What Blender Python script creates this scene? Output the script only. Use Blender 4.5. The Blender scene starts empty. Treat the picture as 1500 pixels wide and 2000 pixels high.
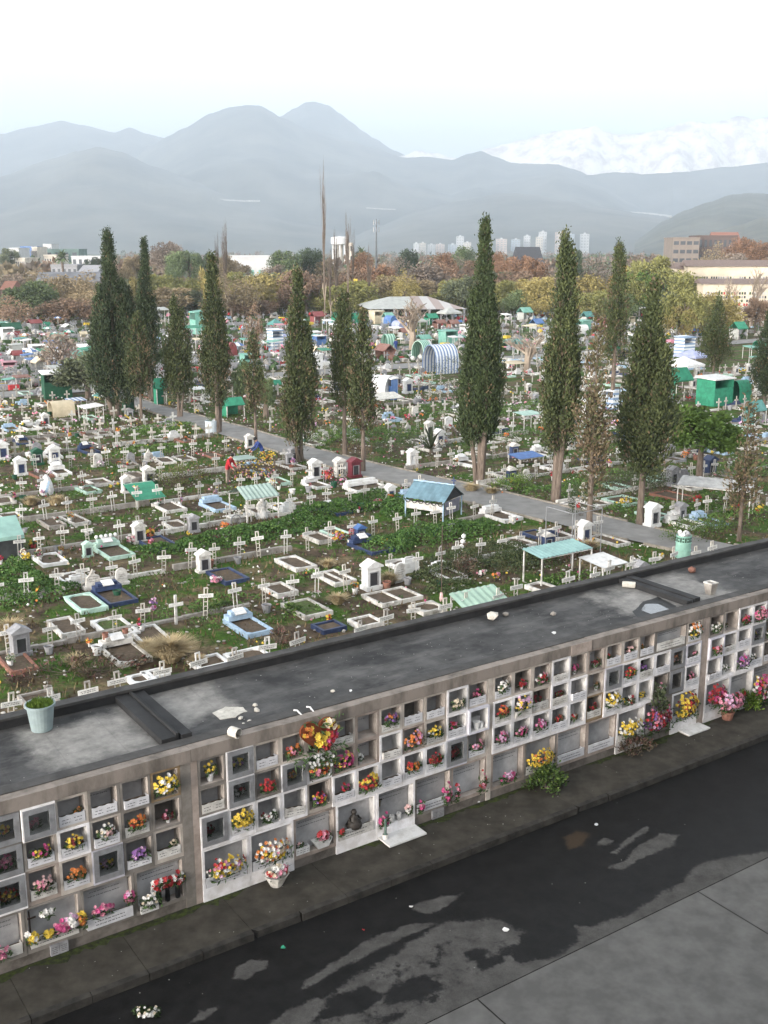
import bpy, math, random
from mathutils import Vector, Matrix, noise
R_ = math.radians
S = bpy.context.scene
# ---------------------------------------------------------------- camera
F_, HOR, CH = 2100.0, 488.0, 12.0
TH = math.atan((1000-HOR)/F_)
cd = bpy.data.cameras.new('camera'); cam = bpy.data.objects.new('camera', cd)
S.collection.objects.link(cam); S.camera = cam
cam.location = (0, 0, CH); cam.rotation_euler = (math.pi/2-TH, 0, 0)
cd.sensor_fit = 'VERTICAL'; cd.sensor_height = 24.0; cd.sensor_width = 18.0
cd.lens = 24.0*F_/2000.0; cd.clip_start = 0.1; cd.clip_end = 60000
# ---------------------------------------------------------------- light
SUN_EL, SUN_AZ = 10.0, 222.0     # hazy evening light from behind the left shoulder
wd = bpy.data.worlds.new('World'); S.world = wd; wd.use_nodes = True
nt = wd.node_tree; bg = nt.nodes['Background']
sky = nt.nodes.new('ShaderNodeTexSky'); sky.sky_type = 'NISHITA'; sky.sun_disc = False
sky.sun_elevation = R_(SUN_EL); sky.sun_rotation = R_(SUN_AZ)
sky.air_density = 1.0; sky.dust_density = 1.0; sky.ozone_density = 1.0; sky.altitude = 500
hs = nt.nodes.new('ShaderNodeHueSaturation'); hs.inputs['Saturation'].default_value = 0.09
nt.links.new(sky.outputs[0], hs.inputs['Color']); nt.links.new(hs.outputs[0], bg.inputs['Color'])
bg.inputs['Strength'].default_value = 0.15
sl = bpy.data.lights.new('sun', 'SUN'); sl.energy = 0.7; sl.angle = R_(35); sl.color = (1, .85, .70)
so = bpy.data.objects.new('sun', sl); S.collection.objects.link(so)
_a = R_(SUN_AZ); _e = R_(SUN_EL)
_d = Vector((math.sin(_a)*math.cos(_e), math.cos(_a)*math.cos(_e), math.sin(_e)))
so.rotation_euler = _d.to_track_quat('Z', 'Y').to_euler()
S.view_settings.view_transform = 'Standard'; S.view_settings.look = 'None'
S.view_settings.gamma = 1.0; S.view_settings.exposure = 2.35
S.render.engine = 'CYCLES'
S.cycles.max_bounces = 5; S.cycles.diffuse_bounces = 3; S.cycles.glossy_bounces = 2
S.cycles.transparent_max_bounces = 8; S.cycles.volume_bounces = 1
# ---------------------------------------------------------------- coordinate helpers
def ray(px, py):
    x = (px-750)/F_; v = (py-1000)/F_
    return Vector((x, math.cos(TH)-v*math.sin(TH), -math.sin(TH)-v*math.cos(TH)))
def gp(px, py, z=0.0):
    r = ray(px, py); t = (z-CH)/r.z; return Vector((r.x*t, r.y*t, z))
def dp(px, py, D):                     # the point a pixel sees at the forward distance D
    r = ray(px, py); t = D/r.y; return Vector((r.x*t, D, CH+r.z*t))
C0 = Vector((1.845, 21.598, 0)); ANG = math.atan2(.5606, .8281)
UD = Vector((math.cos(ANG), math.sin(ANG), 0)); WD = Vector((-UD.y, UD.x, 0))
def W(u, w, z=0.0): return C0+UD*u+WD*w+Vector((0, 0, z))
def uw(p): q = Vector((p[0], p[1], 0))-C0; return q.dot(UD), q.dot(WD)
def vis(p, m=60):
    q = Vector(p)-Vector((0, 0, CH)); d = q.y*math.cos(TH)-q.z*math.sin(TH)
    if d <= .5: return False
    dn = -q.y*math.sin(TH)-q.z*math.cos(TH)
    x = 750+F_*q.x/d; y = 1000+F_*dn/d
    return -m < x < 1500+m and -m < y < 2000+m
def pix(p):
    q = Vector(p)-Vector((0, 0, CH)); d = q.y*math.cos(TH)-q.z*math.sin(TH)
    dn = -q.y*math.sin(TH)-q.z*math.cos(TH)
    return 750+F_*q.x/d, 1000+F_*dn/d
ORD = 'zeroth first second third fourth fifth sixth seventh eighth ninth tenth eleventh twelfth thirteenth fourteenth fifteenth sixteenth seventeenth eighteenth nineteenth twentieth twenty-first twenty-second twenty-third twenty-fourth twenty-fifth twenty-sixth twenty-seventh twenty-eighth twenty-ninth thirtieth thirty-first thirty-second thirty-third thirty-fourth thirty-fifth thirty-sixth thirty-seventh thirty-eighth thirty-ninth fortieth'.split()
def od(n): return ORD[n] if n < len(ORD) else '%dth' % n
# ---------------------------------------------------------------- materials
MC = {}
def mat(name, c, c2=None, scale=5.0, rough=.85, amt=1.0, bump=0.0, rnd=0.0, metal=0.0, spec=.3, lo=.38, hi=.66, detail=6, coord='Object', stretch=None):
    if name in MC: return MC[name]
    m = bpy.data.materials.new(name); m.use_nodes = True; n = m.node_tree.nodes; l = m.node_tree.links
    b = n['Principled BSDF']; b.inputs['Roughness'].default_value = rough; b.inputs['Metallic'].default_value = metal
    b.inputs['Specular IOR Level'].default_value = spec
    c2 = c2 or tuple(x*.62 for x in c)
    tc = n.new('ShaderNodeTexCoord'); no = n.new('ShaderNodeTexNoise'); no.inputs['Scale'].default_value = scale
    no.inputs['Detail'].default_value = detail; no.inputs['Roughness'].default_value = .62
    src = tc.outputs[coord]
    if stretch:
        mp = n.new('ShaderNodeMapping'); mp.inputs['Scale'].default_value = stretch; l.new(src, mp.inputs[0]); src = mp.outputs[0]
    if rnd:
        oi = n.new('ShaderNodeObjectInfo'); va = n.new('ShaderNodeVectorMath'); va.operation = 'ADD'
        mu = n.new('ShaderNodeVectorMath'); mu.operation = 'SCALE'; mu.inputs['Scale'].default_value = 37
        cb = n.new('ShaderNodeCombineXYZ'); l.new(oi.outputs['Random'], cb.inputs[0]); l.new(oi.outputs['Random'], cb.inputs[1])
        l.new(cb.outputs[0], mu.inputs[0]); l.new(src, va.inputs[0]); l.new(mu.outputs[0], va.inputs[1]); src = va.outputs[0]
    l.new(src, no.inputs['Vector'])
    rp = n.new('ShaderNodeValToRGB'); rp.color_ramp.elements[0].position = lo; rp.color_ramp.elements[1].position = hi
    rp.color_ramp.elements[0].color = (*[c2[i]*amt+c[i]*(1-amt) for i in range(3)], 1); rp.color_ramp.elements[1].color = (*c, 1)
    l.new(no.outputs['Fac'], rp.inputs[0]); out = rp.outputs[0]
    if rnd:
        h = n.new('ShaderNodeHueSaturation'); mr = n.new('ShaderNodeMapRange')
        mr.inputs['To Min'].default_value = 1-rnd; mr.inputs['To Max'].default_value = 1+rnd
        l.new(oi.outputs['Random'], mr.inputs['Value']); l.new(mr.outputs[0], h.inputs['Value']); l.new(out, h.inputs['Color']); out = h.outputs[0]
    l.new(out, b.inputs['Base Color'])
    if bump:
        bp = n.new('ShaderNodeBump'); bp.inputs['Strength'].default_value = bump; bp.inputs['Distance'].default_value = .02
        l.new(no.outputs['Fac'], bp.inputs['Height']); l.new(bp.outputs[0], b.inputs['Normal'])
    MC[name] = m; return m
# ---------------------------------------------------------------- mesh builder
class MB:
    def __init__(s): s.v = []; s.f = []; s.m = []
    def face(s, pts, mi=0):
        n = len(s.v); s.v += [tuple(p) for p in pts]; s.f.append(tuple(range(n, n+len(pts)))); s.m.append(mi); return s
    def box(s, x0, x1, y0, y1, z0, z1, mi=0):
        n = len(s.v); s.v += [(x, y, z) for z in (z0, z1) for y in (y0, y1) for x in (x0, x1)]
        for q in ((0, 2, 3, 1), (4, 5, 7, 6), (0, 1, 5, 4), (2, 6, 7, 3), (0, 4, 6, 2), (1, 3, 7, 5)):
            s.f.append(tuple(n+i for i in q)); s.m.append(mi)
        return s
    def hexa(s, P, mi=0):              # eight corners, bottom ring then top ring
        n = len(s.v); s.v += [tuple(p) for p in P]
        for q in ((3, 2, 1, 0), (4, 5, 6, 7), (0, 1, 5, 4), (1, 2, 6, 5), (2, 3, 7, 6), (3, 0, 4, 7)):
            s.f.append(tuple(n+i for i in q)); s.m.append(mi)
        return s
    def bar(s, p, q, w, h=None, mi=0):
        h = h or w; p = Vector(p); q = Vector(q); d = (q-p).normalized()
        a = d.cross(Vector((0, 0, 1)) if abs(d.z) < .95 else Vector((1, 0, 0))).normalized(); b = a.cross(d)
        o = [a*w/2+b*h/2, -a*w/2+b*h/2, -a*w/2-b*h/2, a*w/2-b*h/2]
        return s.hexa([p+i for i in o]+[q+i for i in o], mi)
    def tube(s, pts, rs, n=6, mi=0):
        pts = [Vector(p) for p in pts]; st = len(s.v)
        for i, p in enumerate(pts):
            d = (pts[min(i+1, len(pts)-1)]-pts[max(i-1, 0)]).normalized()
            a = d.cross(Vector((0, 0, 1)) if abs(d.z) < .9 else Vector((1, 0, 0))).normalized(); b = a.cross(d)
            for k in range(n):
                t = 2*math.pi*k/n; s.v.append(tuple(p+(a*math.cos(t)+b*math.sin(t))*rs[i]))
        for i in range(len(pts)-1):
            for k in range(n):
                s.f.append((st+i*n+k, st+i*n+(k+1) % n, st+(i+1)*n+(k+1) % n, st+(i+1)*n+k)); s.m.append(mi)
        s.f.append(tuple(st+k for k in range(n))); s.m.append(mi)
        e = st+(len(pts)-1)*n; s.f.append(tuple(e+k for k in reversed(range(n)))); s.m.append(mi); return s
    def lathe(s, prof, n=16, c=(0, 0, 0), mi=0):
        st = len(s.v)
        for r, z in prof:
            for k in range(n):
                t = 2*math.pi*k/n; s.v.append((c[0]+r*math.cos(t), c[1]+r*math.sin(t), c[2]+z))
        for i in range(len(prof)-1):
            for k in range(n):
                s.f.append((st+i*n+k, st+i*n+(k+1) % n, st+(i+1)*n+(k+1) % n, st+(i+1)*n+k)); s.m.append(mi)
        for i, rv in ((0, True), (len(prof)-1, False)):
            if prof[i][0] > 1e-4:
                ks = [st+i*n+k for k in range(n)]; s.f.append(tuple(reversed(ks)) if rv else tuple(ks)); s.m.append(mi)
        return s
    def prism(s, poly, a0, a1, axis='z', mi=0):   # polygon extruded along an axis
        def P(p, a): return {'z': (p[0], p[1], a), 'y': (p[0], a, p[1]), 'x': (a, p[0], p[1])}[axis]
        n = len(poly); st = len(s.v)
        s.v += [P(p, a0) for p in poly]+[P(p, a1) for p in poly]
        s.f.append(tuple(st+i for i in reversed(range(n)))); s.m.append(mi); s.f.append(tuple(st+n+i for i in range(n))); s.m.append(mi)
        for i in range(n):
            j = (i+1) % n; s.f.append((st+i, st+j, st+n+j, st+n+i)); s.m.append(mi)
        return s
    def blob(s, c, r, rnd, mi=0, sq=(1, 1, 1)):    # rough stone-like lump
        c = Vector(c); P = [(0, 0, 1), (0, 0, -1)]+[(math.cos(k*1.2566), math.sin(k*1.2566), .45) for k in range(5)]+[(math.cos(k*1.2566+.63), math.sin(k*1.2566+.63), -.45) for k in range(5)]
        st = len(s.v)
        for p in P:
            v = Vector(p).normalized()*r*rnd.uniform(.75, 1.2); s.v.append((c.x+v.x*sq[0], c.y+v.y*sq[1], c.z+v.z*sq[2]))
        for k in range(5):
            j = (k+1) % 5
            for t in ((0, 2+k, 2+j), (2+k, 7+k, 2+j), (2+j, 7+k, 7+j), (1, 7+j, 7+k)): s.f.append(tuple(st+i for i in t)); s.m.append(mi)
        return s
    def leaf(s, c, d, sd, L, Wd, mi=0):            # one diamond leaf
        c = Vector(c); d = Vector(d); sd = Vector(sd)
        return s.face([c-d*L*.5, c+sd*Wd*.5, c+d*L*.5, c-sd*Wd*.5], mi)
    def mesh(s, name, mats, smooth=False):
        me = bpy.data.meshes.new(name); me.from_pydata(s.v, [], s.f)
        for m in (mats if isinstance(mats, (list, tuple)) else [mats]): me.materials.append(m)
        me.polygons.foreach_set('material_index', s.m)
        if smooth: me.polygons.foreach_set('use_smooth', [True]*len(s.f))
        me.update(); return me
    def build(s, name, mats, parent=None, loc=(0, 0, 0), rz=0.0, smooth=False):
        return link(name, s.mesh(name, mats, smooth), parent, loc, rz)
KIDS = {}
def link(name, data, parent=None, loc=(0, 0, 0), rz=0.0):
    o = bpy.data.objects.new(name, data); S.collection.objects.link(o); o.location = loc; o.rotation_euler = (0, 0, rz)
    if parent: o.parent = parent; KIDS.setdefault(parent.name, []).append(o)
    return o
LAB = {}
def tag(o, label=None, cat=None, group=None, kind=None):
    if label: o['label'] = label; LAB.setdefault(label, []).append(o)
    if cat: o['category'] = cat
    if group: o['group'] = group
    if kind: o['kind'] = kind
    return o
def thing(name, label, cat, loc=(0, 0, 0), rz=0.0, group=None):
    return tag(link(name, None, None, loc, rz), label, cat, group, 'thing')
def copy_tree(o, loc=None, rz=None, sc=None, label=None, parent=None, group=None):
    c = o.copy(); S.collection.objects.link(c)
    if parent: c.parent = parent; KIDS.setdefault(parent.name, []).append(c)
    else:
        if loc is not None: c.location = loc
        if rz is not None: c.rotation_euler = (0, 0, rz)
        if sc is not None: c.scale = (sc, sc, sc) if not isinstance(sc, (tuple, list)) else sc
        if label: tag(c, label, None, group)
    for k in KIDS.get(o.name, []): copy_tree(k, parent=c)
    return c
USED = {}
def spawn(proto, loc, rz, sc, label, group=None):    # the first use moves the prototype itself, later uses copy it
    if proto.name not in USED:
        USED[proto.name] = True; proto.location = loc; proto.rotation_euler = (0, 0, rz)
        proto.scale = (sc, sc, sc) if not isinstance(sc, (tuple, list)) else sc
        tag(proto, label, None, group); return proto
    return copy_tree(proto, loc, rz, sc, label, None, group)
def drop_unused(protos):
    for p in protos:
        if p.name not in USED:
            for k in KIDS.get(p.name, []):
                for kk in KIDS.get(k.name, []): bpy.data.objects.remove(kk)
                bpy.data.objects.remove(k)
            bpy.data.objects.remove(p)
# ---------------------------------------------------------------- palette
white = mat('white_paint', (0.5612, 0.5474, 0.5198), (0.3036, 0.2852, 0.2576), 5, .75, rnd=.12, lo=.34, hi=.56)
white2 = mat('clean_white', (0.6293, 0.6293, 0.621), (0.4637, 0.4554, 0.4388), 4, .65, rnd=.06, lo=.34, hi=.54)
oldwhite = mat('weathered_white', (0.5336, 0.5152, 0.4784), (0.2208, 0.207, 0.184), 3.2, .85, rnd=.1, lo=.36, hi=.56, bump=.3)
marble = mat('marble', (.62, .62, .64), (.48, .48, .50), 5, .45, rnd=.08)
conc = mat('concrete', (.34, .32, .29), (.19, .17, .15), 3, .92, bump=.3)
ink = mat('dark_lettering', (.12, .12, .13), (.07, .07, .07), 8, .7)
darkglass = mat('dark_glass', (.025, .028, .032), (.04, .04, .045), 3, .12, spec=.6)
blackp = mat('black_plastic', (.02, .02, .022), None, 5, .5)
gray_metal = mat('grey_metal', (.30, .31, .32), (.22, .22, .23), 6, .5, metal=.3)
soilm = mat('soil_fill', (.11, .08, .055), (.06, .045, .03), 6, .95, bump=.5)
brick = mat('brick_red', (.26, .12, .085), (.16, .08, .06), 8, .9)
navy = mat('navy_paint', (.035, .055, .12), (.02, .03, .07), 5, .5, rnd=.15)
blue = mat('blue_paint', (.07, .16, .38), (.05, .10, .24), 5, .6, rnd=.1)
skyblue = mat('sky_blue_paint', (.36, .48, .60), (.24, .33, .43), 5, .7, rnd=.1)
mint = mat('mint_paint', (.42, .58, .50), (.28, .40, .34), 5, .7, rnd=.1)
teal = mat('teal_paint', (.10, .26, .24), (.06, .17, .16), 4, .7)
greent = mat('green_tarp', (0.02975, 0.221, 0.1275), (0.0187, 0.1445, 0.085), 3, .6, rnd=.15)
dgreen = mat('dark_green_paint', (.015, .075, .04), (.01, .05, .028), 4, .6)
maroon = mat('maroon_tile', (.16, .035, .045), (.10, .02, .03), 6, .4)
greyst = mat('grey_stone', (.30, .30, .31), (.19, .19, .20), 5, .8, rnd=.15)
wood = mat('weathered_wood', (.16, .115, .08), (.09, .065, .045), 8, .9)
bark = mat('bark', (.165, .13, .105), (.085, .066, .052), 9, .95, bump=.5, stretch=(1, 1, .25))
palebark = mat('pale_bark', (.33, .27, .21), (.20, .16, .125), 7, .95, stretch=(1, 1, .3))
FC = dict(Y=(.80, .56, .03), O=(.72, .22, .03), R=(.50, .025, .03), P=(.72, .26, .36), M=(.55, .06, .22), V=(.28, .12, .38), W=(.80, .78, .74), C=(.78, .66, .48), D=(.18, .015, .025), N=(.26, .13, .05), L=(.72, .42, .62), K=(.80, .50, .48))
FC = {k: tuple(.84*x+.10*sum(c)/3 for x in c) for k, c in FC.items()}
FM = {k: mat('petals_'+n, FC[k], tuple(x*.7 for x in FC[k]), 30, .7, rnd=.06) for k, n in dict(Y='yellow', O='orange', R='red', P='pink', M='magenta', V='violet', W='white', C='cream', D='dark_red', N='brown', L='lilac', K='salmon').items()}
FN = dict(Y='yellow', O='orange', R='red', P='pink', M='magenta', V='violet', W='white', C='cream', D='dark red', N='brown', L='lilac', K='salmon')
leafm = mat('leaf_green', (.055, .10, .03), (.025, .05, .016), 12, .7, rnd=.15)
# ================================================================ SETTING
def struct(name, mb, m, smooth=False): return tag(mb.build(name, m, smooth=smooth), kind='structure')
def groundmat():
    m = bpy.data.materials.new('cemetery_soil'); m.use_nodes = True; n = m.node_tree.nodes; l = m.node_tree.links
    b = n['Principled BSDF']; b.inputs['Roughness'].default_value = .95; b.inputs['Specular IOR Level'].default_value = .1
    tc = n.new('ShaderNodeTexCoord')
    def nz(sc, det=5, off=0):
        mp = n.new('ShaderNodeMapping'); mp.inputs['Location'].default_value = (off, off*.7, 0)
        l.new(tc.outputs['Object'], mp.inputs[0]); t = n.new('ShaderNodeTexNoise')
        t.inputs['Scale'].default_value = sc; t.inputs['Detail'].default_value = det; t.inputs['Roughness'].default_value = .65; l.new(mp.outputs[0], t.inputs[0]); return t.outputs['Fac']
    def ramp(f, a, bb, c0, c1):
        r = n.new('ShaderNodeValToRGB'); r.color_ramp.elements[0].position = a; r.color_ramp.elements[1].position = bb
        r.color_ramp.elements[0].color = (*c0, 1); r.color_ramp.elements[1].color = (*c1, 1); l.new(f, r.inputs[0]); return r.outputs[0]
    def mix(f, a, bb):
        x = n.new('ShaderNodeMixRGB'); l.new(f, x.inputs[0]); l.new(a, x.inputs[1]); l.new(bb, x.inputs[2]); return x.outputs[0]
    soil = ramp(nz(2.2), .35, .68, (.030, .021, .0145), (.108, .079, .055))
    dry = ramp(nz(5.5, off=9), .35, .65, (.075, .057, .031), (.19, .147, .085))
    grn = ramp(nz(4.0, off=31), .35, .65, (.021, .044, .007), (.062, .118, .018))
    k1 = ramp(nz(.55, off=13), .48, .60, (0, 0, 0), (1, 1, 1)); k2 = ramp(nz(.42, off=77), .47, .56, (0, 0, 0), (1, 1, 1))
    c = mix(k2, mix(k1, soil, dry), grn); l.new(c, b.inputs['Base Color'])
    bp = n.new('ShaderNodeBump'); bp.inputs['Strength'].default_value = .7; bp.inputs['Distance'].default_value = .06
    l.new(nz(6, 8, 5), bp.inputs['Height']); l.new(bp.outputs[0], b.inputs['Normal']); return m
g = MB(); gx = [W(-16000, 1.5), W(16000, 1.5), W(24000, 20000), W(-24000, 20000)]
# near part finely split so that the grass and soil have gentle bumps
rg = random.Random(5)
NU, NWd = 90, 90
us = [-30+i*(75/NU) for i in range(NU+1)]; ws = [3.3+i*(72/NWd) for i in range(NWd+1)]
gg = [[W(u, w, (.0 if i in (0, NU) or j in (0, NWd) else .05*noise.noise(Vector((u*.9, w*.9, 1)))+.035*noise.noise(Vector((u*2.4, w*2.4, 4))))) for i, u in enumerate(us)] for j, w in enumerate(ws)]
st = len(g.v); g.v += [tuple(p) for r in gg for p in r]
for j in range(NWd):
    for i in range(NU): a = st+j*(NU+1)+i; g.f.append((a, a+1, a+NU+2, a+NU+1)); g.m.append(0)
u0, u1, w0, w1 = us[0], us[-1], ws[0], ws[-1]
g.face([W(-480, 1.5), W(u0, 1.5), W(u0, w1), W(-560, w1)]); g.face([W(u1, 1.5), W(14000, 1.5), W(14000, w1), W(u1, w1)])
g.face([W(u0, 1.5), W(u1, 1.5), W(u1, w0), W(u0, w0)]); g.face([W(-560, w1), W(u0, w1), W(u1, w1), W(14000, w1), W(14000, 14000), W(-14000, 14000), W(-14000, 10200)])
struct('ground', g, groundmat(), True)
# pavement with its kerb, road, concrete slab
pavem = mat('pavement_concrete', (.056, .050, .040), (.028, .025, .019), 2.2, .9, bump=.4)
p = MB()
for a in range(-16, 24, 2): p.hexa([W(a, -1.27, -.3), W(a+1.992, -1.27, -.3), W(a+1.992, 1.5, -.3), W(a, 1.5, -.3), W(a, -1.27, 0), W(a+1.992, -1.27, 0), W(a+1.992, 1.5, 0), W(a, 1.5, 0)])
struct('pavement', p, pavem)
k = MB()
for a in range(-16, 24):
    if a in (-6, 2): continue
    k.hexa([W(a, -1.42, -.3), W(a+.985, -1.42, -.3), W(a+.985, -1.275, -.3), W(a, -1.275, -.3), W(a, -1.41, .012), W(a+.985, -1.41, .012), W(a+.985, -1.275, .012), W(a, -1.275, .012)])
for a in (-6, 2): k.hexa([W(a, -1.40, -.3), W(a+.985, -1.42, -.3), W(a+.985, -1.275, -.3), W(a, -1.275, -.3), W(a+.1, -1.37, -.01), W(a+.95, -1.39, .004), W(a+.985, -1.275, .012), W(a, -1.275, .012)])
struct('kerb', k, mat('kerb_concrete', (.050, .046, .040), (.018, .017, .015), 3, .9, bump=.5))
slabm = mat('slab_concrete', (.118, .115, .109), (.080, .078, .074), 2.4, .9, bump=.5, detail=12)
r = MB()
for a in range(-8, 9):
    x = 1.83+a*5.5
    for b in (-4.905, -9.4, -13.9): r.face([W(x+.012, b-4.47, -.126), W(x+5.488, b-4.47, -.126), W(x+5.488, b, -.126), W(x+.012, b, -.126)])
struct('concrete_slab', r, slabm)
r = MB(); r.face([W(-60, -18.5, -.15), W(60, -18.5, -.15), W(60, -4.885, -.15), W(-60, -4.885, -.15)]); struct('slab_joint_bed', r, mat('joint_dirt', (.03, .028, .025)))
wetm = mat('wet_bitumen', (.020, .020, .0195), (.012, .012, .012), 3.5, .5, bump=.15, spec=.2)
def ragged(pts, z, amp, seed, step=.12):
    rr = random.Random(seed); out = []
    n = len(pts)
    for i in range(n):
        a = pts[i]; b = pts[(i+1) % n]; L = (b-a).length; k = max(1, int(L/step))
        nrm = Vector((-(b-a).y, (b-a).x, 0)).normalized()
        for j in range(k):
            q = a.lerp(b, j/k); t = noise.noise(q*1.7+Vector((seed, 0, 0)))*amp+noise.noise(q*6+Vector((seed, 3, 0)))*amp*.45
            out.append(Vector((q.x, q.y, z))+nrm*(t if 0 < j else 0))
    return out
# the road: one fine sheet whose wetness (a stain with its own outline) is stored per vertex
import numpy as np
def wpix(u, w): return pix(W(u, w, -.13))
WET = [wpix(-13, -1.2), wpix(-4, -1.2), wpix(3, -1.2), wpix(14, -1.2), (1640, 1560), (1500, 1662), (1375, 1682), (1310, 1735), (1235, 1785), (1130, 1812), (1122, 1845), (1075, 1872), (1005, 1880), (1000, 1858), (1022, 1820), (960, 1795), (880, 1800), (800, 1840), (760, 1870), (700, 1905), (640, 1945), (560, 1975), (420, 2060), (150, 2150), (-100, 2100)]
DRY_ = [[(650, 1880), (690, 1855), (740, 1825), (800, 1805), (850, 1802), (820, 1818), (770, 1840), (700, 1875), (640, 1905), (590, 1930), (600, 1915)],
        [(810, 1765), (850, 1752), (905, 1744), (890, 1760), (860, 1780), (830, 1782), (805, 1775)],
        [(1185, 1695), (1220, 1680), (1250, 1650), (1290, 1628), (1325, 1632), (1310, 1655), (1270, 1668), (1240, 1685), (1215, 1700)],
        [(1165, 1650), (1180, 1638), (1198, 1642), (1185, 1652)], [(1195, 1665), (1210, 1650), (1240, 1628), (1268, 1612), (1262, 1625), (1230, 1645), (1205, 1668)],
        [(460, 1890), (490, 1872), (525, 1876), (520, 1890), (480, 1912), (462, 1908)], [(370, 1998), (395, 1975), (425, 1968), (400, 1990)]]
WET2 = [[(900, 1860), (930, 1848), (960, 1852), (945, 1872), (915, 1880)], [(838, 1948), (855, 1942), (862, 1950), (846, 1956)], [(760, 1925), (830, 1900), (870, 1930), (800, 1955), (735, 1968)], [(930, 1880), (1000, 1850), (1020, 1830), (985, 1880), (930, 1905)], [(640, 1950), (720, 1925), (760, 1950), (690, 1985), (620, 1990)]]
RUST = [[(1100, 1638), (1125, 1622), (1152, 1630), (1140, 1652), (1112, 1660)]]
def sdist(poly, X, Y):         # signed distance to a polygon, positive inside
    P = np.array([uw(gp(x, y, -.13)) for x, y in poly]); d = np.full(X.shape, 1e9); ins = np.zeros(X.shape, bool)
    for (x0, y0), (x1, y1) in zip(P, np.roll(P, -1, 0)):
        ex, ey = x1-x0, y1-y0; t = np.clip(((X-x0)*ex+(Y-y0)*ey)/(ex*ex+ey*ey+1e-12), 0, 1); d = np.minimum(d, np.hypot(X-x0-t*ex, Y-y0-t*ey))
        c = ((y0 > Y) != (y1 > Y)) & (X < ex*(Y-y0)/(ey+1e-12)+x0); ins ^= c
    return np.where(ins, d, -d)
nu, nw = 520, 84; U_ = np.linspace(-13, 13, nu); W_ = np.linspace(-4.885, -1.3, nw); XX, YY = np.meshgrid(U_, W_)
wet_ = sdist(WET, XX, YY)
for q in DRY_: wet_ = np.minimum(wet_, -sdist(q, XX, YY)*1.6)
wet_ = np.maximum(wet_, np.minimum(sdist([(560, 2010), (700, 1925), (800, 1860), (900, 1825), (985, 1835), (1005, 1885), (900, 1930), (800, 1985), (700, 2030)], XX, YY), .12)*.5-.085)
for q in WET2: wet_ = np.maximum(wet_, sdist(q, XX, YY))
rust_ = sdist(RUST[0], XX, YY)
r = MB(); base = [W(float(x), float(y), -.13) for x, y in zip(XX.ravel(), YY.ravel())]; r.v = [tuple(p) for p in base]
for j in range(nw-1):
    for i in range(nu-1): r.f.append((j*nu+i, j*nu+i+1, (j+1)*nu+i+1, (j+1)*nu+i))
r.m = [0]*len(r.f)
def roadmat():
    m = bpy.data.materials.new('asphalt'); m.use_nodes = True; n = m.node_tree.nodes; l = m.node_tree.links; b = n['Principled BSDF']
    tc = n.new('ShaderNodeTexCoord')
    def nz(sc, d=8):
        t = n.new('ShaderNodeTexNoise'); t.inputs['Scale'].default_value = sc; t.inputs['Detail'].default_value = d; t.inputs['Roughness'].default_value = .68; l.new(tc.outputs['Object'], t.inputs[0]); return t.outputs['Fac']
    def mth(op, a, c):
        x = n.new('ShaderNodeMath'); x.operation = op
        for i, q in enumerate((a, c)):
            if isinstance(q, (int, float)): x.inputs[i].default_value = q
            else: l.new(q, x.inputs[i])
        return x.outputs[0]
    def rng(v, a, c):
        x = n.new('ShaderNodeMapRange'); x.interpolation_type = 'SMOOTHSTEP'; x.inputs['From Min'].default_value = a; x.inputs['From Max'].default_value = c; l.new(v, x.inputs['Value']); return x.outputs[0]
    def ramp(f, a, c, c0, c1):
        q = n.new('ShaderNodeValToRGB'); q.color_ramp.elements[0].position = a; q.color_ramp.elements[1].position = c; q.color_ramp.elements[0].color = (*c0, 1); q.color_ramp.elements[1].color = (*c1, 1); l.new(f, q.inputs[0]); return q.outputs[0]
    at = n.new('ShaderNodeAttribute'); at.attribute_name = 'wet'; ar = n.new('ShaderNodeAttribute'); ar.attribute_name = 'rust'
    wv = mth('ADD', at.outputs['Fac'], mth('MULTIPLY', mth('SUBTRACT', nz(2.6), .5), .55)); wv = mth('ADD', wv, mth('MULTIPLY', mth('SUBTRACT', nz(14, 5), .5), .18)); f = rng(wv, -.055, .05)
    dry = ramp(nz(2.4, 9), .32, .68, (.052, .050, .047), (.100, .097, .091)); gr = ramp(nz(90, 3), .35, .7, (.55, .55, .55), (1.25, 1.25, 1.25)); wet = ramp(nz(3.1), .35, .65, (.0065, .0065, .0063), (.0135, .013, .0127))
    mx = n.new('ShaderNodeMixRGB'); l.new(f, mx.inputs[0]); l.new(dry, mx.inputs[1]); l.new(wet, mx.inputs[2])
    m3 = n.new('ShaderNodeMixRGB'); l.new(rng(mth('ADD', ar.outputs['Fac'], mth('MULTIPLY', mth('SUBTRACT', nz(5), .5), .3)), -.06, .1), m3.inputs[0]); l.new(mx.outputs[0], m3.inputs[1]); m3.inputs[2].default_value = (.045, .031, .019, 1)
    m2 = n.new('ShaderNodeMixRGB'); m2.blend_type = 'MULTIPLY'; m2.inputs[0].default_value = .8; l.new(m3.outputs[0], m2.inputs[1]); l.new(gr, m2.inputs[2]); l.new(m2.outputs[0], b.inputs['Base Color'])
    ro = n.new('ShaderNodeMapRange'); ro.inputs['To Min'].default_value = .92; ro.inputs['To Max'].default_value = .5; l.new(f, ro.inputs['Value']); l.new(ro.outputs[0], b.inputs['Roughness']); b.inputs['Specular IOR Level'].default_value = .14
    bp = n.new('ShaderNodeBump'); bp.inputs['Strength'].default_value = .35; bp.inputs['Distance'].default_value = .015; l.new(nz(60, 4), bp.inputs['Height']); l.new(bp.outputs[0], b.inputs['Normal']); return m
ro_ = struct('road', r, roadmat())
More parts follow.
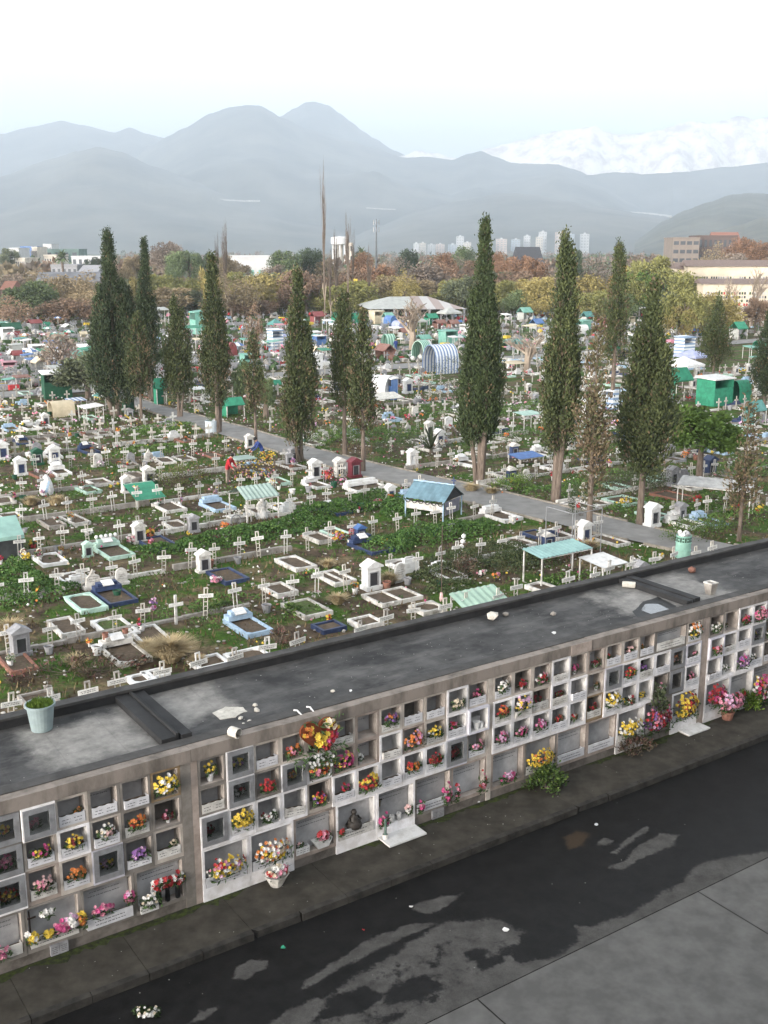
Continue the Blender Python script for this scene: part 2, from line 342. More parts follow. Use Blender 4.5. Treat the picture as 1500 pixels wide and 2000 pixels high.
for nm, arr in (('wet', wet_), ('rust', rust_)):
    at_ = ro_.data.attributes.new(nm, 'FLOAT', 'POINT'); at_.data.foreach_set('value', np.clip(arr, -1, 1).astype(np.float32).ravel())
r = MB()
for a, b in ((-60, -13), (13, 60)): r.face([W(a, -4.885, -.13), W(b, -4.885, -.13), W(b, -1.3, -.13), W(a, -1.3, -.13)])
struct('road', r, mat('dry_asphalt', (.09, .088, .084), (.06, .058, .055), 2.4, .92))
# moss along the foot of the wall
mossm = mat('moss', (0.04, 0.0544, 0.0096), (0.0176, 0.0208, 0.0096), 9, .95, bump=.5, lo=.4, hi=.6)
def moss(ua, ub, wid, seed):
    rr = random.Random(seed); n = int((ub-ua)/.12); a = [W(ua+i*.12, -.012) for i in range(n)]
    b = [W(ua+i*.12, -.03-wid*max(.08, (.5+.9*noise.noise(Vector((i*.22, seed, 0)))+.5*noise.noise(Vector((i*.9, seed, 5)))))*min(1, i/4, (n-1-i)/4)) for i in range(n)]
    m = MB()
    for i in range(n-1): m.face([Vector((q.x, q.y, .005)) for q in (b[i], b[i+1], a[i+1], a[i])])
    tag(m.build('moss', mossm), kind='stuff')
moss(-10.5, -5.2, .3, 1); moss(-3.2, 3.2, .22, 2); moss(3.6, 8.4, .28, 3)
# ------------------------------------------------ cemetery paths
pathm = mat('path_asphalt', (0.234, 0.2277, 0.2178), (0.171, 0.1665, 0.1584), 1.3, .92, bump=.2, detail=8)
PL = [(17.2, 79), (17.3, 63), (17.0, 50), (17.2, 40), (17.5, 31), (18.4, 23), (19.1, 16.5), (20.2, 10.5), (21.0, 4)]
PR = [(20.2, 79), (19.0, 63), (19.7, 50), (19.6, 40), (20.0, 33), (21.0, 26), (21.5, 20), (22.0, 14), (22.9, 9), (24.0, 4)]
def interp(L, w):
    L = sorted(L, key=lambda q: q[1])
    for (a, x), (b, y) in zip(L, L[1:]):
        if x <= w <= y: return a+(b-a)*(w-x)/(y-x)
    return L[0][0] if w < L[0][1] else L[-1][0]
pw = [4+i*.75 for i in range(101)]; m = MB(); kl = MB()
for a, b in zip(pw, pw[1:]): m.face([W(interp(PL, a), a, .075), W(interp(PR, a), a, .075), W(interp(PR, b), b, .075), W(interp(PL, b), b, .075)])
struct('path', m, pathm)
for E, s, hz in ((PL, -1, .12), (PR, 1, .13)):
    for a, b in zip(pw[:-9], pw[1:-8]):
        if noise.noise(Vector((a*.5, s, 2))) < -.25: continue
        kl.bar(W(interp(E, a)+s*.06, a, hz/2), W(interp(E, b-.02)+s*.06, b-.02, hz/2), .11, hz)
struct('path_kerb', kl, mat('old_kerb', (.30, .27, .23), (.17, .15, .12), 4, .9))
m = MB(); m.face([W(-90, 74.5, .08), W(120, 74.5, .08), W(120, 78.6, .08), W(-90, 78.6, .08)]); struct('cross_path', m, pathm)
# ------------------------------------------------ mountains
def range_(name, prof, D, depth, mats, seed, amp, base_px=492, back=1.0, front_pow=.8, nr=26, fine=1.0):
    xs = [prof[0][0]+i*(prof[-1][0]-prof[0][0])/210 for i in range(211)]
    m = MB(); cols = []
    for x in xs:
        for (a, ya), (b, yb) in zip(prof, prof[1:]):
            if a <= x <= b:
                t = (x-a)/(b-a); t = t*t*(3-2*t)*.5+t*.5; y = ya+(yb-ya)*t; break
        y += 1.1*fine*noise.noise(Vector((x*.045, seed, 0)))+.8*fine*noise.noise(Vector((x*.16, seed, 3)))+.4*fine*noise.noise(Vector((x*.5, seed, 3)))
        top = dp(x, y, D); cols.append(top)
    n = nr+6
    for i, top in enumerate(cols):
        for j in range(n+1):
            if j <= nr: t = j/nr; dist = D-depth*(1-t); hh = top.z*(t**front_pow)
            else: t = (j-nr)/6; dist = D+depth*back*t; hh = top.z*(1-t*.95)
            s = dist/D; e = math.sin(math.pi*min(1, max(0, (dist-(D-depth))/depth)))
            q = Vector((top.x*s, dist, 0)); nn = noise.fractal(Vector((q.x/depth*2.2+seed, q.y/depth*1.6, seed)), .9, 2.1, 5)
            rd = 1-abs(noise.noise(Vector((q.x/depth*3.1, q.y/depth*.55+seed, seed*2))))*2
            m.v.append((q.x, q.y, max(-5, hh+top.z*amp*e*(nn*.5+rd*.35-.25)) if j else -5))
    for i in range(len(cols)-1):
        for j in range(n): a = i*(n+1)+j; m.f.append((a, a+n+1, a+n+2, a+1)); m.m.append(0)
    return struct(name, m, mats, True)
hillm = mat('hill_scrub', (.12, .112, .09), (.018, .022, .020), .0032, .95, detail=10, lo=.35, hi=.65)
hillm2 = mat('hill_scrub_far', (.11, .105, .09), (.02, .024, .022), .0028, .95, detail=10, lo=.35, hi=.65)
hill3 = mat('near_hill_scrub', (.10, .095, .07), (.022, .028, .02), .008, .95, detail=10, lo=.35, hi=.65)
def snowmat():
    m = bpy.data.materials.new('snow_and_rock'); m.use_nodes = True; n = m.node_tree.nodes; l = m.node_tree.links; b = n['Principled BSDF']; b.inputs['Roughness'].default_value = .8
    tc = n.new('ShaderNodeTexCoord'); se = n.new('ShaderNodeSeparateXYZ'); l.new(tc.outputs['Object'], se.inputs[0])
    no = n.new('ShaderNodeTexNoise'); no.inputs['Scale'].default_value = .0022; no.inputs['Detail'].default_value = 10; no.inputs['Roughness'].default_value = .7; l.new(tc.outputs['Object'], no.inputs[0])
    ad = n.new('ShaderNodeMath'); ad.operation = 'MULTIPLY_ADD'; ad.inputs[1].default_value = 330; l.new(no.outputs['Fac'], ad.inputs[0]); l.new(se.outputs['Z'], ad.inputs[2])
    mr = n.new('ShaderNodeMapRange'); mr.inputs['From Min'].default_value = 500; mr.inputs['From Max'].default_value = 650; l.new(ad.outputs[0], mr.inputs['Value'])
    mx = n.new('ShaderNodeMixRGB'); mx.inputs[1].default_value = (.07, .075, .085, 1); mx.inputs[2].default_value = (.92, .86, .80, 1); n2 = n.new('ShaderNodeTexNoise'); n2.inputs['Scale'].default_value = .009; n2.inputs['Detail'].default_value = 9; n2.inputs['Roughness'].default_value = .75; mp = n.new('ShaderNodeMapping'); mp.inputs['Scale'].default_value = (1, 1, .35); l.new(tc.outputs['Object'], mp.inputs[0]); l.new(mp.outputs[0], n2.inputs[0]); r2 = n.new('ShaderNodeMapRange'); r2.inputs['From Min'].default_value = .60; r2.inputs['From Max'].default_value = .46; l.new(n2.outputs['Fac'], r2.inputs['Value']); mu = n.new('ShaderNodeMath'); mu.operation = 'MULTIPLY'; l.new(mr.outputs[0], mu.inputs[0]); l.new(r2.outputs[0], mu.inputs[1]); mx.inputs[1].default_value = (.52, .45, .43, 1); l.new(mu.outputs[0], mx.inputs[0]); l.new(mx.outputs[0], b.inputs['Base Color']); return m
A1 = [(-160, 280), (-60, 268), (0, 262), (60, 248), (118, 236), (160, 244), (225, 259), (252, 249), (290, 262), (322, 270), (380, 290), (470, 330), (560, 380), (680, 440), (760, 490)]
A2 = [(160, 440), (240, 330), (300, 282), (330, 265), (360, 250), (410, 222), (450, 209), (487, 205), (508, 206), (530, 218), (548, 229), (600, 252), (680, 275), (730, 290), (790, 308), (830, 306), (885, 312), (915, 300), (938, 295), (965, 305), (1000, 318), (1045, 320), (1090, 320), (1125, 330), (1170, 348), (1230, 380), (1290, 405), (1340, 425), (1400, 450), (1500, 485)]
A3 = [(440, 330), (500, 262), (548, 227), (575, 212), (597, 200), (612, 198), (640, 205), (665, 222), (685, 238), (712, 258), (730, 270), (770, 294), (800, 306), (840, 330), (900, 380)]
range_('hills', A1, 8200, 3000, hillm2, 3, .26)
range_('hills', A3, 8600, 2600, hillm2, 5, .22)
range_('hills', A2, 7000, 2800, hillm, 7, .30)
range_('hills', [(-200, 390), (-60, 350), (0, 345), (100, 310), (150, 296), (192, 287), (235, 296), (300, 325), (380, 352), (480, 385), (600, 420), (700, 450), (800, 480)], 5200, 1900, hillm, 11, .25)
range_('hills', [(640, 480), (740, 440), (820, 410), (900, 392), (985, 377), (1040, 379), (1100, 392), (1180, 405), (1260, 418), (1340, 428), (1440, 445), (1600, 470)], 4600, 1500, hillm, 13, .3)
range_('hills', [(1020, 420), (1100, 362), (1150, 342), (1200, 336), (1260, 340), (1330, 336), (1420, 326), (1500, 318), (1580, 300), (1700, 290)], 6600, 1300, hillm2, 15, .3)
range_('hills', [(1240, 470), (1300, 430), (1340, 410), (1380, 396), (1430, 380), (1470, 377), (1520, 380), (1600, 372), (1750, 360)], 2900, 1000, hill3, 17, .3)
range_('hills', [(1330, 480), (1390, 452), (1440, 440), (1490, 425), (1540, 420), (1620, 405), (1750, 390)], 1900, 600, hill3, 19, .3)
range_('snowy_mountains', [(780, 305), (820, 294), (850, 300), (900, 310), (960, 288), (985, 281), (1010, 276), (1060, 262), (1100, 254), (1130, 250), (1162, 246), (1180, 256), (1200, 262), (1250, 261), (1290, 254), (1325, 242), (1350, 236), (1385, 240), (1410, 236), (1440, 226), (1470, 232), (1500, 229), (1560, 224), (1640, 236), (1760, 250)], 7300, 900, snowmat(), 23, .34, fine=2.6)
# the light scars of a road cut along the foot of the hills
rc = mat('road_cut_earth', (.50, .46, .40), (.32, .29, .25), .05, .95)
m = MB()
from mathutils.bvhtree import BVHTree
HB = [BVHTree.FromPolygons([v.co.copy() for v in o.data.vertices], [tuple(p.vertices) for p in o.data.polygons]) for o in bpy.data.objects if o.name.startswith('hills')]
def onhill(x, y):
    r = ray(x, y).normalized(); best = None
    for b in HB:
        h = b.ray_cast(Vector((0, 0, CH)), r)
        if h[0] and (best is None or h[3] < best[1]): best = (h[0], h[3])
    return best and best[0]-r*6
for pts, dy in ([(415, 386), (430, 388), (445, 389.5), (460, 390), (475, 391), (490, 391), (508, 391)], 3), ([(715, 405), (730, 406), (745, 407), (760, 407.5), (773, 408)], 2), ([(1212, 412), (1230, 413), (1250, 414), (1262, 415), (1275, 416), (1288, 418), (1300, 419), (1312, 420.5), (1322, 421)], 5):
    q = [(onhill(x, y), onhill(x, y+dy)) for x, y in pts]
    for (a, b), (c, d) in zip(q, q[1:]):
        if a and b and c and d and abs(a.y-c.y) < 700: m.face([b, d, c, a])
struct('hill_road', m, rc)
# ================================================================ NICHE WALL
PAINT = dict(W=mat('whitewash', (0.7964, 0.7859, 0.8068), (0.5868, 0.5658, 0.5553), 4, .8, rnd=.1), C=mat('cream_wash', (0.4999, 0.4516, 0.4032), (0.3548, 0.3145, 0.2742), 4, .85, rnd=.1),
             K=mat('pinkish_render', (0.3631, 0.305, 0.2687), (0.2469, 0.2034, 0.1743), 4, .88, rnd=.1), T=mat('tan_paint', (.30, .21, .115), (.20, .145, .09), 4, .85),
             G=mat('grey_render', (0.2286, 0.2084, 0.1883), (0.1479, 0.1345, 0.1177), 3.5, .9, rnd=.1, bump=.3), L=mat('lavender_wash', (0.5692, 0.5692, 0.6262), (0.4326, 0.4212, 0.4668), 4, .75, rnd=.05))
reveal = {k: mat('reveal_'+k, tuple(x*.80 for x in (.80, .78, .76)) if k in 'WL' else (.42, .37, .33), None, 4, .9, rnd=.12) for k in PAINT}
plaquem = mat('stone_plaque', (0.4258, 0.4258, 0.4324), (0.2927, 0.2927, 0.2994), 3, .6, rnd=.18)
fascia_m = mat('fascia_concrete', (0.2246, 0.1934, 0.1685), (0.09984, 0.08736, 0.07488), 2.4, .92, bump=.4, stretch=(1, 1, .35), lo=.34, hi=.58)
base_m = mat('wall_plinth', (0.1836, 0.1632, 0.1462), (0.0816, 0.0714, 0.0612), 2.2, .93, bump=.4, lo=.36, hi=.60)
def roofmat():
    m = bpy.data.materials.new('bitumen_roof'); m.use_nodes = True; n = m.node_tree.nodes; l = m.node_tree.links
    b = n['Principled BSDF']; b.inputs['Roughness'].default_value = .82; b.inputs['Specular IOR Level'].default_value = .25
    tc = n.new('ShaderNodeTexCoord'); se = n.new('ShaderNodeSeparateXYZ'); l.new(tc.outputs['Object'], se.inputs[0])
    def nz(s, d=7, st=None):
        src = tc.outputs['Object']
        if st: mp = n.new('ShaderNodeMapping'); mp.inputs['Scale'].default_value = st; l.new(src, mp.inputs[0]); src = mp.outputs[0]
        t = n.new('ShaderNodeTexNoise'); t.inputs['Scale'].default_value = s; t.inputs['Detail'].default_value = d; t.inputs['Roughness'].default_value = .65; l.new(src, t.inputs[0]); return t.outputs['Fac']
    def ramp(f, a, bb, c0, c1):
        r = n.new('ShaderNodeValToRGB'); r.color_ramp.elements[0].position = a; r.color_ramp.elements[1].position = bb
        r.color_ramp.elements[0].color = (*c0, 1); r.color_ramp.elements[1].color = (*c1, 1); l.new(f, r.inputs[0]); return r.outputs[0]
    def mth(op, a, bb, v=None):
        x = n.new('ShaderNodeMath'); x.operation = op
        for i, q in enumerate((a, bb)):
            if isinstance(q, (int, float)): x.inputs[i].default_value = q
            elif q is not None: l.new(q, x.inputs[i])
        return x.outputs[0]
    dark = ramp(nz(1.1), .36, .68, (.021, .021, .0215), (.076, .075, .073))
    st = ramp(nz(2.6, 8, (.35, 1, 1)), .50, .72, (0, 0, 0), (.75, .75, .75))
    mx = n.new('ShaderNodeMixRGB'); l.new(st, mx.inputs[0]); l.new(dark, mx.inputs[1]); mx.inputs[2].default_value = (.115, .111, .107, 1)
    # worn screed showing through next to the party walls: |u - centre| below a noisy width
    def worn(c, hw, wc, hwd):
        d = mth('DIVIDE', mth('ABSOLUTE', mth('SUBTRACT', se.outputs[0], c), None), hw); e = mth('DIVIDE', mth('ABSOLUTE', mth('SUBTRACT', se.outputs[1], wc), None), hwd)
        q = mth('MAXIMUM', d, e); q = mth('ADD', q, mth('MULTIPLY', mth('SUBTRACT', nz(1.3), .5), 1.7))
        r = n.new('ShaderNodeMapRange'); r.inputs['From Min'].default_value = 1.15; r.inputs['From Max'].default_value = .65; l.new(q, r.inputs['Value']); return r.outputs[0]
    f = mth('MAXIMUM', mth('MAXIMUM', worn(-7.8, 1.1, 1.5, 1.0), worn(-5.6, .72, 1.9, .85)), mth('MAXIMUM', worn(6.7, .95, 1.3, 1.2), worn(8.6, .9, 1.5, 1.3)))
    lt = ramp(nz(3, 8), .35, .66, (.135, .13, .122), (.255, .245, .228))
    m2 = n.new('ShaderNodeMixRGB'); l.new(f, m2.inputs[0]); l.new(mx.outputs[0], m2.inputs[1]); l.new(lt, m2.inputs[2])
    fr = mth('FRACT', mth('ADD', mth('MULTIPLY', se.outputs[0], .95), mth('MULTIPLY', nz(1.2), .12)), None); sm = n.new('ShaderNodeMapRange'); sm.inputs['From Min'].default_value = .0; sm.inputs['From Max'].default_value = .03; l.new(fr, sm.inputs['Value'])
    m4 = n.new('ShaderNodeMixRGB'); m4.blend_type = 'MULTIPLY'; m4.inputs[0].default_value = .16; l.new(m2.outputs[0], m4.inputs[1]); l.new(sm.outputs[0], m4.inputs[2])
    l.new(m4.outputs[0], b.inputs['Base Color'])
    bp = n.new('ShaderNodeBump'); bp.inputs['Strength'].default_value = .4; bp.inputs['Distance'].default_value = .02; l.new(nz(5), bp.inputs['Height']); l.new(bp.outputs[0], b.inputs['Normal']); return m
roofm = roofmat(); bitum = mat('bitumen_edge', (0.026, 0.026, 0.02665), (0.0143, 0.0143, 0.01495), 2, .8, bump=.4); bitum2 = mat('bitumen_cap', (0.06825, 0.065, 0.0624), (0.03575, 0.03445, 0.03315), 2.2, .85, bump=.4)
PIT = .573
rw = random.Random(11)
def strokes(mb, x0, x1, z0, z1, y, rows, mi, seed, th=.012):    # worn lettering, a few illegible strokes per line
    r = random.Random(seed)
    for i in range(rows):
        z = z1-(i+.5)*(z1-z0)/rows; x = x0+r.uniform(0, .12)*(x1-x0); e = x1-r.uniform(0, .2)*(x1-x0)
        while x < e:
            L = r.uniform(.02, .06); mb.face([(x, y, z-th/2), (min(e, x+L), y, z-th/2), (min(e, x+L), y, z+th/2), (x, y, z+th/2)], mi); x += L+r.uniform(.008, .02)
def planter_mb(w, h, seed, d=.13, wavy=True):
    m = MB(); n = 16
    top = [h*(1-.10*abs(math.sin(3*math.pi*i/n))) if wavy else h for i in range(n+1)]
    poly = [(-w/2, 0), (w/2, 0)]+[(w/2-w*i/n, top[n-i]) for i in range(n+1)]
    m.prism(poly, 0, .028, 'y'); m.box(-w/2, -w/2+.02, .03, d, 0, h*.9); m.box(w/2-.02, w/2, .03, d, 0, h*.9); m.box(-w/2+.022, w/2-.022, .03, d-.003, 0, h*.72, 2)
    if w < .6: strokes(m, -w*.42, -w*.06, h*.15, h*.75, -.002, 2, 1, seed); strokes(m, w*.06, w*.42, h*.15, h*.75, -.002, 2, 1, seed+1)
    else: strokes(m, -w*.4, w*.4, h*.15, h*.8, -.002, 2, 1, seed, .016)
    return m
NICHES = {}
def niche(parent, x0, x1, z0, z1, paint, seed, opts=''):
    r = random.Random(seed); big = x1-x0 > .7
    ox0, ox1 = x0+.052, x1-.052; oz1 = z1-(.065 if z1 > 2.5 else .045)
    oz0 = z0+(.28 if z0 == 0 else .085 if z0 < 1.3 else .05)
    if 'V' in opts: oz0 = z0+.28; 
    pr = -r.uniform(.003, .016)-(.02 if paint in 'WL' else 0)-(.05 if 'B' in opts else 0); dep = .17 if big else .30
    m = MB()
    def ringf(a, b, c, d, y, A, B, Cc, D, y2, mi):     # outer rect to inner rect
        o = [(a, y, c), (b, y, c), (b, y, d), (a, y, d)]; i = [(A, y2, Cc), (B, y2, Cc), (B, y2, D), (A, y2, D)]
        for k in range(4): m.face([o[k], o[(k+1) % 4], i[(k+1) % 4], i[k]], mi)
    g_ = .002; zb = z0+(.20 if z0 == 0 and paint not in 'WL' else .004 if z0 == 0 else g_)
    a, b, c, d = x0+g_, x1-g_, zb, z1-g_
    ringf(a, b, c, d, .05, a, b, c, d, pr, 0)
    ringf(a, b, c, d, pr, ox0, ox1, oz0, oz1, pr, 0)
    ringf(ox0, ox1, oz0, oz1, pr, ox0, ox1, oz0, oz1, dep, 1)
    m.face([(ox0, dep, oz0), (ox1, dep, oz0), (ox1, dep, oz1), (ox0, dep, oz1)], 2)
    nb = m.build('niche', [PAINT[paint], reveal[paint], plaquem if not 'D' in opts else mat('aged_back_panel', (.12, .11, .10), (.07, .065, .06), 4, .9)], parent)  # option D gives the niche a much darker back panel
    cx = (ox0+ox1)/2; w = ox1-ox0; h = oz1-oz0
    if 'q' in opts:
        q = MB(); q.box(ox0+.02, ox1-.02, dep-.022, dep-.002, oz0+.02, oz1-.02); strokes(q, ox0+.07, ox1-.07, oz0+h*(.62 if big else .5), oz1-.05, dep-.025, 3, 1, seed, .014)
        q.build('inscribed_plaque', [plaquem, ink], nb)
    if 'p' in opts:
        pm = [oldwhite if 'o' in opts else marble if r.random() < .6 else white, ink, soilm]
        p = planter_mb(w*.96, (.2 if big else r.uniform(.155, .195)), seed, .14, not big).build('planter_box', pm, nb, (cx, pr-(.055 if 'x' in opts else .008), oz0+.003)); 
        if 't' in opts: p.rotation_euler = (0, .12, 0)
    if 'f' in opts:
        f = MB(); t = .062; y0, y1 = pr-.022, pr-.002; e = .03
        f.box(ox0-e, ox0+t, y0, y1, oz0-e, oz1+e); f.box(ox1-t, ox1+e, y0, y1, oz0-e, oz1+e)
        f.box(ox0+t+.001, ox1-t-.001, y0, y1, oz0-e, oz0+t); f.box(ox0+t+.001, ox1-t-.001, y0, y1, oz1-t, oz1+e)
        f.box(ox0+t, ox1-t, y0-.008, y0+.004, oz0+t-.008, oz0+t+.01); f.box(ox1-t-.015, ox1-t-.005, y0-.02, y0-.001, (oz0+oz1)/2-.02, (oz0+oz1)/2+.02)
        f.build('door_frame', gray_metal, nb)
        gl = MB(); gl.box(ox0+t-.002, ox1-t+.002, pr+.004, pr+.009, oz0+t-.002, oz1-t+.002); gl.build('glass_door', GLASS, nb)
    return cx, oz0, w, h, pr
gm = bpy.data.materials.new('pane_glass'); gm.use_nodes = True; _n = gm.node_tree.nodes; _l = gm.node_tree.links
_t = _n.new('ShaderNodeBsdfTransparent'); _g = _n.new('ShaderNodeBsdfGlossy'); _g.inputs['Roughness'].default_value = .08; _x = _n.new('ShaderNodeMixShader'); _x.inputs[0].default_value = .12
_t.inputs[0].default_value = (.86, .88, .88, 1)
_l.new(_t.outputs[0], _x.inputs[1]); _l.new(_g.outputs[0], _x.inputs[2]); _l.new(_x.outputs[0], _n['Material Output'].inputs['Surface']); GLASS = gm
# ---- flowers -------------------------------------------------------------
def bloom(mb, c, nrm, r, rnd, mi=0, n=6):
    c = Vector(c); nrm = Vector(nrm).normalized(); a = nrm.orthogonal().normalized(); b = nrm.cross(a); ph = rnd.random()*6
    for lay, (k, up) in enumerate(((1, .25), (.62, .7))):
        for i in range(n):
            t = ph+lay*.5+2*math.pi*i/n; d = a*math.cos(t)+b*math.sin(t); s = nrm.cross(d)
            tip = c+d*r*k+nrm*r*up*k; md = c+d*r*k*.55+nrm*r*up*.35
            mb.face([c, md-s*r*k*.36, tip, md+s*r*k*.36], mi)
def bunch(root, cols, w, h, d, n, seed, r=.045, leaves=True, base=0.0, front=(0, -1, .55), green=14):
    """cols: letters; blooms fill an ellipsoid w x d x h whose bottom is at base"""
    rnd = random.Random(seed); sets = {}
    k = 1 if len(cols) < 2 else len(set(cols))
    for i in range(n):
        x = rnd.uniform(-1, 1); z = rnd.uniform(-1, 1)
        if x*x+z*z > 1: x *= .6; z *= .6
        y = -math.sqrt(max(0, 1-x*x-z*z))*rnd.uniform(.5, 1)
        # same colours grow together
        ci = cols[int((noise.noise(Vector((x*1.3+seed, z*1.3, seed)))*.9+.5+rnd.uniform(-.25, .25))*len(cols)) % len(cols)]
        nr = Vector((x*.8+front[0]*.6+rnd.uniform(-.3, .3), y*.6+front[1]*.6, z*.7+front[2]*.6+rnd.uniform(-.2, .2)))
        bloom(sets.setdefault(ci, MB()), (x*w/2, y*d, base+h/2+z*h/2), nr, r*rnd.uniform(.75, 1.25), rnd)
    al = MB()
    for i, (c, mb) in enumerate(sets.items()):
        o = len(al.v); al.v += mb.v; al.f += [tuple(o+q for q in f) for f in mb.f]; al.m += [i]*len(mb.f)
    al.build('blooms', [FM[c] for c in sets], root)
    if leaves:
        lm = MB()
        for i in range(green*3):
            x = rnd.uniform(-.5, .5)*w; z = base+rnd.uniform(-.12, .7)*h; dd = Vector((rnd.uniform(-1, 1), rnd.uniform(-1, .3), rnd.uniform(-.2, 1))).normalized()
            lm.leaf((x, -rnd.uniform(0, .75)*d, z), dd, dd.cross(Vector((rnd.random(), rnd.random(), .3))).normalized(), rnd.uniform(.07, .15), rnd.uniform(.025, .05))
        for i in range(4):
            x = rnd.uniform(-.3, .3)*w; lm.bar((x*.3, 0, max(0, base-.1)), (x, -d*.5, base+h*.5), .008)
        lm.build('leaves', leafm, root)
def cname(cols):
    seen = []
    for c in cols:
        if FN[c] not in seen: seen.append(FN[c])
    return seen[0] if len(seen) == 1 else ' and '.join(seen[:2]) if len(seen) == 2 else ', '.join(seen[:2])+' and '+seen[2]
def pot_mb(r0, r1, h, n=10): return MB().lathe([(r0*.98, 0), (r0, 0), (r1, h), (r1*1.06, h), (r1*1.06, h*1.06), (r1*.92, h*1.06), (r1*.88, h*.86), (0, h*.86)], n)
# ---- spec of every niche: paint | options | flowers (colours : size : side)
A_ = {  # top row, middle section (24 columns)
0: 'G||Y:pot', 1: 'W|f|YV:s', 2: 'C|p|', 3: 'C||OPR:m', 4: 'C||WG:s', 5: 'C|pq|', 6: 'K|q|', 7: 'C|p|OVVD:m', 8: 'C|pD|', 9: 'C|p|', 10: 'W||GC:m', 11: 'C|p|RMP:s',
12: 'C|p|WWC:m', 13: 'C|D|MR:s', 14: 'C||RPW:m', 15: 'W|pq|', 16: 'C||M:s', 17: 'K|q|DN:s', 18: 'C|p|R:t', 19: 'C|p|K:s', 20: 'G|p|O:t', 21: 'G|pq2|', 23: 'C|p|YWO:b'}
B_ = {0: 'G|po|', 1: 'W|f|RW:s', 2: 'G||RR:m', 3: 'W|f|OY:s', 4: 'W||OROYP:b', 5: 'K||MMY:b', 6: 'K|q|W:t', 7: 'W|px|', 8: 'K||POLR:b', 9: 'C|p|YYW:m', 10: 'W|p|MRP:s', 11: 'L|B|W:pot',
12: 'W|p|RO:m', 13: 'W|px|LLYW:b', 14: 'C|pD|D:s', 15: 'W|po|D:s', 16: 'W|px|', 17: 'C||N:t', 18: 'L|f|VD:s', 19: 'W|p|RRYW:m', 20: 'W|pD|V:s', 21: 'W|p|', 22: 'G|f|OK:m', 23: 'L|p|P:t'}
C_ = {0: 'W|f|D:s', 1: 'W|p|YYYY:b', 2: 'W||WWD:m', 3: 'W|pt|', 4: 'C|D|VRY:m', 5: 'W|p|RM:s', 6: 'W||RRYY:b', 7: 'W|px|', 8: 'W|p|OOR:m', 9: 'W|p|RD:m', 10: 'L|f|RD:m', 11: 'C|p|LPP:m',
12: 'W|p|LMLP:m', 13: 'W|p|LMPL:m', 14: 'W|p|LMLM:m', 15: 'W|p|RN:s', 16: 'W||NWR:s', 17: 'T|pD|RD:s', 18: 'W|p|YYWW:b', 19: 'W||WWRY:m', 20: 'W||Y:s', 21: 'G|D|WP:m', 22: 'G|f|Y:s', 23: 'W|p|P:s'}
D_ = {0: 'W|p|YWWYPRL:x', 1: 'W|pG|YWOWCP:x', 2: 'K|q|', 3: 'W|pV|', 4: 'W|qV|', 5: 'G|pq|MP:sideR', 6: 'K|q|PR:sideR', 7: 'K|q|LMP:low', 8: 'G|p|YYYO:x', 9: 'K|pq|', 10: 'K|p|', 11: 'W|p|YYWW:x', 12: 'G|p|', 13: 'W|p|'}
LA = {0: 'T||YYWY:b', 1: 'G|px|', 2: 'G|pq|', 3: 'C|p|NO:t', 4: 'W|fB|P:s', 5: 'G|f|YO:s', 6: 'G|p|P:s'}
LB = {0: 'G|D|PD:s', 1: 'G|p|ROO:m', 2: 'C|px|CWK:m', 3: 'W|p|YYD:m', 4: 'C|p|YM:m', 5: 'G|f|MP:m', 6: 'G|p|W:s'}
LC = {0: 'C|p|C:t', 1: 'G|p|VVL:m', 2: 'L|f|LY:s', 3: 'C|p|OON:m', 4: 'K|p|KKP:m', 5: 'W|f|NRY:m', 6: 'G|p|Y:s'}
LD = {0: 'G|q|', 1: 'G|pqx|', 2: 'G|p|', 3: 'G|pq|PPM:low', 4: 'G|q|Y:s'}
RA = {0: 'G|D|WC:m', 1: 'C||NG:t', 2: 'W||MRD:m', 3: 'W||DPM:b', 4: 'G|p|P:s', 5: 'C|p|Y:s', 6: 'C|p|'}
RB = {0: 'L|B|KRP:m', 1: 'W|pq|', 2: 'W|p|', 3: 'W|f|YVP:m', 4: 'G||WY:m', 5: 'C|p|R:s', 6: 'W|p|'}
RC = {0: 'W|px|', 1: 'W|D|WW:s', 2: 'W||VLVM:b', 3: 'W|p|WC:s', 4: 'C|p|', 5: 'W|p|R:s', 6: 'C|p|'}
RD = {0: 'W|p|', 1: 'W|q|RR:low', 2: 'G|q|PRMYW:x', 3: 'W|p|'}
SZ = dict(s=(.25, .17, .10, 18), m=(.33, .24, .14, 34), b=(.48, .35, .22, 64), t=(.14, .12, .07, 8), x=(.80, .42, .26, 120), low=(.48, .25, .15, 44))
root = {}
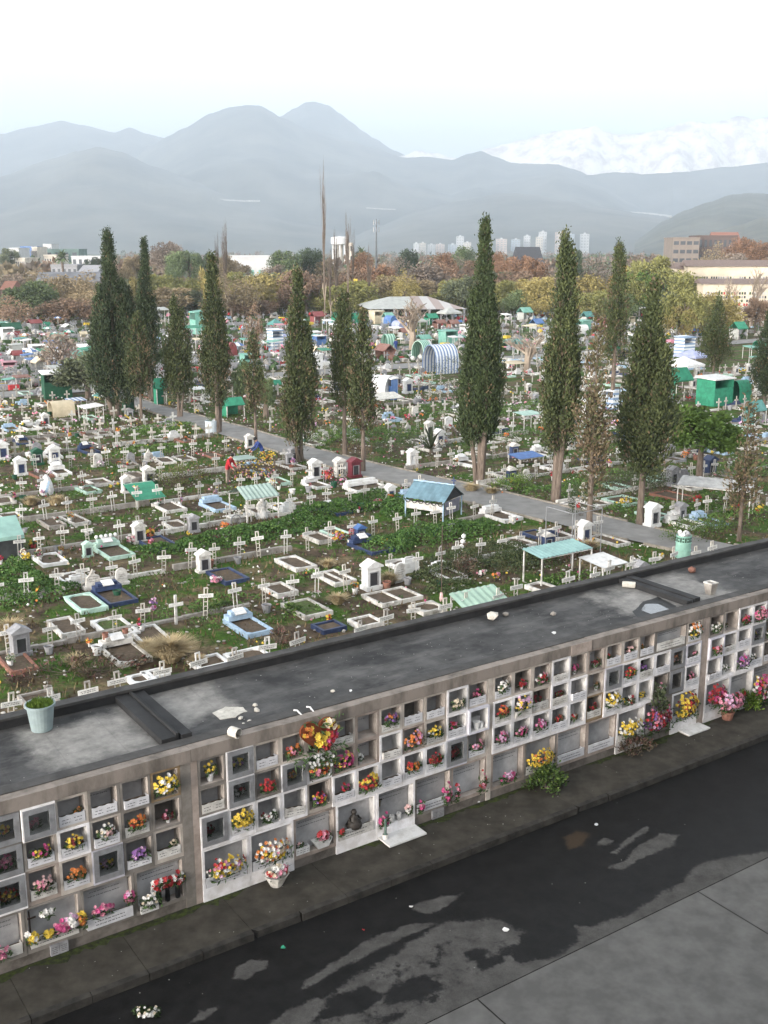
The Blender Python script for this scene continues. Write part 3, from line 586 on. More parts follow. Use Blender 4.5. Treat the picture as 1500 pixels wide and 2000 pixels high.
def block(key, label, u0, u1):
    rt = thing('niche_wall', label, 'wall', C0, ANG, 'burial niche walls along the pavement'); root[key] = rt
    e = .002
    MB().box(u0+e, u1-e, .36, 3.0, 0, 3.0).build('core', base_m, rt)
    p = MB(); p.box(u0+e, u1-e, .012, .355, 0, .195); p.build('plinth', base_m, rt)
    f = MB(); x = u0+e; rr = random.Random(int(u0*10)); segs = [u0+e]
    while segs[-1] < u1-2.2: segs.append(segs[-1]+rr.uniform(1.4, 2.6))
    segs.append(u1-e)
    for a, b in zip(segs, segs[1:]): f.box(a, b-.0015, -.055-rr.uniform(0, .012), .30, 2.955, 3.195+rr.uniform(0, .012))
    fo = f.build('fascia', fascia_m, rt)
    MB().box(u0+e, u1-e, .302, 2.90, 3.0, 3.155).build('roof_deck', roofm, rt)
    MB().box(u0+e, u1-e, .16, .42, 3.1, 3.215).build('roof_lip', bitum2, rt)
    q = MB(); q.box(u0+e, u1-e, 2.80, 3.0, 3.001, 3.33); q.build('parapet', bitum, rt)
    q = MB()
    n = int((u1-u0)/.8)
    for i in range(n): a = u0+e+(u1-u0-2*e)*i/n; q.box(a, a+(u1-u0-2*e)/n-.002, 2.77, 3.02, 3.332, 3.385+rr.uniform(-.008, .008))
    q.build('parapet_cap', bitum2, rt)
    return rt
def pillar(rt, a, b, pm, y=-.012): MB().box(a+.002, b-.002, y, .36, .0, 2.953).build('pillar', pm, rt)
rl = block('L', 'left stretch of niche wall, under the roof with the green bucket', -16, -6.5)
rm = block('M', 'long middle stretch of niche wall, under the roof with the heart wreath', -6.5, 7.65)
rr_ = block('R', 'right stretch of niche wall, beyond the roof with the puddle', 7.65, 20)
pillar(rl, -6.70, -6.5, PAINT['G']); pillar(rm, -6.5, -6.365, PAINT['K']); pillar(rm, .518, .648, PAINT['C']); pillar(rm, 7.528, 7.65, PAINT['K']); pillar(rr_, 7.65, 7.788, PAINT['K'])
for rt, pts in ((rm, (-6.46, -6.25)), (rl, (-6.85, -6.56)), (rm, (7.40, 7.63)), (rr_, (7.67, 7.9))):
    MB().box(pts[0], pts[1], .43, 2.795, 3.157, 3.29 if rt is not rr_ else 3.31).build('party_wall_upstand', bitum, rt)
MB().box(-6.555, -6.505, .45, 2.795, 3.157, 3.34).build('party_wall_upstand', bitum, rl)
MB().box(2.9, 3.55, -.078, -.0665, 2.96, 3.2).build('render_repair', PAINT['K'], rm)
ROWS = [('top', 2.345, 2.953, A_, LA, RA), ('second', 1.765, 2.345, B_, LB, RB), ('third', 1.10, 1.765, C_, LC, RC)]
SEC = {'L': 'left stretch', 'M': 'middle stretch', 'R': 'right stretch'}
def fill(sec, rowname, colname, spec, geo, seed, big=False):
    cx, oz0, w, h, pr = geo; pa, op, fl = spec.split('|')
    if not fl: return
    cols, _, sz = fl.partition(':'); where = '%s row, %s' % (rowname, colname)
    if sz == 'sideR':
        for s, side in ((1, 'right'), (-1, 'left')):
            t = thing('flower_bunch', 'wilted %s flowers, %s edge of %s' % (cname(cols), side, where.replace('bottom row, ', '').replace(' niche', ' bottom niche')), 'flowers', W(cx+s*w*.40, pr-.02, oz0), ANG, 'flowers in the niches')
            bunch(t, cols, .24 if s > 0 else .13, .5 if s > 0 else .36, .12, 18 if s > 0 else 9, seed+s, .04, True, .05)
        return
    if sz == 'pot':
        t = thing('flower_pot', 'white tapered pot with %s flowers, %s' % (cname(cols), where), 'flower pot', W(cx, pr+.10, oz0+.004), ANG, 'flowers in the niches')
        pot_mb(.05, .085, .16).build('pot', white2, t)
        if cols == 'W': 
            t['label'] = 'two plain white pots, %s' % where; p2 = pot_mb(.04, .05, .12).build('pot', white2, t, (.14, 0, 0))
            MB().box(-.2, .2, .12, .14, 0, .22).build('plaque', plaquem, t)
        else: bunch(t, cols, .24, .24, .1, 16, seed, .03, True, .16)
        return
    W_, H_, D_2, n = SZ[sz]; k = 1.0 if sz in 'x low' else min(1, w/.47)
    y = pr+.03 if 'f' not in op else pr+.16
    if sz == 's' or sz == 't': y += .07
    cc = [c for c in cols if c in FM] or ['W']
    base = .15 if 'p' in op else .08
    if sz == 'x': base = .14
    if sz == 'low': base = .02
    off = {'s': .05, 't': .12}.get(sz, 0)*(1 if seed % 2 else -1)
    t = thing('flower_bunch', '%s flowers, %s' % (cname(cc), where), 'flowers', W(cx+off, y, oz0+.004), ANG, 'flowers in the niches')
    rb = .038 if sz in 'bx' else .031
    bunch(t, cc, min(W_, w*1.02) if sz != 'b' else W_*.96, min(H_, h*.8), D_2, n, seed, rb, True, base, green=10 if sz in 'st' else 26)
    if sz in 'st' and 'p' not in op and 'f' not in op: pot_mb(.035, .055, .12, 8).build('vase', white2, t)
for rn, z0, z1, am, al, ar in ROWS:
    for k in range(24):
        sp = am.get(k)
        if not sp: continue
        x0 = (-6.363+k*PIT) if k < 12 else .65+(k-12)*PIT; x1 = x0+PIT
        if 'q2' in sp: x1 += PIT
        g_ = niche(rm, x0, x1, z0, z1, sp.split('|')[0], int(100*z0)+k, sp.split('|')[1]); NICHES['M', rn, k] = g_
        cn = '%s niche right of %s pillar' % (od(k+1 if k < 12 else k-11), 'left' if k < 12 else 'centre')
        fill('M', rn, cn, sp, g_, int(100*z0)+k*3)
    for k in range(7):
        sp = al[k]; x1 = -6.702-k*PIT; g_ = niche(rl, x1-PIT, x1, z0, z1, sp.split('|')[0], int(50*z0)+k, sp.split('|')[1]); NICHES['L', rn, k] = g_
        fill('L', rn, '%s niche left of left pillar' % od(k+1), sp, g_, int(70*z0)+k*5)
        sp = ar[k]; x0 = 7.79+k*PIT; g_ = niche(rr_, x0, x0+PIT, z0, z1, sp.split('|')[0], int(60*z0)+k, sp.split('|')[1]); NICHES['R', rn, k] = g_
        fill('R', rn, '%s niche right of right pillar' % od(k+1), sp, g_, int(90*z0)+k*7)
P2 = PIT*12/7
for k in range(14):
    x0 = (-6.363+k*P2) if k < 7 else .65+(k-7)*P2; sp = D_[k]
    g_ = niche(rm, x0, x0+P2, 0, 1.098, sp.split('|')[0], 900+k, sp.split('|')[1]); NICHES['M', 'bottom', k] = g_
    fill('M', 'bottom', '%s wide niche right of %s pillar' % (od(k+1 if k < 7 else k-6), 'left' if k < 7 else 'centre'), sp, g_, 930+k*3, True)
for k in range(5):
    x1 = -6.702-k*P2; sp = LD[k]; g_ = niche(rl, x1-P2, x1, 0, 1.098, sp.split('|')[0], 960+k, sp.split('|')[1]); NICHES['L', 'bottom', k] = g_
    fill('L', 'bottom', '%s wide niche left of left pillar' % od(k+1), sp, g_, 980+k*3, True)
    if k < 4:
        x0 = 7.79+k*P2; sp = RD[k]; g_ = niche(rr_, x0, x0+P2, 0, 1.098, sp.split('|')[0], 990+k, sp.split('|')[1]); NICHES['R', 'bottom', k] = g_
        fill('R', 'bottom', '%s wide niche right of right pillar' % od(k+1), sp, g_, 1000+k*3, True)
# extra surfaces beyond the frame keep the wall closed
for rt, a, b in ((rl, -16, -10.72), (rr_, 11.81, 20)): MB().box(a+.01, b-.01, .0, .355, .2, 2.95).build('wall_face', PAINT['G'], rt)
# ---- hand-placed contents of the large niches and the pavement in front
def wthing(name, label, cat, px, py, w=-.0, group=None, z=None):    # on the wall face (plane w) at a photo point
    r = ray(px, py); t = (w+C0.dot(WD))/(r.dot(WD)); p = Vector((0, 0, CH))+r*t
    if z is not None: p.z = z
    return thing(name, label, cat, p, ANG, group)
def nz_(k, row='bottom', s='M'): return NICHES[s, row, k]
def inn(name, label, cat, geo, dx, dy=0.0, dz=0.004, group=None): return thing(name, label, cat, W(geo[0]+dx, geo[4]+dy, geo[1]+dz), ANG, group)
g_ = nz_(2); t = inn('flower_bowl', 'white bowl of pink flowers before the plaque left of the dark statue', 'flower bowl', g_, .18, .03)
MB().prism([(-.22, .17), (-.12, 0), (.12, 0), (.22, .17)], -.06, .1, 'y').build('bowl', white2, t); bunch(t, 'PPR', .34, .22, .12, 26, 77, .045, True, .16)
for i, dx in enumerate((-.36, -.20)):
    t = inn('planter', '%s small white planter at the left foot of the plaque left of the statue' % ('left' if i == 0 else 'right'), 'planter', g_, dx, -.0)
    planter_mb(.15, .15, 5+i, .1).build('planter_box', [white2, ink, soilm], t)
t = inn('flower_bunch', 'tiny cream flowers above the small white planters', 'flowers', g_, -.33, .06, .12); bunch(t, 'CKW', .14, .12, .06, 7, 5, .03, True, .04)
g_ = nz_(3); t = inn('statue', 'dark figurine seated in the wide white niche', 'statue', g_, .0, .10, .17)
s = MB(); s.lathe([(.17, 0), (.175, .05), (.13, .11), (.09, .17), (.085, .22), (.05, .25), (.035, .27), (.058, .30), (.062, .335), (.04, .37), (0, .385)], 12); s.build('figure', mat('dark_bronze', (.05, .042, .034), (.025, .022, .02), 14, .5), t, smooth=True)
a = MB()
for sg in (-1, 1): a.tube([(sg*.09, 0, .21), (sg*.15, -.03, .14), (sg*.05, -.10, .12)], [.028, .026, .02], 6)
a.build('arms', mat('dark_bronze', (.05, .042, .034)), t, smooth=True)
t = inn('flower_bunch', 'red flower cluster at the left corner of the statue niche', 'flowers', g_, -.40, -.04, .14); bunch(t, 'RR', .12, .14, .06, 8, 6, .035, True, .03)
g_ = nz_(4); t = inn('crucifix', 'dark crucifix beside the long inscription above the marble slab', 'crucifix', g_, -.36, .12, .30)
MB().box(-.014, .014, 0, .02, 0, .36).box(-.09, -.0145, .001, .019, .235, .265).box(.0145, .09, .001, .019, .235, .265).build('cross', mat('dark_wood', (.05, .035, .03)), t)
MB().prism([(-.035, .1), (.03, .12), (.035, .2), (.05, .24), (-.05, .26), (-.02, .2)], -.02, -.002, 'y').build('figure', mat('aged_brass', (.22, .18, .10), None, 5, .4, metal=.6), t)
for i, dx in enumerate((-.06, .12)):
    t = inn('candle_jar', '%s white candle jar on the ledge under the long inscription' % ('left' if i == 0 else 'right'), 'candle', g_, dx, .07, .004)
    MB().lathe([(.045, 0), (.055, .02), (.055, .13), (.05, .14), (.045, .135), (0, .13)], 12).build('jar', white2, t, smooth=True); MB().lathe([(.006, 0), (.006, .03), (0, .034)], 6, (0, 0, .13)).build('wick', blackp, t)
t = inn('flower_bunch', 'white orchid right of the two candle jars', 'flowers', g_, .33, .04); bunch(t, 'WWK', .16, .24, .08, 12, 8, .04, True, .08)
t = inn('flower_bunch', 'dark pink flowers left of the two candle jars', 'flowers', g_, -.32, -.02); bunch(t, 'DMP', .26, .30, .1, 16, 9, .04, True, .02)
t = thing('vase_stand', 'tall green vase leaning at the left end of the marble slab', 'vase', W(g_[0]-.36, -.16, .075), ANG)
MB().lathe([(.05, 0), (.055, .09), (.03, .1), (.028, .42), (.04, .46), (.03, .45), (0, .44)], 10).build('vase', mat('green_glaze', (.10, .16, .13), None, 8, .3), t, smooth=True); MB().lathe([(.062, 0), (.062, .10), (.056, .101), (.056, .003)], 10).build('holder', white, t)
t = thing('marble_slab', 'white marble ledge slab at the foot of the wall under the candles', 'slab', W(g_[0]+.02, -.26, 0), ANG)
MB().box(-.47, .47, -.20, .23, .035, .07).build('slab_top', white2, t); MB().box(-.45, .45, -.16, .22, 0, .034).build('slab_bed', conc, t)
g_ = nz_(13); t = thing('marble_slab', 'grey marble ledge slab below the red and yellow flowers', 'slab', W(g_[0]+.20, -.24, 0), ANG)
MB().box(-.40, .40, -.16, .22, .035, .07).build('slab_top', white2, t); MB().box(-.38, .38, -.12, .2, 0, .034).build('slab_bed', conc, t)
for (nk, sec, dx, lb) in ((2, 'L', .05, 'small twin-page stone book plaque leaning on the plinth, left stretch'), (5, 'M', .12, 'small twin-page stone book plaque leaning on the plinth, right of the candles')):
    g_ = nz_(nk, 'bottom', sec); t = thing('book_plaque', lb, 'plaque', W(g_[0]+dx, -.03, .03), ANG); m = MB(); m.box(-.155, -.004, -.02, .03, 0, .20); m.box(.004, .155, -.02, .03, 0, .20)
    strokes(m, -.135, -.02, .03, .17, -.0225, 4, 1, 3, .012); strokes(m, .02, .135, .03, .17, -.0225, 4, 1, 4, .012); m.build('stone_pages', [greyst, ink], t)
# left stretch bottom niches
g_ = nz_(0, 'bottom', 'L')
t = inn('flower_box', 'white box of white flowers beside the dark vases', 'flower box', g_, -.24, -.05, -.05); planter_mb(.34, .17, 5, .16, False).build('planter_box', [white2, ink, soilm], t); bunch(t, 'WWC', .40, .30, .16, 34, 31, .032, True, .16, green=40)
for i, dx in enumerate((-.02, .14, .34)):
    t = inn('flower_vase', ['dark vase of white and red roses, nearest the white box', 'dark vase of red roses in the middle of the row of vases', 'dark vase of white, red and yellow roses at the pillar end'][i], 'vase', g_, dx, .03, .0)
    MB().lathe([(.045, 0), (.05, .02), (.042, .22), (.055, .30), (.045, .29), (0, .28)], 10).build('vase', blackp, t, smooth=True); bunch(t, ['WRW', 'RRD', 'WRY'][i], .28, .24, .12, 15, 40+i, .05, True, .30)
g_ = nz_(1, 'bottom', 'L')
t = inn('flower_bunch', 'pink flowers in the middle of the long white planter, left stretch', 'flowers', g_, -.12, -.02, .16); bunch(t, 'PPM', .38, .24, .10, 22, 51, .045, True, .06)
t = inn('flower_bunch', 'pink and magenta flowers at the right end of the long white planter', 'flowers', g_, .38, -.02, .2); bunch(t, 'PML', .22, .26, .10, 14, 52, .045, True, .08)
g_ = nz_(2, 'bottom', 'L')
for dx, cols, w, h, lb in ((-.40, 'YYW', .2, .22, 'yellow and white flowers at the left end, third wide niche of the left stretch'), (-.12, 'Y', .16, .15, 'round yellow bloom beside the pink ones, left stretch'), (.13, 'PMPW', .34, .22, 'bright pink flowers amid the mixed row, left stretch'), (.30, 'WLW', .26, .28, 'white and lilac flowers near the right end of the mixed row'), (.46, 'YO', .15, .28, 'yellow sunflower at the right end of the mixed row')):
    t = inn('flower_bunch', lb, 'flowers', g_, dx, -.03, .14); bunch(t, cols, w, h, .12, max(6, int(w*h*420)), int(90+dx*40), .05, True, .02)
t = inn('white_lily', 'white lily leaning high beside the inscription, left stretch', 'flowers', g_, -.08, .06, .36); bunch(t, 'WW', .24, .16, .06, 7, 66, .06, True, .14)
t = inn('crucifix', 'dark iron crucifix standing left of the white lily', 'crucifix', g_, -.38, .10, .24); MB().box(-.012, .012, 0, .02, 0, .42).box(-.11, -.0125, .001, .019, .27, .30).box(.0125, .11, .001, .019, .27, .30).build('cross', mat('rusted_iron', (.10, .075, .06)), t)
# pavement flowers and shrubs
rb = random.Random(3)
def shrub_mb(rx, ry, h, n, seed, L=.09, Wd=.045, flat=.2):
    r = random.Random(seed); m = MB(); cl = []
    for i in range(max(8, n//26)):
        t = r.uniform(0, 6.283); e = math.acos(r.uniform(-.15, 1)); k = r.uniform(.72, 1.05)
        cl.append(Vector((rx*k*math.sin(e)*math.cos(t), ry*k*math.sin(e)*math.sin(t), h*(.30+.66*k*math.cos(e)))))
    for i in range(n):
        c = r.choice(cl)+Vector((r.gauss(0, rx*.17), r.gauss(0, ry*.17), r.gauss(0, h*.10)))
        c.z = max(.02, c.z); d = (Vector((c.x/rx, c.y/ry, .55))+Vector((r.uniform(-.8, .8), r.uniform(-.8, .8), r.uniform(-.5, .8)))).normalized()
        m.leaf(c, d, d.orthogonal().normalized().lerp(d.cross(d.orthogonal()).normalized(), r.random()).normalized(), L*r.uniform(.6, 1.4), Wd*r.uniform(.6, 1.3), 1 if r.random() < .25 else 0)
    for i in range(7):
        c = r.choice(cl); m.bar((0, 0, 0), c*.9, .012, mi=2)
    return m
GRN = [mat('shrub_leaf', (.065, .115, .025), (.03, .06, .014), 10, .75, rnd=.1), mat('shrub_leaf_light', (.12, .18, .035), None, 10, .7, rnd=.1), bark]
DRY = [mat('brown_shrub_leaf', (.10, .075, .05), (.05, .045, .028), 10, .85, rnd=.1), mat('red_shrub_leaf', (.13, .06, .05), None, 10, .8, rnd=.1), bark]
OLV = [mat('dull_shrub_leaf', (.055, .075, .035), (.03, .04, .02), 10, .8, rnd=.1), mat('dull_shrub_leaf_light', (.085, .105, .05), None, 10, .8, rnd=.1), bark]
YGR = [mat('bright_shrub_leaf', (.10, .17, .02), (.05, .09, .012), 10, .7, rnd=.1), mat('bright_shrub_tip', (.17, .25, .04), None, 10, .7, rnd=.1), bark]
STRAW = [mat('straw_blade', (.46, .37, .21), (.30, .23, .13), 10, .9, rnd=.1), mat('straw_blade_pale', (.58, .48, .30), None, 10, .9, rnd=.1), bark]
def shrub(label, loc, rx, ry, h, n, seed, mats, L=.09, Wd=.045, name='shrub', cat='shrub', group=None):
    t = thing(name, label, cat, loc, ANG, group); m = shrub_mb(rx, ry, h, n, seed, L, Wd); a = MB(); b = MB()
    for f, mi in zip(m.f, m.m): (b if mi == 2 else a).face([m.v[i] for i in f], mi)
    a.m = [min(1, x) for x in a.m]; a.build('foliage', mats[:2], t); b.m = [0]*len(b.m); b.build('stems', mats[2], t); return t
def wloc(px, py): return gp(px, py)
shrub('leafy green shrub on the pavement under the big yellow flowers', gp(1065, 1540), .44, .34, .52, 900, 1, GRN, .10, .05)
shrub('brown reddish low shrub on the pavement against the wall', gp(1240, 1470), .42, .32, .38, 800, 2, DRY, .08, .04)
shrub('bright green rounded shrub on the pavement right of the pink heap', gp(1457, 1385), .34, .32, .50, 900, 4, YGR, .09, .04)
shrub('small green creeper at the corner of the plain plaque', gp(1192, 1458), .16, .12, .55, 240, 5, OLV, .08, .04)
t = thing('flower_basket', 'white fluted basket of white and pink flowers standing on the pavement', 'flower basket', gp(540, 1728), ANG)
MB().lathe([(.12, 0), (.125, .01), (.20, .16), (.26, .26), (.25, .262), (.19, .16), (0, .12)], 10).build('basket', oldwhite, t); bunch(t, 'WWPCR', .50, .26, .22, 48, 61, .05, True, .24)
t = thing('hydrangea_pot', 'big pink hydrangea in a brown pot on the pavement', 'flowering plant', gp(1420, 1404), ANG)
pot_mb(.13, .18, .22).build('pot', brick, t)
t2 = t; bunch(t, 'PLPP', .95, .42, .34, 90, 62, .055, True, .34, green=110)
t = thing('flower_bunch', 'purple, red and white heap of flowers on the ground at the green dark niche', 'flowers', gp(1300, 1420), ANG); bunch(t, 'WDPR', .7, .3, .2, 36, 63, .05, True, .1, green=60)
shrub('dark green plants hanging out of the open niche between the flower heaps', W(5.95, -.12, .75), .26, .16, .75, 360, 6, OLV, .10, .05)
shrub('green leafy plant on the ground left of the grey marble slab', gp(1335, 1412), .26, .2, .34, 320, 7, GRN, .09, .05)
t = thing('flower_bunch', 'withered cream flowers lying on the ground below the plain plaque', 'flowers', gp(1167, 1478), ANG); bunch(t, 'CNC', .3, .16, .12, 16, 64, .04, True, .03, green=30)
t = thing('flower_bunch', 'pink and red heap spilling onto the pavement at the far right', 'flowers', W(9.95, -.10, .02), ANG); bunch(t, 'PRMWY', .8, .8, .25, 80, 65, .05, True, .05, green=70)
t = thing('flower_bunch', 'wilted white flower heap lying in the gutter of the road', 'flowers', gp(290, 1972, -.126), 0); bunch(t, 'WCWC', .42, .1, .25, 40, 67, .03, True, .01, (0, -.2, 1), green=70)
t = thing('flower_bunch', 'big purple, pink and red heap filling the niche left of the yellow mass', 'flowers', W(nz_(12)[0]-.05, -.04, .26), ANG); bunch(t, 'VLDRPVL', 1.0, .72, .24, 170, 71, .045, True, .04, green=70)
t = thing('flower_bunch', 'big bunch of yellow and dark red flowers above the grey marble slab', 'flowers', W(nz_(13)[0]-.02, -.06, .30), ANG); bunch(t, 'YYDYYR', .80, .66, .24, 150, 72, .045, True, .12, green=60)
t = thing('flower_bunch', 'red and crimson mass in the first wide niche right of right pillar', 'flowers', W(nz_(0, 'bottom', 'R')[0]-.05, -.03, .42), ANG); bunch(t, 'RMRD', .72, .52, .2, 110, 73, .045, True, .04, green=40)
# heart wreath over the edge of the roof
t = wthing('heart_wreath', 'heart-shaped wreath with yellow and red flowers hung over the fascia', 'wreath', 622, 1440, -.12)
H = []
for i in range(40):
    a = 2*math.pi*i/40; H.append((.024*16*math.sin(a)**3*1.05, .024*(13*math.cos(a)-5*math.cos(2*a)-2*math.cos(3*a)-math.cos(4*a))+.08))
MB().prism(H, 0, .05, 'y').build('heart_panel', mat('rust_fabric', (.20, .05, .018), (.13, .035, .015), 12, .8), t)
def sub(nm, x, z, y=-.02):
    return link(nm, None, t, (x, y, z))
for cols, x, z, w, h, n, r in (('YY', .05, -.02, .26, .22, 26, .06), ('YC', .27, .26, .24, .20, 18, .055), ('OOY', -.28, .22, .2, .16, 12, .055), ('RRM', .26, .04, .22, .26, 22, .055), ('RD', .14, -.16, .26, .14, 14, .05)):
    e = MB(); rnd = random.Random(int(x*100)); bs = {}
    for i in range(n):
        xx, zz = rnd.uniform(-.5, .5), rnd.uniform(-.5, .5); bloom(bs.setdefault(rnd.choice(cols), MB()), (x+xx*w, -.03-rnd.random()*.1, z+zz*h), (xx, -1, .5+zz), r*rnd.uniform(.8, 1.2), rnd)
    for c, mb in bs.items(): mb.build(FN[c].replace(' ', '_')+'_blooms', FM[c], t)
lm = MB(); rnd = random.Random(4)
for i in range(240):
    x = rnd.gauss(0, .26); z = rnd.uniform(-.62, -.2) if i < 190 else rnd.uniform(-.2, .4); d = Vector((rnd.uniform(-1, 1), rnd.uniform(-1, 0), rnd.uniform(-1, .6))).normalized()
    lm.leaf((x, -rnd.random()*.12, z), d, d.orthogonal().normalized(), rnd.uniform(.08, .2), .035)
lm.build('leaves', leafm, t)
wb = MB()
for i in range(16): bloom(wb, (rnd.gauss(0, .22), -.08-rnd.random()*.06, rnd.uniform(-.6, -.3)), (0, -1, .4), .04, rnd)
wb.build('white_blooms', FM['W'], t)
for s in (-.12, .12):
    MB().tube([(s, .06, .25), (s*1.2-.12, .35, .50), (s*1.2-.16, .42, .49)], [.018, .018, .018], 6).build('stand_leg', white2, t)
# ---- things lying on the roof
ZR = 3.156
def rthing(name, label, cat, px, py, g=None, rz=0): return thing(name, label, cat, gp(px, py, ZR), rz, g)
t = rthing('bucket', 'pale grey-blue bucket planted with bright green grass on the roof', 'bucket', 82, 1424)
pl = mat('pale_blue_plastic', (.25, .31, .31), (.18, .225, .23), 3, .5)
MB().lathe([(.19, 0), (.20, .01), (.255, .48), (.285, .485), (.285, .53), (.262, .53), (.255, .485), (.25, .44), (0, .44)], 24).build('body', pl, t, smooth=False)
MB().lathe([(.24, 0), (.24, .03), (0, .04)], 20, (0, 0, .43)).build('soil', soilm, t)
q = MB(); rnd = random.Random(8)
for i in range(420):
    a = rnd.random()*6.28; rr = .235*math.sqrt(rnd.random()); d = Vector((rnd.uniform(-.6, .6), rnd.uniform(-.6, .6), 1)).normalized(); q.leaf((rr*math.cos(a), rr*math.sin(a), .50+rnd.uniform(-.02, .05)), d, d.orthogonal().normalized(), .12, .025, int(rnd.random() < .4))
q.build('grass', YGR[:2], t)
crumb = mat('lime_plaster', (.56, .53, .47), (.36, .34, .30), 9, .95, bump=.6)
def flatblob(pts, z0, z1, px=None, seed=2, amp=.05):
    m = MB(); P = ragged([gp(x, y, ZR) for x, y in pts], 0, amp, seed, .06); m.prism([(p.x, p.y) for p in P], z0, z1); return m
tag(flatblob([(415, 1393), (440, 1381), (475, 1382), (483, 1390), (460, 1402), (430, 1406)], ZR, ZR+.012).build('plaster_spill', crumb), 'white splash of plaster dried on the dark roof', 'spill')
def rain():
    m = bpy.data.materials.new('rain_water'); m.use_nodes = True; b = m.node_tree.nodes['Principled BSDF']; b.inputs['Base Color'].default_value = (.10, .105, .11, 1); b.inputs['Roughness'].default_value = .03; b.inputs['Specular IOR Level'].default_value = .8; return m
tag(flatblob([(1235, 1195), (1255, 1175), (1285, 1165), (1320, 1185), (1330, 1200), (1280, 1208), (1250, 1212)], ZR, ZR+.003, seed=5, amp=.06).build('damp_patch', wetm), kind='structure')
tag(flatblob([(1252, 1192), (1262, 1180), (1285, 1180), (1312, 1192), (1300, 1198), (1275, 1201)], ZR, ZR+.006, seed=6, amp=.03).build('rain_puddle', rain()), 'shallow rain puddle reflecting the sky on the roof', 'puddle')
rs = random.Random(21)
def stone(lb, px, py, r, m=conc, nm='concrete_lump', cat='rubble', sq=(1.2, 1, .8)):
    t = MB(); t.blob((0, 0, r*.6), r, rs, 0, sq); tag(t.build(nm, m, None, gp(px, py, ZR), rs.random()*3), lb, cat, 'debris on the roof')
stone('pale stone lying on the middle roof near its back parapet', 962, 1210, .16, crumb); stone('small tan stone right of the pale stone on the roof', 987, 1203, .09); stone('grey pebble near the back parapet, middle roof', 1080, 1202, .07)
stone('round pale stone on the right roof near its back parapet', 1430, 1080, .12, crumb); stone('brown brick fragment on the right roof', 1350, 1118, .12, brick); stone('tan stone on the roof lip behind the plaster splash', 500, 1388, .05, crumb)
for i, (x, y) in enumerate(((498, 1379), (502, 1390), (470, 1405), (488, 1412), (476, 1418), (650, 1352))): stone('white plaster crumb, %s of the crumbs around the plaster splash' % od(i+1), x, y, .05, crumb, 'plaster_crumb')
t = rthing('rolled_can', 'pale rolled tin lying at the front edge of the roof', 'can', 450, 1438, None, .4); q = MB().lathe([(.09, 0), (.10, .01), (.10, .2), (.09, .21), (.08, .2), (.08, .04), (0, .04)], 14)
o = q.build('body', crumb, t, (0, 0, .105)); o.rotation_euler = (math.pi/2, 0, .6)
t = rthing('pipe_piece', 'short pale pipe piece beside the party wall on the roof', 'pipe', 1215, 1147, None, -.25); o = MB().lathe([(.07, 0), (.085, .01), (.085, .34), (.07, .35), (.06, .34), (.06, .03), (0, .03)], 12).build('pipe', crumb, t, (0, 0, .09)); o.rotation_euler = (0, math.pi/2, 0)
t = rthing('square_vase', 'small square concrete vase standing on the right roof', 'vase', 1387, 1160, None, ANG); MB().hexa([(-.09, -.09, 0), (.09, -.09, 0), (.09, .09, 0), (-.09, .09, 0), (-.13, -.13, .3), (.13, -.13, .3), (.13, .13, .3), (-.13, .13, .3)]).build('body', conc, t)
f = MB(); f.box(-.14, -.10, -.14, .14, .301, .33); f.box(.10, .14, -.14, .14, .301, .33); f.box(-.099, .099, -.14, -.10, .301, .33); f.box(-.099, .099, .10, .14, .301, .33); f.build('rim', white, t)
t = rthing('wooden_lath', 'thin reddish wooden lath lying on the front of the roof', 'lath', 540, 1412, None, ANG+.06); MB().box(-.34, .34, -.03, .03, 0, .02).build('lath', brick, t)
t = rthing('blue_tube', 'small blue plastic tube among the crumbs on the roof', 'tube', 488, 1416, None, .3); o = MB().lathe([(.02, 0), (.022, .01), (.022, .14), (.01, .16), (0, .16)], 8).build('tube', mat('bright_blue', (.05, .22, .55)), t, (0, 0, .025)); o.rotation_euler = (0, math.pi/2, 0)
def scrap(lb, px, py, s, m=white2, z=ZR, seed=1):
    r = random.Random(seed); q = MB(); P = [(math.cos(a)*s*r.uniform(.7, 1.1), math.sin(a)*s*r.uniform(.5, .8)) for a in (0, 1, 2.1, 3.1, 4.2, 5.2)]
    q.face([(x, y, .012+r.random()*.03) for x, y in P]); o = q.build('paper_scrap', m, None, gp(px, py, z), r.random()*3)
    sm = o.modifiers.new('thick', 'SOLIDIFY'); sm.thickness = .004; return tag(o, lb, 'litter', 'scraps of litter')
scrap('white scrap of paper on the left roof near the bottom left', 60, 1536, .10, seed=2); scrap('white square paper scrap on the middle roof right half', 1082, 1238, .09, seed=3); scrap('white scrap beside the double party wall, left roof end', 275, 1371, .14, seed=4)
scrap('pale scrap on the right roof beside the round stone', 1475, 1072, .13, seed=5); scrap('pink petal scrap at the edge of the left roof', 168, 1510, .05, FM['P'], seed=6); scrap('small white scrap in the middle of the roof', 685, 1351, .05, seed=7)
for i, (x, y, z, s, m) in enumerate(((988, 1818, -.12, .075, white2), (803, 1772, -.12, .06, white2), (553, 1852, -.12, .06, mat('green_plastic', (.04, .30, .18))), (1445, 1458, -.12, .09, white2), (1165, 1612, -.12, .06, white2), (710, 1818, -.12, .03, FM['R']), (935, 1568, .0, .05, white2))):
    scrap(['crumpled white and pink wrapper lying mid-road', 'white bent wrapper on the road near the kerb side patch', 'green plastic wrapper on the wet road near the kerb', 'white scrap on the kerb at the far right', 'tiny white scrap on the wet road right of the rust stain', 'tiny red petal on the wet road', 'tiny pale scrap on the mossy pavement'][i], x, y, s, m, z, 30+i)
sp = MB(); r = random.Random(77)      # fine grit and plaster specks scattered over roofs and pavement
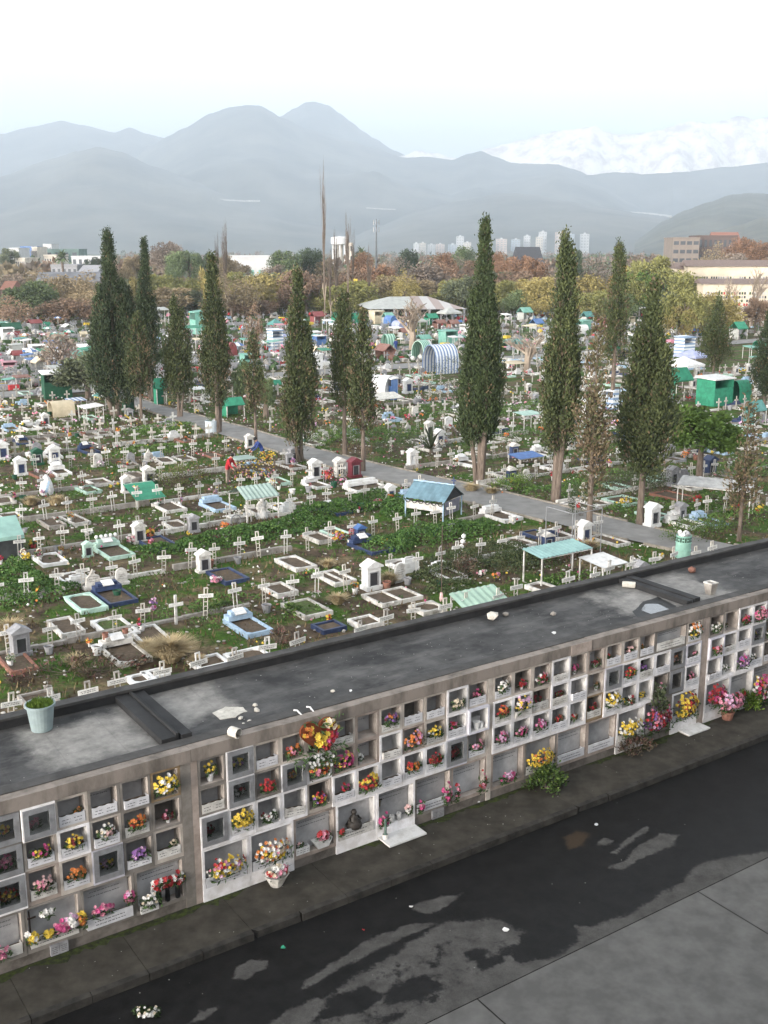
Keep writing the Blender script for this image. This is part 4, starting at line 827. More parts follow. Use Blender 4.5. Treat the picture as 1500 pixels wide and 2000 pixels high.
for i in range(370):
    if i < 260: u, w, z = r.uniform(-10, 14), r.uniform(.5, 2.7), ZR
    elif i < 330: u, w, z = r.uniform(-10, 12), r.uniform(-1.2, -.1), .0
    else: u, w, z = r.uniform(-10, 12), r.uniform(-4.6, -1.5), -.12
    c = W(u, w, z+.008); sp.blob(c, r.uniform(.005, .014), r, 0, (1, 1, .4))
tag(sp.build('grit', mat('grit_grey', (.34, .33, .31), (.16, .155, .15), 3, .95)), kind='stuff')
# ================================================================ CEMETERY
rc_ = random.Random(2024)
OCC = []      # (u, w, radius) taken by hand-placed things
def occ(p, r): u, w = uw(p); OCC.append((u, w, r)); return p
def free(u, w, r=.3): return all((u-a)**2+(w-b)**2 > (r+c)**2 for a, b, c in OCC)
# ---- grave surrounds
def kerb_mb(wu, wl, bar=.13, h=.2, cut=0.0, ped=False, mid=False, slab=False):
    m = MB(); a, b = wu/2, wl
    if cut:      # frame with chamfered inner corners
        o = [(-a, 0), (a, 0), (a, -b), (-a, -b)]; i_ = [(-a+bar+cut, -bar), (a-bar-cut, -bar), (a-bar, -bar-cut), (a-bar, -b+bar+cut), (a-bar-cut, -b+bar), (-a+bar+cut, -b+bar), (-a+bar, -b+bar+cut), (-a+bar, -bar-cut)]
        grp = [(0, [0, 1]), (1, [1, 2, ]), (1, [2, 3]), (2, [3, 4]), (2, [4, 5]), (3, [5, 6]), (3, [6, 7]), (0, [7, 0])]
        T = lambda p, z: (p[0], p[1], z)
        for z, rev in ((h, False),):
            m.face([T(o[0], z), T(i_[7], z), T(i_[0], z)]); m.face([T(o[0], z), T(i_[0], z), T(i_[1], z), T(o[1], z)]); m.face([T(o[1], z), T(i_[1], z), T(i_[2], z)]); m.face([T(o[1], z), T(i_[2], z), T(i_[3], z), T(o[2], z)])
            m.face([T(o[2], z), T(i_[3], z), T(i_[4], z)]); m.face([T(o[2], z), T(i_[4], z), T(i_[5], z), T(o[3], z)]); m.face([T(o[3], z), T(i_[5], z), T(i_[6], z)]); m.face([T(o[3], z), T(i_[6], z), T(i_[7], z), T(o[0], z)])
        for k in range(4): m.face([T(o[k], -.05), T(o[(k+1) % 4], -.05), T(o[(k+1) % 4], h), T(o[k], h)])
        for k in range(8): m.face([T(i_[(k+1) % 8], -.05), T(i_[k], -.05), T(i_[k], h), T(i_[(k+1) % 8], h)])
    else:
        m.box(-a, -a+bar, -b, 0, -.05, h); m.box(a-bar, a, -b, 0, -.05, h); m.box(-a+bar+.001, a-bar-.001, -bar, 0, -.05, h-.003); m.box(-a+bar+.001, a-bar-.001, -b, -b+bar, -.05, h-.003)
        if mid: m.box(-bar*.45, bar*.45, -b+bar+.001, -bar-.001, -.05, h-.01)
    return m
def grave(label, loc, wu=.92, wl=1.8, m=white, cut=0.0, ped=None, book=False, fill=soilm, h=.15, bar=.09, mid=False, rz=0, pots=None, name='grave_surround'):
    t = thing(name, label, 'grave', loc, ANG+rz, 'grave surrounds in the rows')
    kerb_mb(wu, wl, bar, h, cut, mid=mid).build('kerb_frame', m, t)
    f = MB(); f.box(-wu/2+bar*.8, wu/2-bar*.8, -wl+bar*.8, -bar*.8, -.06, h*.45+.02); f.build('earth_bed', fill, t)
    if ped:
        p = MB(); p.box(-wu/2+.04, wu/2-.04, -.42, -.02, h+.002, h+.16); p.box(-wu/2+.16, wu/2-.16, -.34, -.06, h+.161, h+.28); p.build('headstone_step', ped, t)
    if book:
        b = MB(); b.hexa([(-.2, -.46, h+.19), (.2, -.46, h+.19), (.2, -.16, h+.32), (-.2, -.16, h+.32), (-.2, -.47, h+.22), (.2, -.47, h+.22), (.2, -.17, h+.35), (-.2, -.17, h+.35)]); b.build('book_plaque', white2, t)
    return t
def shrine(label, loc, m=white, door=darkglass, s=1.0, roofm_=None, rz=0, side=True):
    t = thing('grave_shrine', label, 'shrine', loc, ANG+rz, 'small house-shaped shrines'); r = roofm_ or m
    b = MB(); b.box(-.30*s, .30*s, -.22*s, .2*s, 0, .14*s); b.box(-.25*s, -.17*s, -.18*s, .17*s, .141*s, .74*s); b.box(.17*s, .25*s, -.18*s, .17*s, .141*s, .74*s); b.box(-.169*s, .169*s, .05*s, .169*s, .141*s, .74*s); b.box(-.169*s, .169*s, -.178*s, .049*s, .60*s, .739*s); b.build('body', m, t)
    q = MB(); q.prism([(-.31*s, .742*s), (.31*s, .742*s), (.31*s, .80*s), (0, .97*s), (-.31*s, .80*s)], -.25*s, .2*s, 'y'); q.build('gable_roof', r, t)
    d = MB(); d.box(-.168*s, .168*s, -.15*s, -.13*s, .145*s, .598*s); d.build('door', door, t)
    f = MB(); f.box(-.17*s, -.14*s, -.19*s, -.151*s, .143*s, .60*s); f.box(.14*s, .17*s, -.19*s, -.151*s, .143*s, .60*s); f.box(-.139*s, .139*s, -.19*s, -.151*s, .57*s, .60*s); f.build('door_surround', gray_metal, t)
    return t
def headstone(label, loc, m=white, kind=0, rz=0):
    t = thing('headstone', label, 'headstone', loc, ANG+rz, 'headstones in the rows'); b = MB(); b.box(-.32, .32, -.16, .12, 0, .12)
    b.build('base', m, t); q = MB()
    if kind == 0: P = [(-.24, .121), (.24, .121), (.24, .52)]+[(.24*math.cos(a*math.pi/8), .52+.2*math.sin(a*math.pi/8)) for a in range(1, 8)]+[(-.24, .52)]
    elif kind == 1: P = [(-.28, .121), (.28, .121), (.28, .60), (0, .74), (-.28, .60)]
    else: P = [(-.26, .121), (.26, .121), (.20, .46), (.08, .5), (.0, .7), (-.1, .52), (-.22, .42)]
    q.prism(P, -.09, .04, 'y'); strokes(q, -.17, .17, .25, .5, -.093, 3, 1, 3, .018); q.build('slab', [m, ink], t); return t
def pt(l): return gp(*l)
# ---- hand-placed graves (front rows, anchored on the ground where the photograph shows them)
GR = [((556, 1094), .95, 1.75, white, .16, None, 0, 'white grave surround with cut corners under the row of crosses, mid-left'),
 ((560, 1102), .9, 1.9, oldwhite, 0, None, 0, ''), ((632, 1122), .95, 1.6, white, 0, None, 0, 'white open grave surround left of the twin grave and its shrine'),
 ((205, 1215), 1.0, 1.9, white2, .2, None, 0, 'white grave surround with cut corners and dry grass inside, left'),
 ((222, 1262), 1.05, 1.9, oldwhite, .14, oldwhite, 1, 'off-white grave surround with open book plaque and two red pots'),
 ((460, 1212), .95, 1.8, skyblue, .14, skyblue, 1, 'pale blue grave surround with white book plaque, left of centre'),
 ((150, 1168), .95, 1.9, mint, .2, None, 0, 'pale mint grave surround with cut corners beside the navy grave'),
 ((205, 1155), 1.05, 1.9, navy, 0, navy, 1, 'navy blue stepped grave with white book plaque'),
 ((205, 1070), 1.1, 2.0, mint, 0, mint, 1, 'mint green stepped grave topped with white balls'),
 ((85, 1088), 1.0, 1.6, white2, .18, None, 0, 'white angular grave surround left of the mint grave'),
 ((425, 1118), 1.0, 1.7, navy, 0, None, 0, 'dark blue edged grave in front of the white shrine'),
 ((700, 1062), 1.15, 1.9, navy, 0, navy, 1, 'dark teal grave with orange flowers and a blue-roofed shrine'),
 ((745, 1160), 1.75, 1.35, oldwhite, 0, None, 0, 'pinkish white twin grave before the tall white shrine'),
 ((575, 1180), 1.1, 1.7, oldwhite, 0, None, 0, 'low grave with a rectangle of grass and a potted shrub'),
 ((315, 986), 1.05, 1.9, white, 0, None, 0, 'white grave surround in front of the green awning'),
 ((408, 984), 1.1, 1.9, skyblue, 0, skyblue, 0, 'light blue grave surround with drooping plant'),
 ((952, 1003), 1.1, 1.9, white2, .2, white2, 0, 'white stepped grave with cut corners right of the blue-roofed shelter'),
 ((185, 940), 1.0, 1.5, white, 0, None, 0, 'white grave surround with a yellow bouquet inside, far left'),
 ((290, 1055), 1.15, 1.9, navy, 0, None, 0, 'dark edged grave full of green plants before the flower-decked shrine'),
 ((700, 950), 2.0, 1.4, white2, 0, white2, 0, 'broad white grave platform behind the green creeper'),
 ((1195, 975), 1.5, 1.6, mint, .2, None, 0, 'pale mint grave surround on the far side of the path'),
 ((1285, 965), 1.3, 2.0, brick, 0, None, 0, 'brick red grave surround beyond the path'),
 ((395, 1290), 1.0, .9, white2, 0, None, 0, 'white slab grave half hidden behind the roof parapet'), ((470, 1278), 1.2, .9, white2, .15, None, 0, 'white scalloped grave behind the roof parapet'),
 ((268, 1325), .7, .7, white2, .12, None, 0, 'white angular grave piece peeking over the parapet, left'), ((296, 1316), .7, .6, white2, 0, None, 0, 'white corner piece of a grave over the parapet'),
 ((630, 1222), .9, .8, navy, 0, None, 0, 'dark blue grave edge just behind the parapet'), ((700, 1212), .9, .9, white, 0, None, 0, 'white grave edge behind the parapet left of the green sheet'),
 ((820, 1185), 1.0, .9, oldwhite, .2, None, 0, 'weathered white grave with a dark hollow behind the parapet'),
 ((1095, 1062), 1.0, 1.4, navy, 0, None, 0, 'dark blue grave behind the mint awning')]
for (x, y), wu, wl, m, cut, ped, book, lb in GR:
    if not lb: continue
    p = gp(x, y); t = grave(lb, p, wu, wl, m, cut, ped, bool(book), soilm if 'grass' not in lb else mat('turf_fill', (.07, .115, .025), (.05, .055, .02), 9, .95, bump=.5), rz=0, mid='twin' in lb)
    u, w = uw(p)
    for k in range(3): OCC.append((u, w-wl*k/2.2, .45*max(1, wu)))
    if 'two red pots' in lb:
        for s in (-.32, .32): pot_mb(.08, .1, .2).build('pot', brick, t, (s, -.22, .36)); 
    if 'white balls' in lb:
        for s in (-.4, -.2, 0, .2, .4): MB().lathe([(.0, -.08), (.06, -.05), (.085, 0), (.06, .06), (0, .085)], 10, (0, 0, 0)).build('ball', white2, t, (s, -.2, .56), smooth=True)
def s_at(lb, x, y, **k): p = gp(x, y); occ(p, .5); return shrine(lb, p, **k)
s_at('tall white shrine with a portrait, behind the pinkish twin grave', 725, 1150, s=1.15, m=white2)
s_at('white house-shaped shrine with dark door above the navy edged grave', 398, 1118, s=.95)
s_at('blue-roofed navy shrine beside the orange flowers', 703, 1058, s=.8, m=navy, roofm_=blue)
s_at('left white shrine behind the green awning', 248, 962, s=.95); s_at('right white shrine behind the green awning', 291, 948, s=1.1)
s_at('white shrine decked with flowers, left of the orange bouquet', 272, 1060, s=.95)
s_at('white shrine with blue window near the left edge, back rows', 107, 905, s=1.15, m=white2, door=navy); s_at('dark green shrine beside the white shrine, back rows', 74, 908, s=1.05, m=dgreen)
s_at('small mint shrine in front of the mint grave', 172, 1088, s=.7, m=mint)
s_at('white shrine tilted beside pink flowers near the path', 615, 935, s=1.15, m=white2); s_at('white house shrine with grey door near the path', 663, 930, s=1.1)
s_at('maroon tiled shrine with a glass front beside the path', 692, 932, s=1.15, m=maroon); s_at('white block shrine turned away beside the far path kerb', 805, 910, s=1.05, m=white2, door=white2)
s_at('grey stone shrine by the small cypress foot left of centre', 573, 902, s=.95, m=greyst); s_at('white shrine at the path corner behind the flower stall', 487, 874, s=.9)
s_at('white shrine with black door beside the right path kerb', 1273, 1028, s=1.15, m=white2); s_at('dark glossy shrine under the round tree', 1312, 948, s=1.1, m=greyst); s_at('navy shrine beyond the round tree', 1385, 930, s=1.2, m=navy)
s_at('small white shrine in the rows behind the cypress trunks', 838, 852, s=1.1); s_at('white shrine with blue window near the white tent', 796, 768, s=1.4, m=white2, door=navy)
# ---- statue-like white piece and cart under the green shelter
def canopy(label, corners, h, m, posts=True, slope=.0, rib=0, gable=False, fringe=None, th=.03, name='grave_shelter', cat='shelter', rz=None, walls=None):
    """corners: centre (world), size u, size w"""
    c, su, sw = corners; t = thing(name, label, cat, c, ANG if rz is None else rz, 'shelters over graves'); a, b = su/2, sw/2; oc = MB()
    def sheet(p, q, r_, s):       # corrugated sheet between four corners p,q (ridge) s,r (eave)
        n = max(2, rib or 2); mb = oc; st = len(mb.v); p, q, r_, s = map(Vector, (p, q, r_, s))
        for lay in (0, 1):
            for i in range(n+1):
                zz = (.028 if i % 2 else 0) if rib else 0
                for e in (p.lerp(q, i/n), s.lerp(r_, i/n)): mb.v.append((e.x, e.y, e.z+zz-lay*.015))
        k = 2*(n+1)
        for i in range(n):
            A = st+2*i; mb.f.append((A, A+2, A+3, A+1)); mb.m.append(0); A += k; mb.f.append((A, A+1, A+3, A+2)); mb.m.append(0)
    if gable:
        rz_ = h+gable; sheet((-a, 0, rz_), (a, 0, rz_), (a, -b, h), (-a, -b, h)); sheet((a, 0, rz_), (-a, 0, rz_), (-a, b, h), (a, b, h))
    else: sheet((-a, b, h+slope), (a, b, h+slope), (a, -b, h), (-a, -b, h))
    oc.build('roof', m, t)
    if posts:
        for sx in (-1, 1):
            for sy in (-1, 1):
                z = h+(slope if sy > 0 and not gable else 0); MB().bar((sx*(a-.06), sy*(b-.06), -.05), (sx*(a-.06), sy*(b-.06), z-.02), .045).build('post', white, t)
        fr = MB(); zb = h+slope if not gable else h
        fr.bar((-a+.05, -b+.05, h-.03), (a-.05, -b+.05, h-.03), .04); fr.bar((-a+.05, b-.05, zb-.03), (a-.05, b-.05, zb-.03), .04); fr.build('frame', white, t)
    return t
t = canopy('blue gable-roofed shelter with scalloped fringe beside the path', (gp(850, 1008)+Vector((0, 0, 0)), 1.0, 1.0), 1, skyblue, posts=False)
for k in KIDS[t.name]: bpy.data.objects.remove(k)
KIDS[t.name] = []; occ(t.location, 1.4)
bluer = mat('blue_roof_sheet', (.12, .205, .25), (.08, .135, .165), 2, .6)
def cor(p, q, r_, s, n, mb):
    st = len(mb.v); p, q, r_, s = map(Vector, (p, q, r_, s))
    for lay in (0, 1):
        for i in range(n+1):
            for e in (p.lerp(q, i/n), s.lerp(r_, i/n)): mb.v.append((e.x, e.y, e.z+(.025 if i % 2 else 0)-.014*lay))
    for i in range(n):
        A = st+2*i; mb.f.append((A, A+2, A+3, A+1)); mb.m.append(0); A += 2*(n+1); mb.f.append((A, A+1, A+3, A+2)); mb.m.append(0)
t.rotation_euler = (0, 0, R_(-32))
q = MB(); cor((-1.15, 0, 1.55), (1.0, 0, 1.55), (1.0, -.95, .95), (-1.15, -.95, .95), 14, q); cor((1.0, 0, 1.55), (-1.15, 0, 1.55), (-1.15, .95, .95), (1.0, .95, .95), 14, q); q.build('roof', bluer, t)
q = MB()
for i in range(12): q.box(-1.15+i*.18, -1.15+i*.18+.17, -.06, .06, 1.575+(i % 2)*.012, 1.61+(i % 2)*.012)
q.build('ridge_cap', skyblue, t)
q = MB().prism([(-.92, .95), (.92, .95), (0, 1.50)], .90, .93, 'x'); q.build('gable_panel', mat('dark_panel', (.05, .05, .055)), t)
q = MB().box(.93, .95, -.80, .6, .30, .92).build('side_sheet', mat('purplish_grey_sheet', (.22, .22, .27)), t)
fr = MB()
for i in range(6):
    for j in range(8): a0, a1 = j/8, (j+1)/8; fr.bar((-1.1+i*.34+a0*.34, -.93, .90-.16*math.sin(math.pi*a0)), (-1.1+i*.34+a1*.34, -.93, .90-.16*math.sin(math.pi*a1)), .03)
fr.build('fringe', blackp, t)
for sx in (-1.08, .90):
    for sy in (-.88, .88): MB().bar((sx, sy, -.05), (sx, sy, .94), .05).build('post', skyblue, t)
MB().box(-1.05, .9, -.86, -.84, .45, .80).build('front_panel', white, t); m = MB(); m.box(-.03, .03, -.02, .02, 1.6, 1.95); m.box(-.12, -.031, -.019, .019, 1.76, 1.83); m.box(.031, .12, -.019, .019, 1.76, 1.83); m.build('roof_cross', navy, t, (.95, 0, 0))
sage = mat('sage_sheet', (.30, .38, .34), (.22, .29, .26), 2, .7)
t = canopy('grey-green corrugated gable canopy on white posts over a white figure', (gp(497, 1022), 1.7, 1.8), 1.35, sage, rib=16, gable=.42); occ(t.location, 1.3)
t = canopy('mint corrugated flat awning on white posts behind the right part of the roof', (gp(1088, 1132), 2.6, 1.1), 1.15, mat('mint_sheet', (.26, .42, .40), (.19, .31, .30), 2, .6), rib=26, slope=.12); occ(t.location, 1.2)
t = canopy('plain white flat awning beside the mint awning', (gp(1176, 1136), 1.3, 1.3), .80, white2, slope=.1); occ(t.location, .9)
t = canopy('pale green corrugated sheet tilted low behind the parapet', (W(8.0, 9.3), 1.9, 1.2), .55, mat('pale_green_sheet', (.36, .50, .40), (.26, .37, .30), 2, .6), rib=14, slope=.45); occ(t.location, 1.1)
t = canopy('bright green flat awning stretched before two white shrines', (gp(283, 985), 1.5, 1.7), .45, greent, slope=.5); occ(t.location, 1.2)
t = canopy('grey corrugated long canopy over a white bench beyond the path', (gp(1395, 1000), 3.4, 1.2), 1.25, mat('grey_sheet', (.40, .40, .39), (.26, .26, .25), 2.5, .6), rib=20, slope=.25, rz=ANG-R_(62)); occ(t.location, 1.8)
t = canopy('blue cloth cover over a grave beyond the path', (gp(1027, 905), 1.9, 1.1), .42, blue, slope=.15); occ(t.location, 1.0)
t = canopy('mint awning over a grave behind the twin cypress', (gp(1030, 845), 1.7, 1.2), 1.3, mint, slope=.1)
t = canopy('pale canvas roof over a grave before the white tent', (gp(742, 800), 3.6, 1.4), .9, mat('pale_canvas', (.62, .60, .54)), slope=.3)
# left edge tent
t = thing('tarp_tent', 'sage green tarp tent with dark sides at the left edge', 'tent', gp(-12, 1085), ANG); occ(t.location, 1.6)
q = MB(); q.prism([(-1.0, .95), (0, 1.55), (1.0, .95), (1.0, .80), (.97, .80), (.96, .92), (0, 1.50), (-.96, .92), (-.97, .80), (-1.0, .80)], -1.0, 1.0, 'x'); q.build('tarp_roof', mat('sage_tarp', (.26, .42, .37), (.19, .31, .28), 1.5, .7), t)
MB().prism([(-.95, 0), (.95, 0), (.95, .90), (-.95, .90)], -.95, .95, 'x').build('side_sheets', mat('dark_shade_net', (.05, .055, .055), (.03, .033, .033), 3, .9), t)
# ---- crosses
def cross_proto(m, plate_m, h=.98, tilt=0, loop=True, name='grave_cross', rungs=True):
    t = thing(name, 'x', 'cross', (0, 0, 0), 0, 'crosses in the grave rows'); f = MB(); a = .064
    f.bar((-a, 0, -.1), (-a, 0, h*.74), .022); f.bar((a, 0, -.1), (a, 0, h*.74), .022)
    if rungs:
        for i in range(4): f.box(-a+.011, a-.011, -.009, .011, .08+i*.15, .105+i*.15)
    f.box(-.068, -.036, -.016, .016, h*.741, h); f.box(.036, .068, -.016, .016, h*.741, h); f.box(-.0355, .0355, -.016, .016, h-.035, h); f.build('ladder_post', m, t)
    p = MB(); p.box(-.24, .24, -.037, -.017, h*.675, h*.675+.125); strokes(p, -.19, .19, h*.675+.025, h*.675+.105, -.0385, 2, 1, 4, .016); p.build('name_plate', [plate_m, ink], t); return t
def solid_cross(m):
    t = thing('grave_cross', 'x', 'cross', (0, 0, 0), 0, 'crosses in the grave rows'); f = MB(); f.box(-.04, .04, -.03, .03, -.1, .98); f.build('upright', m, t); p = MB(); p.box(-.24, .24, -.055, -.031, .62, .73); p.build('name_plate', [plates, ink], t); return t
plates = mat('cross_plate', (.70, .69, .66), (.50, .49, .46), 9, .7, rnd=.12)
posts_ = mat('cross_post', (.55, .52, .46), (.36, .33, .29), 8, .8, rnd=.15)
CP = [cross_proto(posts_, plates, .95), cross_proto(posts_, plates, 1.02), cross_proto(white, plates, .98, rungs=False), cross_proto(mat('cross_post_grey', (.40, .38, .35), (.27, .25, .23), 8, .85, rnd=.15), plates, .96), solid_cross(white)]
tiny = []
for m in (posts_, white):      # far crosses: one mesh each
    f = MB(); f.box(-.06, -.03, -.02, .02, -.1, .62); f.box(.03, .06, -.02, .02, -.1, .62); f.box(-.06, .06, -.022, .022, .75, .98); f.box(-.25, .25, -.05, -.02, .62, .75)
    o = f.build('grave_cross', m); tag(o, 'x', 'cross', 'crosses in the grave rows'); tiny.append(o)
def uleft(w):         # left limit of what the photo shows in row w
    u = 20
    while u > -60 and vis(W(u, w, .5), 20): u -= .5
    return u
ROWL = []; items = []
for r in range(13):
    w = 9.35+5.45*r; ws_ = w
    ul = -9.0 if r == 0 else -6.5-.0*r
    # near side of the path
    lo = -12; u = lo+rc_.random()
    L = []
    while u < interp(PL, w)-.6:
        p = W(u, w)
        if (vis(W(u, w, .5), 30)) and rc_.random() > (.02 if r < 5 else .05 if r < 8 else .18): L.append((u+rc_.gauss(0, .05), w+rc_.gauss(0, .10)))
        u += 1.06+rc_.gauss(0, .05)
    ROWL.append(('before', r, L))
    L = []; u = interp(PR, w)+.8
    while u < interp(PR, w)+60:
        if vis(W(u, w, .5), 30) and rc_.random() > (.2 if r < 8 else .25): L.append((u+rc_.gauss(0, .08), w+rc_.gauss(0, .12)))
        u += 1.1+rc_.gauss(0, .06)
    ROWL.append(('beyond', r, L))
tot = sum(len(l) for _, _, l in ROWL); print('CROSSES', tot)
slots = []; ncross = 0; far_stuff = MB()
for side, r, L in ROWL:
    L.sort(key=lambda q: pix(W(q[0], q[1]))[0])
    for i, (u, w) in enumerate(L):
        slots.append((side, r, i+1, u, w))
allc = sorted(slots, key=lambda s: W(s[3], s[4]).y)
keep = set((s[0], s[1], s[2]) for s in allc[:296])
for side, r, i, u, w in slots:
    if r > 4 and not free(u, w, .05) and rc_.random() < .6: continue
    rz = ANG+rc_.gauss(0, .10); sc = rc_.uniform(.95, 1.08)*(1.10 if r == 0 else 1)
    if (side, r, i) not in keep:
        c, s_ = math.cos(rz), math.sin(rz); p = W(u, w)
        for (a, b, z0, z1) in ((-.05, .05, 0, .98), (-.24, .24, .62, .74)):
            far_stuff.hexa([(p.x+x*c-y*s_, p.y+x*s_+y*c, z) for z in (z0, z1) for x, y in ((a, -.025), (b, -.025), (b, .025), (a, .025))])
        continue
    lb = 'white cross, %s from the left in the %s grave row, %s the path' % (od(i), od(r+1), side)
    pr_ = rc_.choice(CP[:4] if r < 7 and rc_.random() < .94 else CP if r < 7 else tiny) if rc_.random() < .9 else CP[0] if r < 7 else tiny[0]
    o = spawn(pr_, W(u, w), rz, sc, lb, 'crosses in the grave rows'); o.rotation_euler = (rc_.gauss(0, .035), rc_.gauss(0, .045), rz)
if far_stuff.f: tag(far_stuff.build('distant_crosses', posts_), kind='stuff')
drop_unused(CP); drop_unused(tiny)
# ---- low row walls behind the crosses
for side, r, L in ROWL:
    if r > 8 or not L or (r == 0): continue
    w = 9.35+5.45*r+.28; us_ = sorted(q[0] for q in L); a = us_[0]-.5; b = us_[-1]+.4; k = 0
    while a < b:
        e = min(b, a+rc_.uniform(4, 9))
        if rc_.random() < .78:
            k += 1; t = MB(); x = a; hh = rc_.uniform(.14, .26)
            while x < e-.05:
                y = min(e, x+rc_.uniform(.8, 1.6)); h2 = hh+rc_.uniform(-.03, .03)
                t.hexa([W(x, w-.06, -.1), W(y-.004, w-.06+rc_.uniform(-.02, .02), -.1), W(y-.004, w+.09, -.1), W(x, w+.09, -.1), W(x, w-.06, h2), W(y-.004, w-.06, h2+rc_.uniform(-.02, .02)), W(y-.004, w+.09, h2), W(x, w+.09, h2)]); x = y
            tag(t.build('row_kerb', oldwhite if rc_.random() < .45 else conc), '%s stretch of low kerb behind the %s row of crosses, %s the path' % (od(k), od(r+1), side), 'kerb', 'low kerbs behind the cross rows')
        a = e+rc_.uniform(.1, .8)
# ---- repeated graves, headstones, shrines, flowers between the crosses
GP = {}
def gproto(key, *a, **k):
    GP[key] = grave('x', (0, 0, 0), *a, **k); return GP[key]
KG = [('white', gproto('w', m=white)), ('weathered white', gproto('ow', m=oldwhite)), ('cut-cornered white', gproto('wc', m=white, cut=.16)), ('stepped white', gproto('wp', m=white2, ped=white2, book=True)), ('pale blue', gproto('sb', m=skyblue, ped=skyblue)), ('navy', gproto('nv', m=navy, ped=navy, book=True)), ('mint', gproto('mn', m=mint)), ('concrete', gproto('cc', m=conc)), ('brick-edged', gproto('bk', m=brick)), ('grey stone', gproto('gs', m=greyst, ped=greyst, book=True))]
HS = [('rounded white headstone', headstone('x', (0, 0, 0), white, 0)), ('gabled white headstone', headstone('x', (0, 0, 0), white2, 1)), ('grey headstone', headstone('x', (0, 0, 0), greyst, 0)), ('pointed white headstone', headstone('x', (0, 0, 0), oldwhite, 2)), ('white house shrine', shrine('x', (0, 0, 0), white, s=.95)), ('grey house shrine', shrine('x', (0, 0, 0), greyst, s=.95)), ('navy house shrine', shrine('x', (0, 0, 0), navy, s=.9, roofm_=white)), ('bright white shrine', shrine('x', (0, 0, 0), white2, s=1.1, door=navy))]
BP = []
def bproto(cols, w, h, n, pot, seed):
    t = thing('flower_bunch', 'x', 'flowers', (0, 0, 0), 0, 'flowers on the graves'); bunch(t, cols, w, h, w*.45, n, seed, .055, True, .2 if pot else .06, (0, -.4, 1), green=16)
    if pot: pot_mb(.08, .12, .22, 8).build('pot', pot, t)
    BP.append((cname(cols), t))
for i, (c, w, h, n, p) in enumerate([('YO', .36, .28, 22, white), ('RRM', .34, .26, 22, white2), ('PPW', .40, .28, 26, None), ('WWC', .38, .28, 24, white), ('YYW', .36, .26, 22, None), ('OOR', .40, .26, 24, greyst), ('LPV', .36, .28, 22, white2), ('RW', .34, .26, 20, None), ('PMY', .42, .3, 28, white), ('WWL', .46, .30, 26, None)]): bproto(c, w, h, n, p, 300+i)
POTS = []
for nm, m in (('white', white2), ('dark green', dgreen), ('grey', greyst), ('terracotta', brick)):
    t = thing('flower_pot', 'x', 'flower pot', (0, 0, 0), 0, 'empty pots on the graves'); pot_mb(.10, .145, .24, 10).build('pot', m, t); MB().lathe([(.12, 0), (0, .01)], 8, (0, 0, .205)).build('soil', soilm, t); POTS.append((nm, t))
FS = []; GQ = []
for side, r, i, u, w in slots:
    far = r > 7; where = 'by %s cross, %s row, %s path' % (od(i), od(r+1), side)
    x = rc_.random(); dense = .20 if side == 'before' and r < 3 else .42 if side == 'before' and r < 8 else .42
    if x < dense and free(u, w-1.0, .55) and free(u, w-1.8, .5):
        nm, p = rc_.choice(KG if rc_.random() < .72 else KG[:4])
        GQ.append((p, W(u, w+.15), ANG+rc_.gauss(0, .04), (rc_.uniform(.85, 1.05), rc_.uniform(.8, 1.02), rc_.uniform(.8, 1.25)), '%s grave surround %s' % (nm, where))); OCC.append((u, w-.9, .4))
    if rc_.random() < (.26 if r < 3 else .18) and free(u, w+1.2, .5) and not (interp(PL, w+1)-.3 < u < interp(PR, w+1)+.3):
        nm, p = rc_.choice(KG if rc_.random() < .65 else KG[:4])
        GQ.append((p, W(u+rc_.uniform(-.2, .2), w+.5), ANG+math.pi+rc_.gauss(0, .05), (rc_.uniform(.8, 1.0), rc_.uniform(.7, .95), rc_.uniform(.8, 1.3)), '%s grave surround behind %s' % (nm, where[3:]))); OCC.append((u, w+1.3, .4))
    y = rc_.random()
    if y < (.10 if r < 3 else .15 if side == 'before' else .2) and free(u+.05, w-.15, .2):
        nm, p = rc_.choice(HS); spawn(p, W(u+.3, w-.12), ANG+rc_.gauss(0, .07), rc_.uniform(.8, 1.1), '%s %s' % (nm, where), 'headstones in the rows')
    if r > 11: continue
    for q in range(1 if r < 3 else 2):
        if rc_.random() < (.32 if r < 3 else .42):
            du, dw = rc_.uniform(-.45, .45), -rc_.uniform(.05, 1.3)
            if not free(u+du, w+dw, -.25): continue
            FS.append((W(u+du, w+dw, .04), q, where))
    if rc_.random() < .22:
        nm, p = rc_.choice(POTS); spawn(p, W(u+rc_.uniform(-.4, .4), w-rc_.uniform(.1, 1.6)), rc_.random(), rc_.uniform(.8, 1.3), 'empty %s pot %s' % (nm, where), 'empty pots on the graves')
GQ.sort(key=lambda q: q[1].y); fg = MB()
for k, (p, l, rz, sc, lb) in enumerate(GQ):
    if k < 262: spawn(p, l, rz, sc, lb, 'grave surrounds in the rows'); continue
    c, s_ = math.cos(rz), math.sin(rz); mi = rc_.randrange(4)
    for x0, x1, y0, y1 in ((-.46, -.34, -1.8, 0), (.34, .46, -1.8, 0), (-.339, .339, -.12, 0), (-.339, .339, -1.8, -1.68)):
        fg.hexa([(l.x+(x*c-y*s_)*.95, l.y+(x*s_+y*c)*.95, z) for z in (-.05, .17) for x, y in ((x0, y0), (x1, y0), (x1, y1), (x0, y1))], mi)
if fg.f: tag(fg.build('distant_grave_frames', [oldwhite, white, greyst, skyblue]), kind='stuff')
FS.sort(key=lambda q: q[0].y); fb = MB()
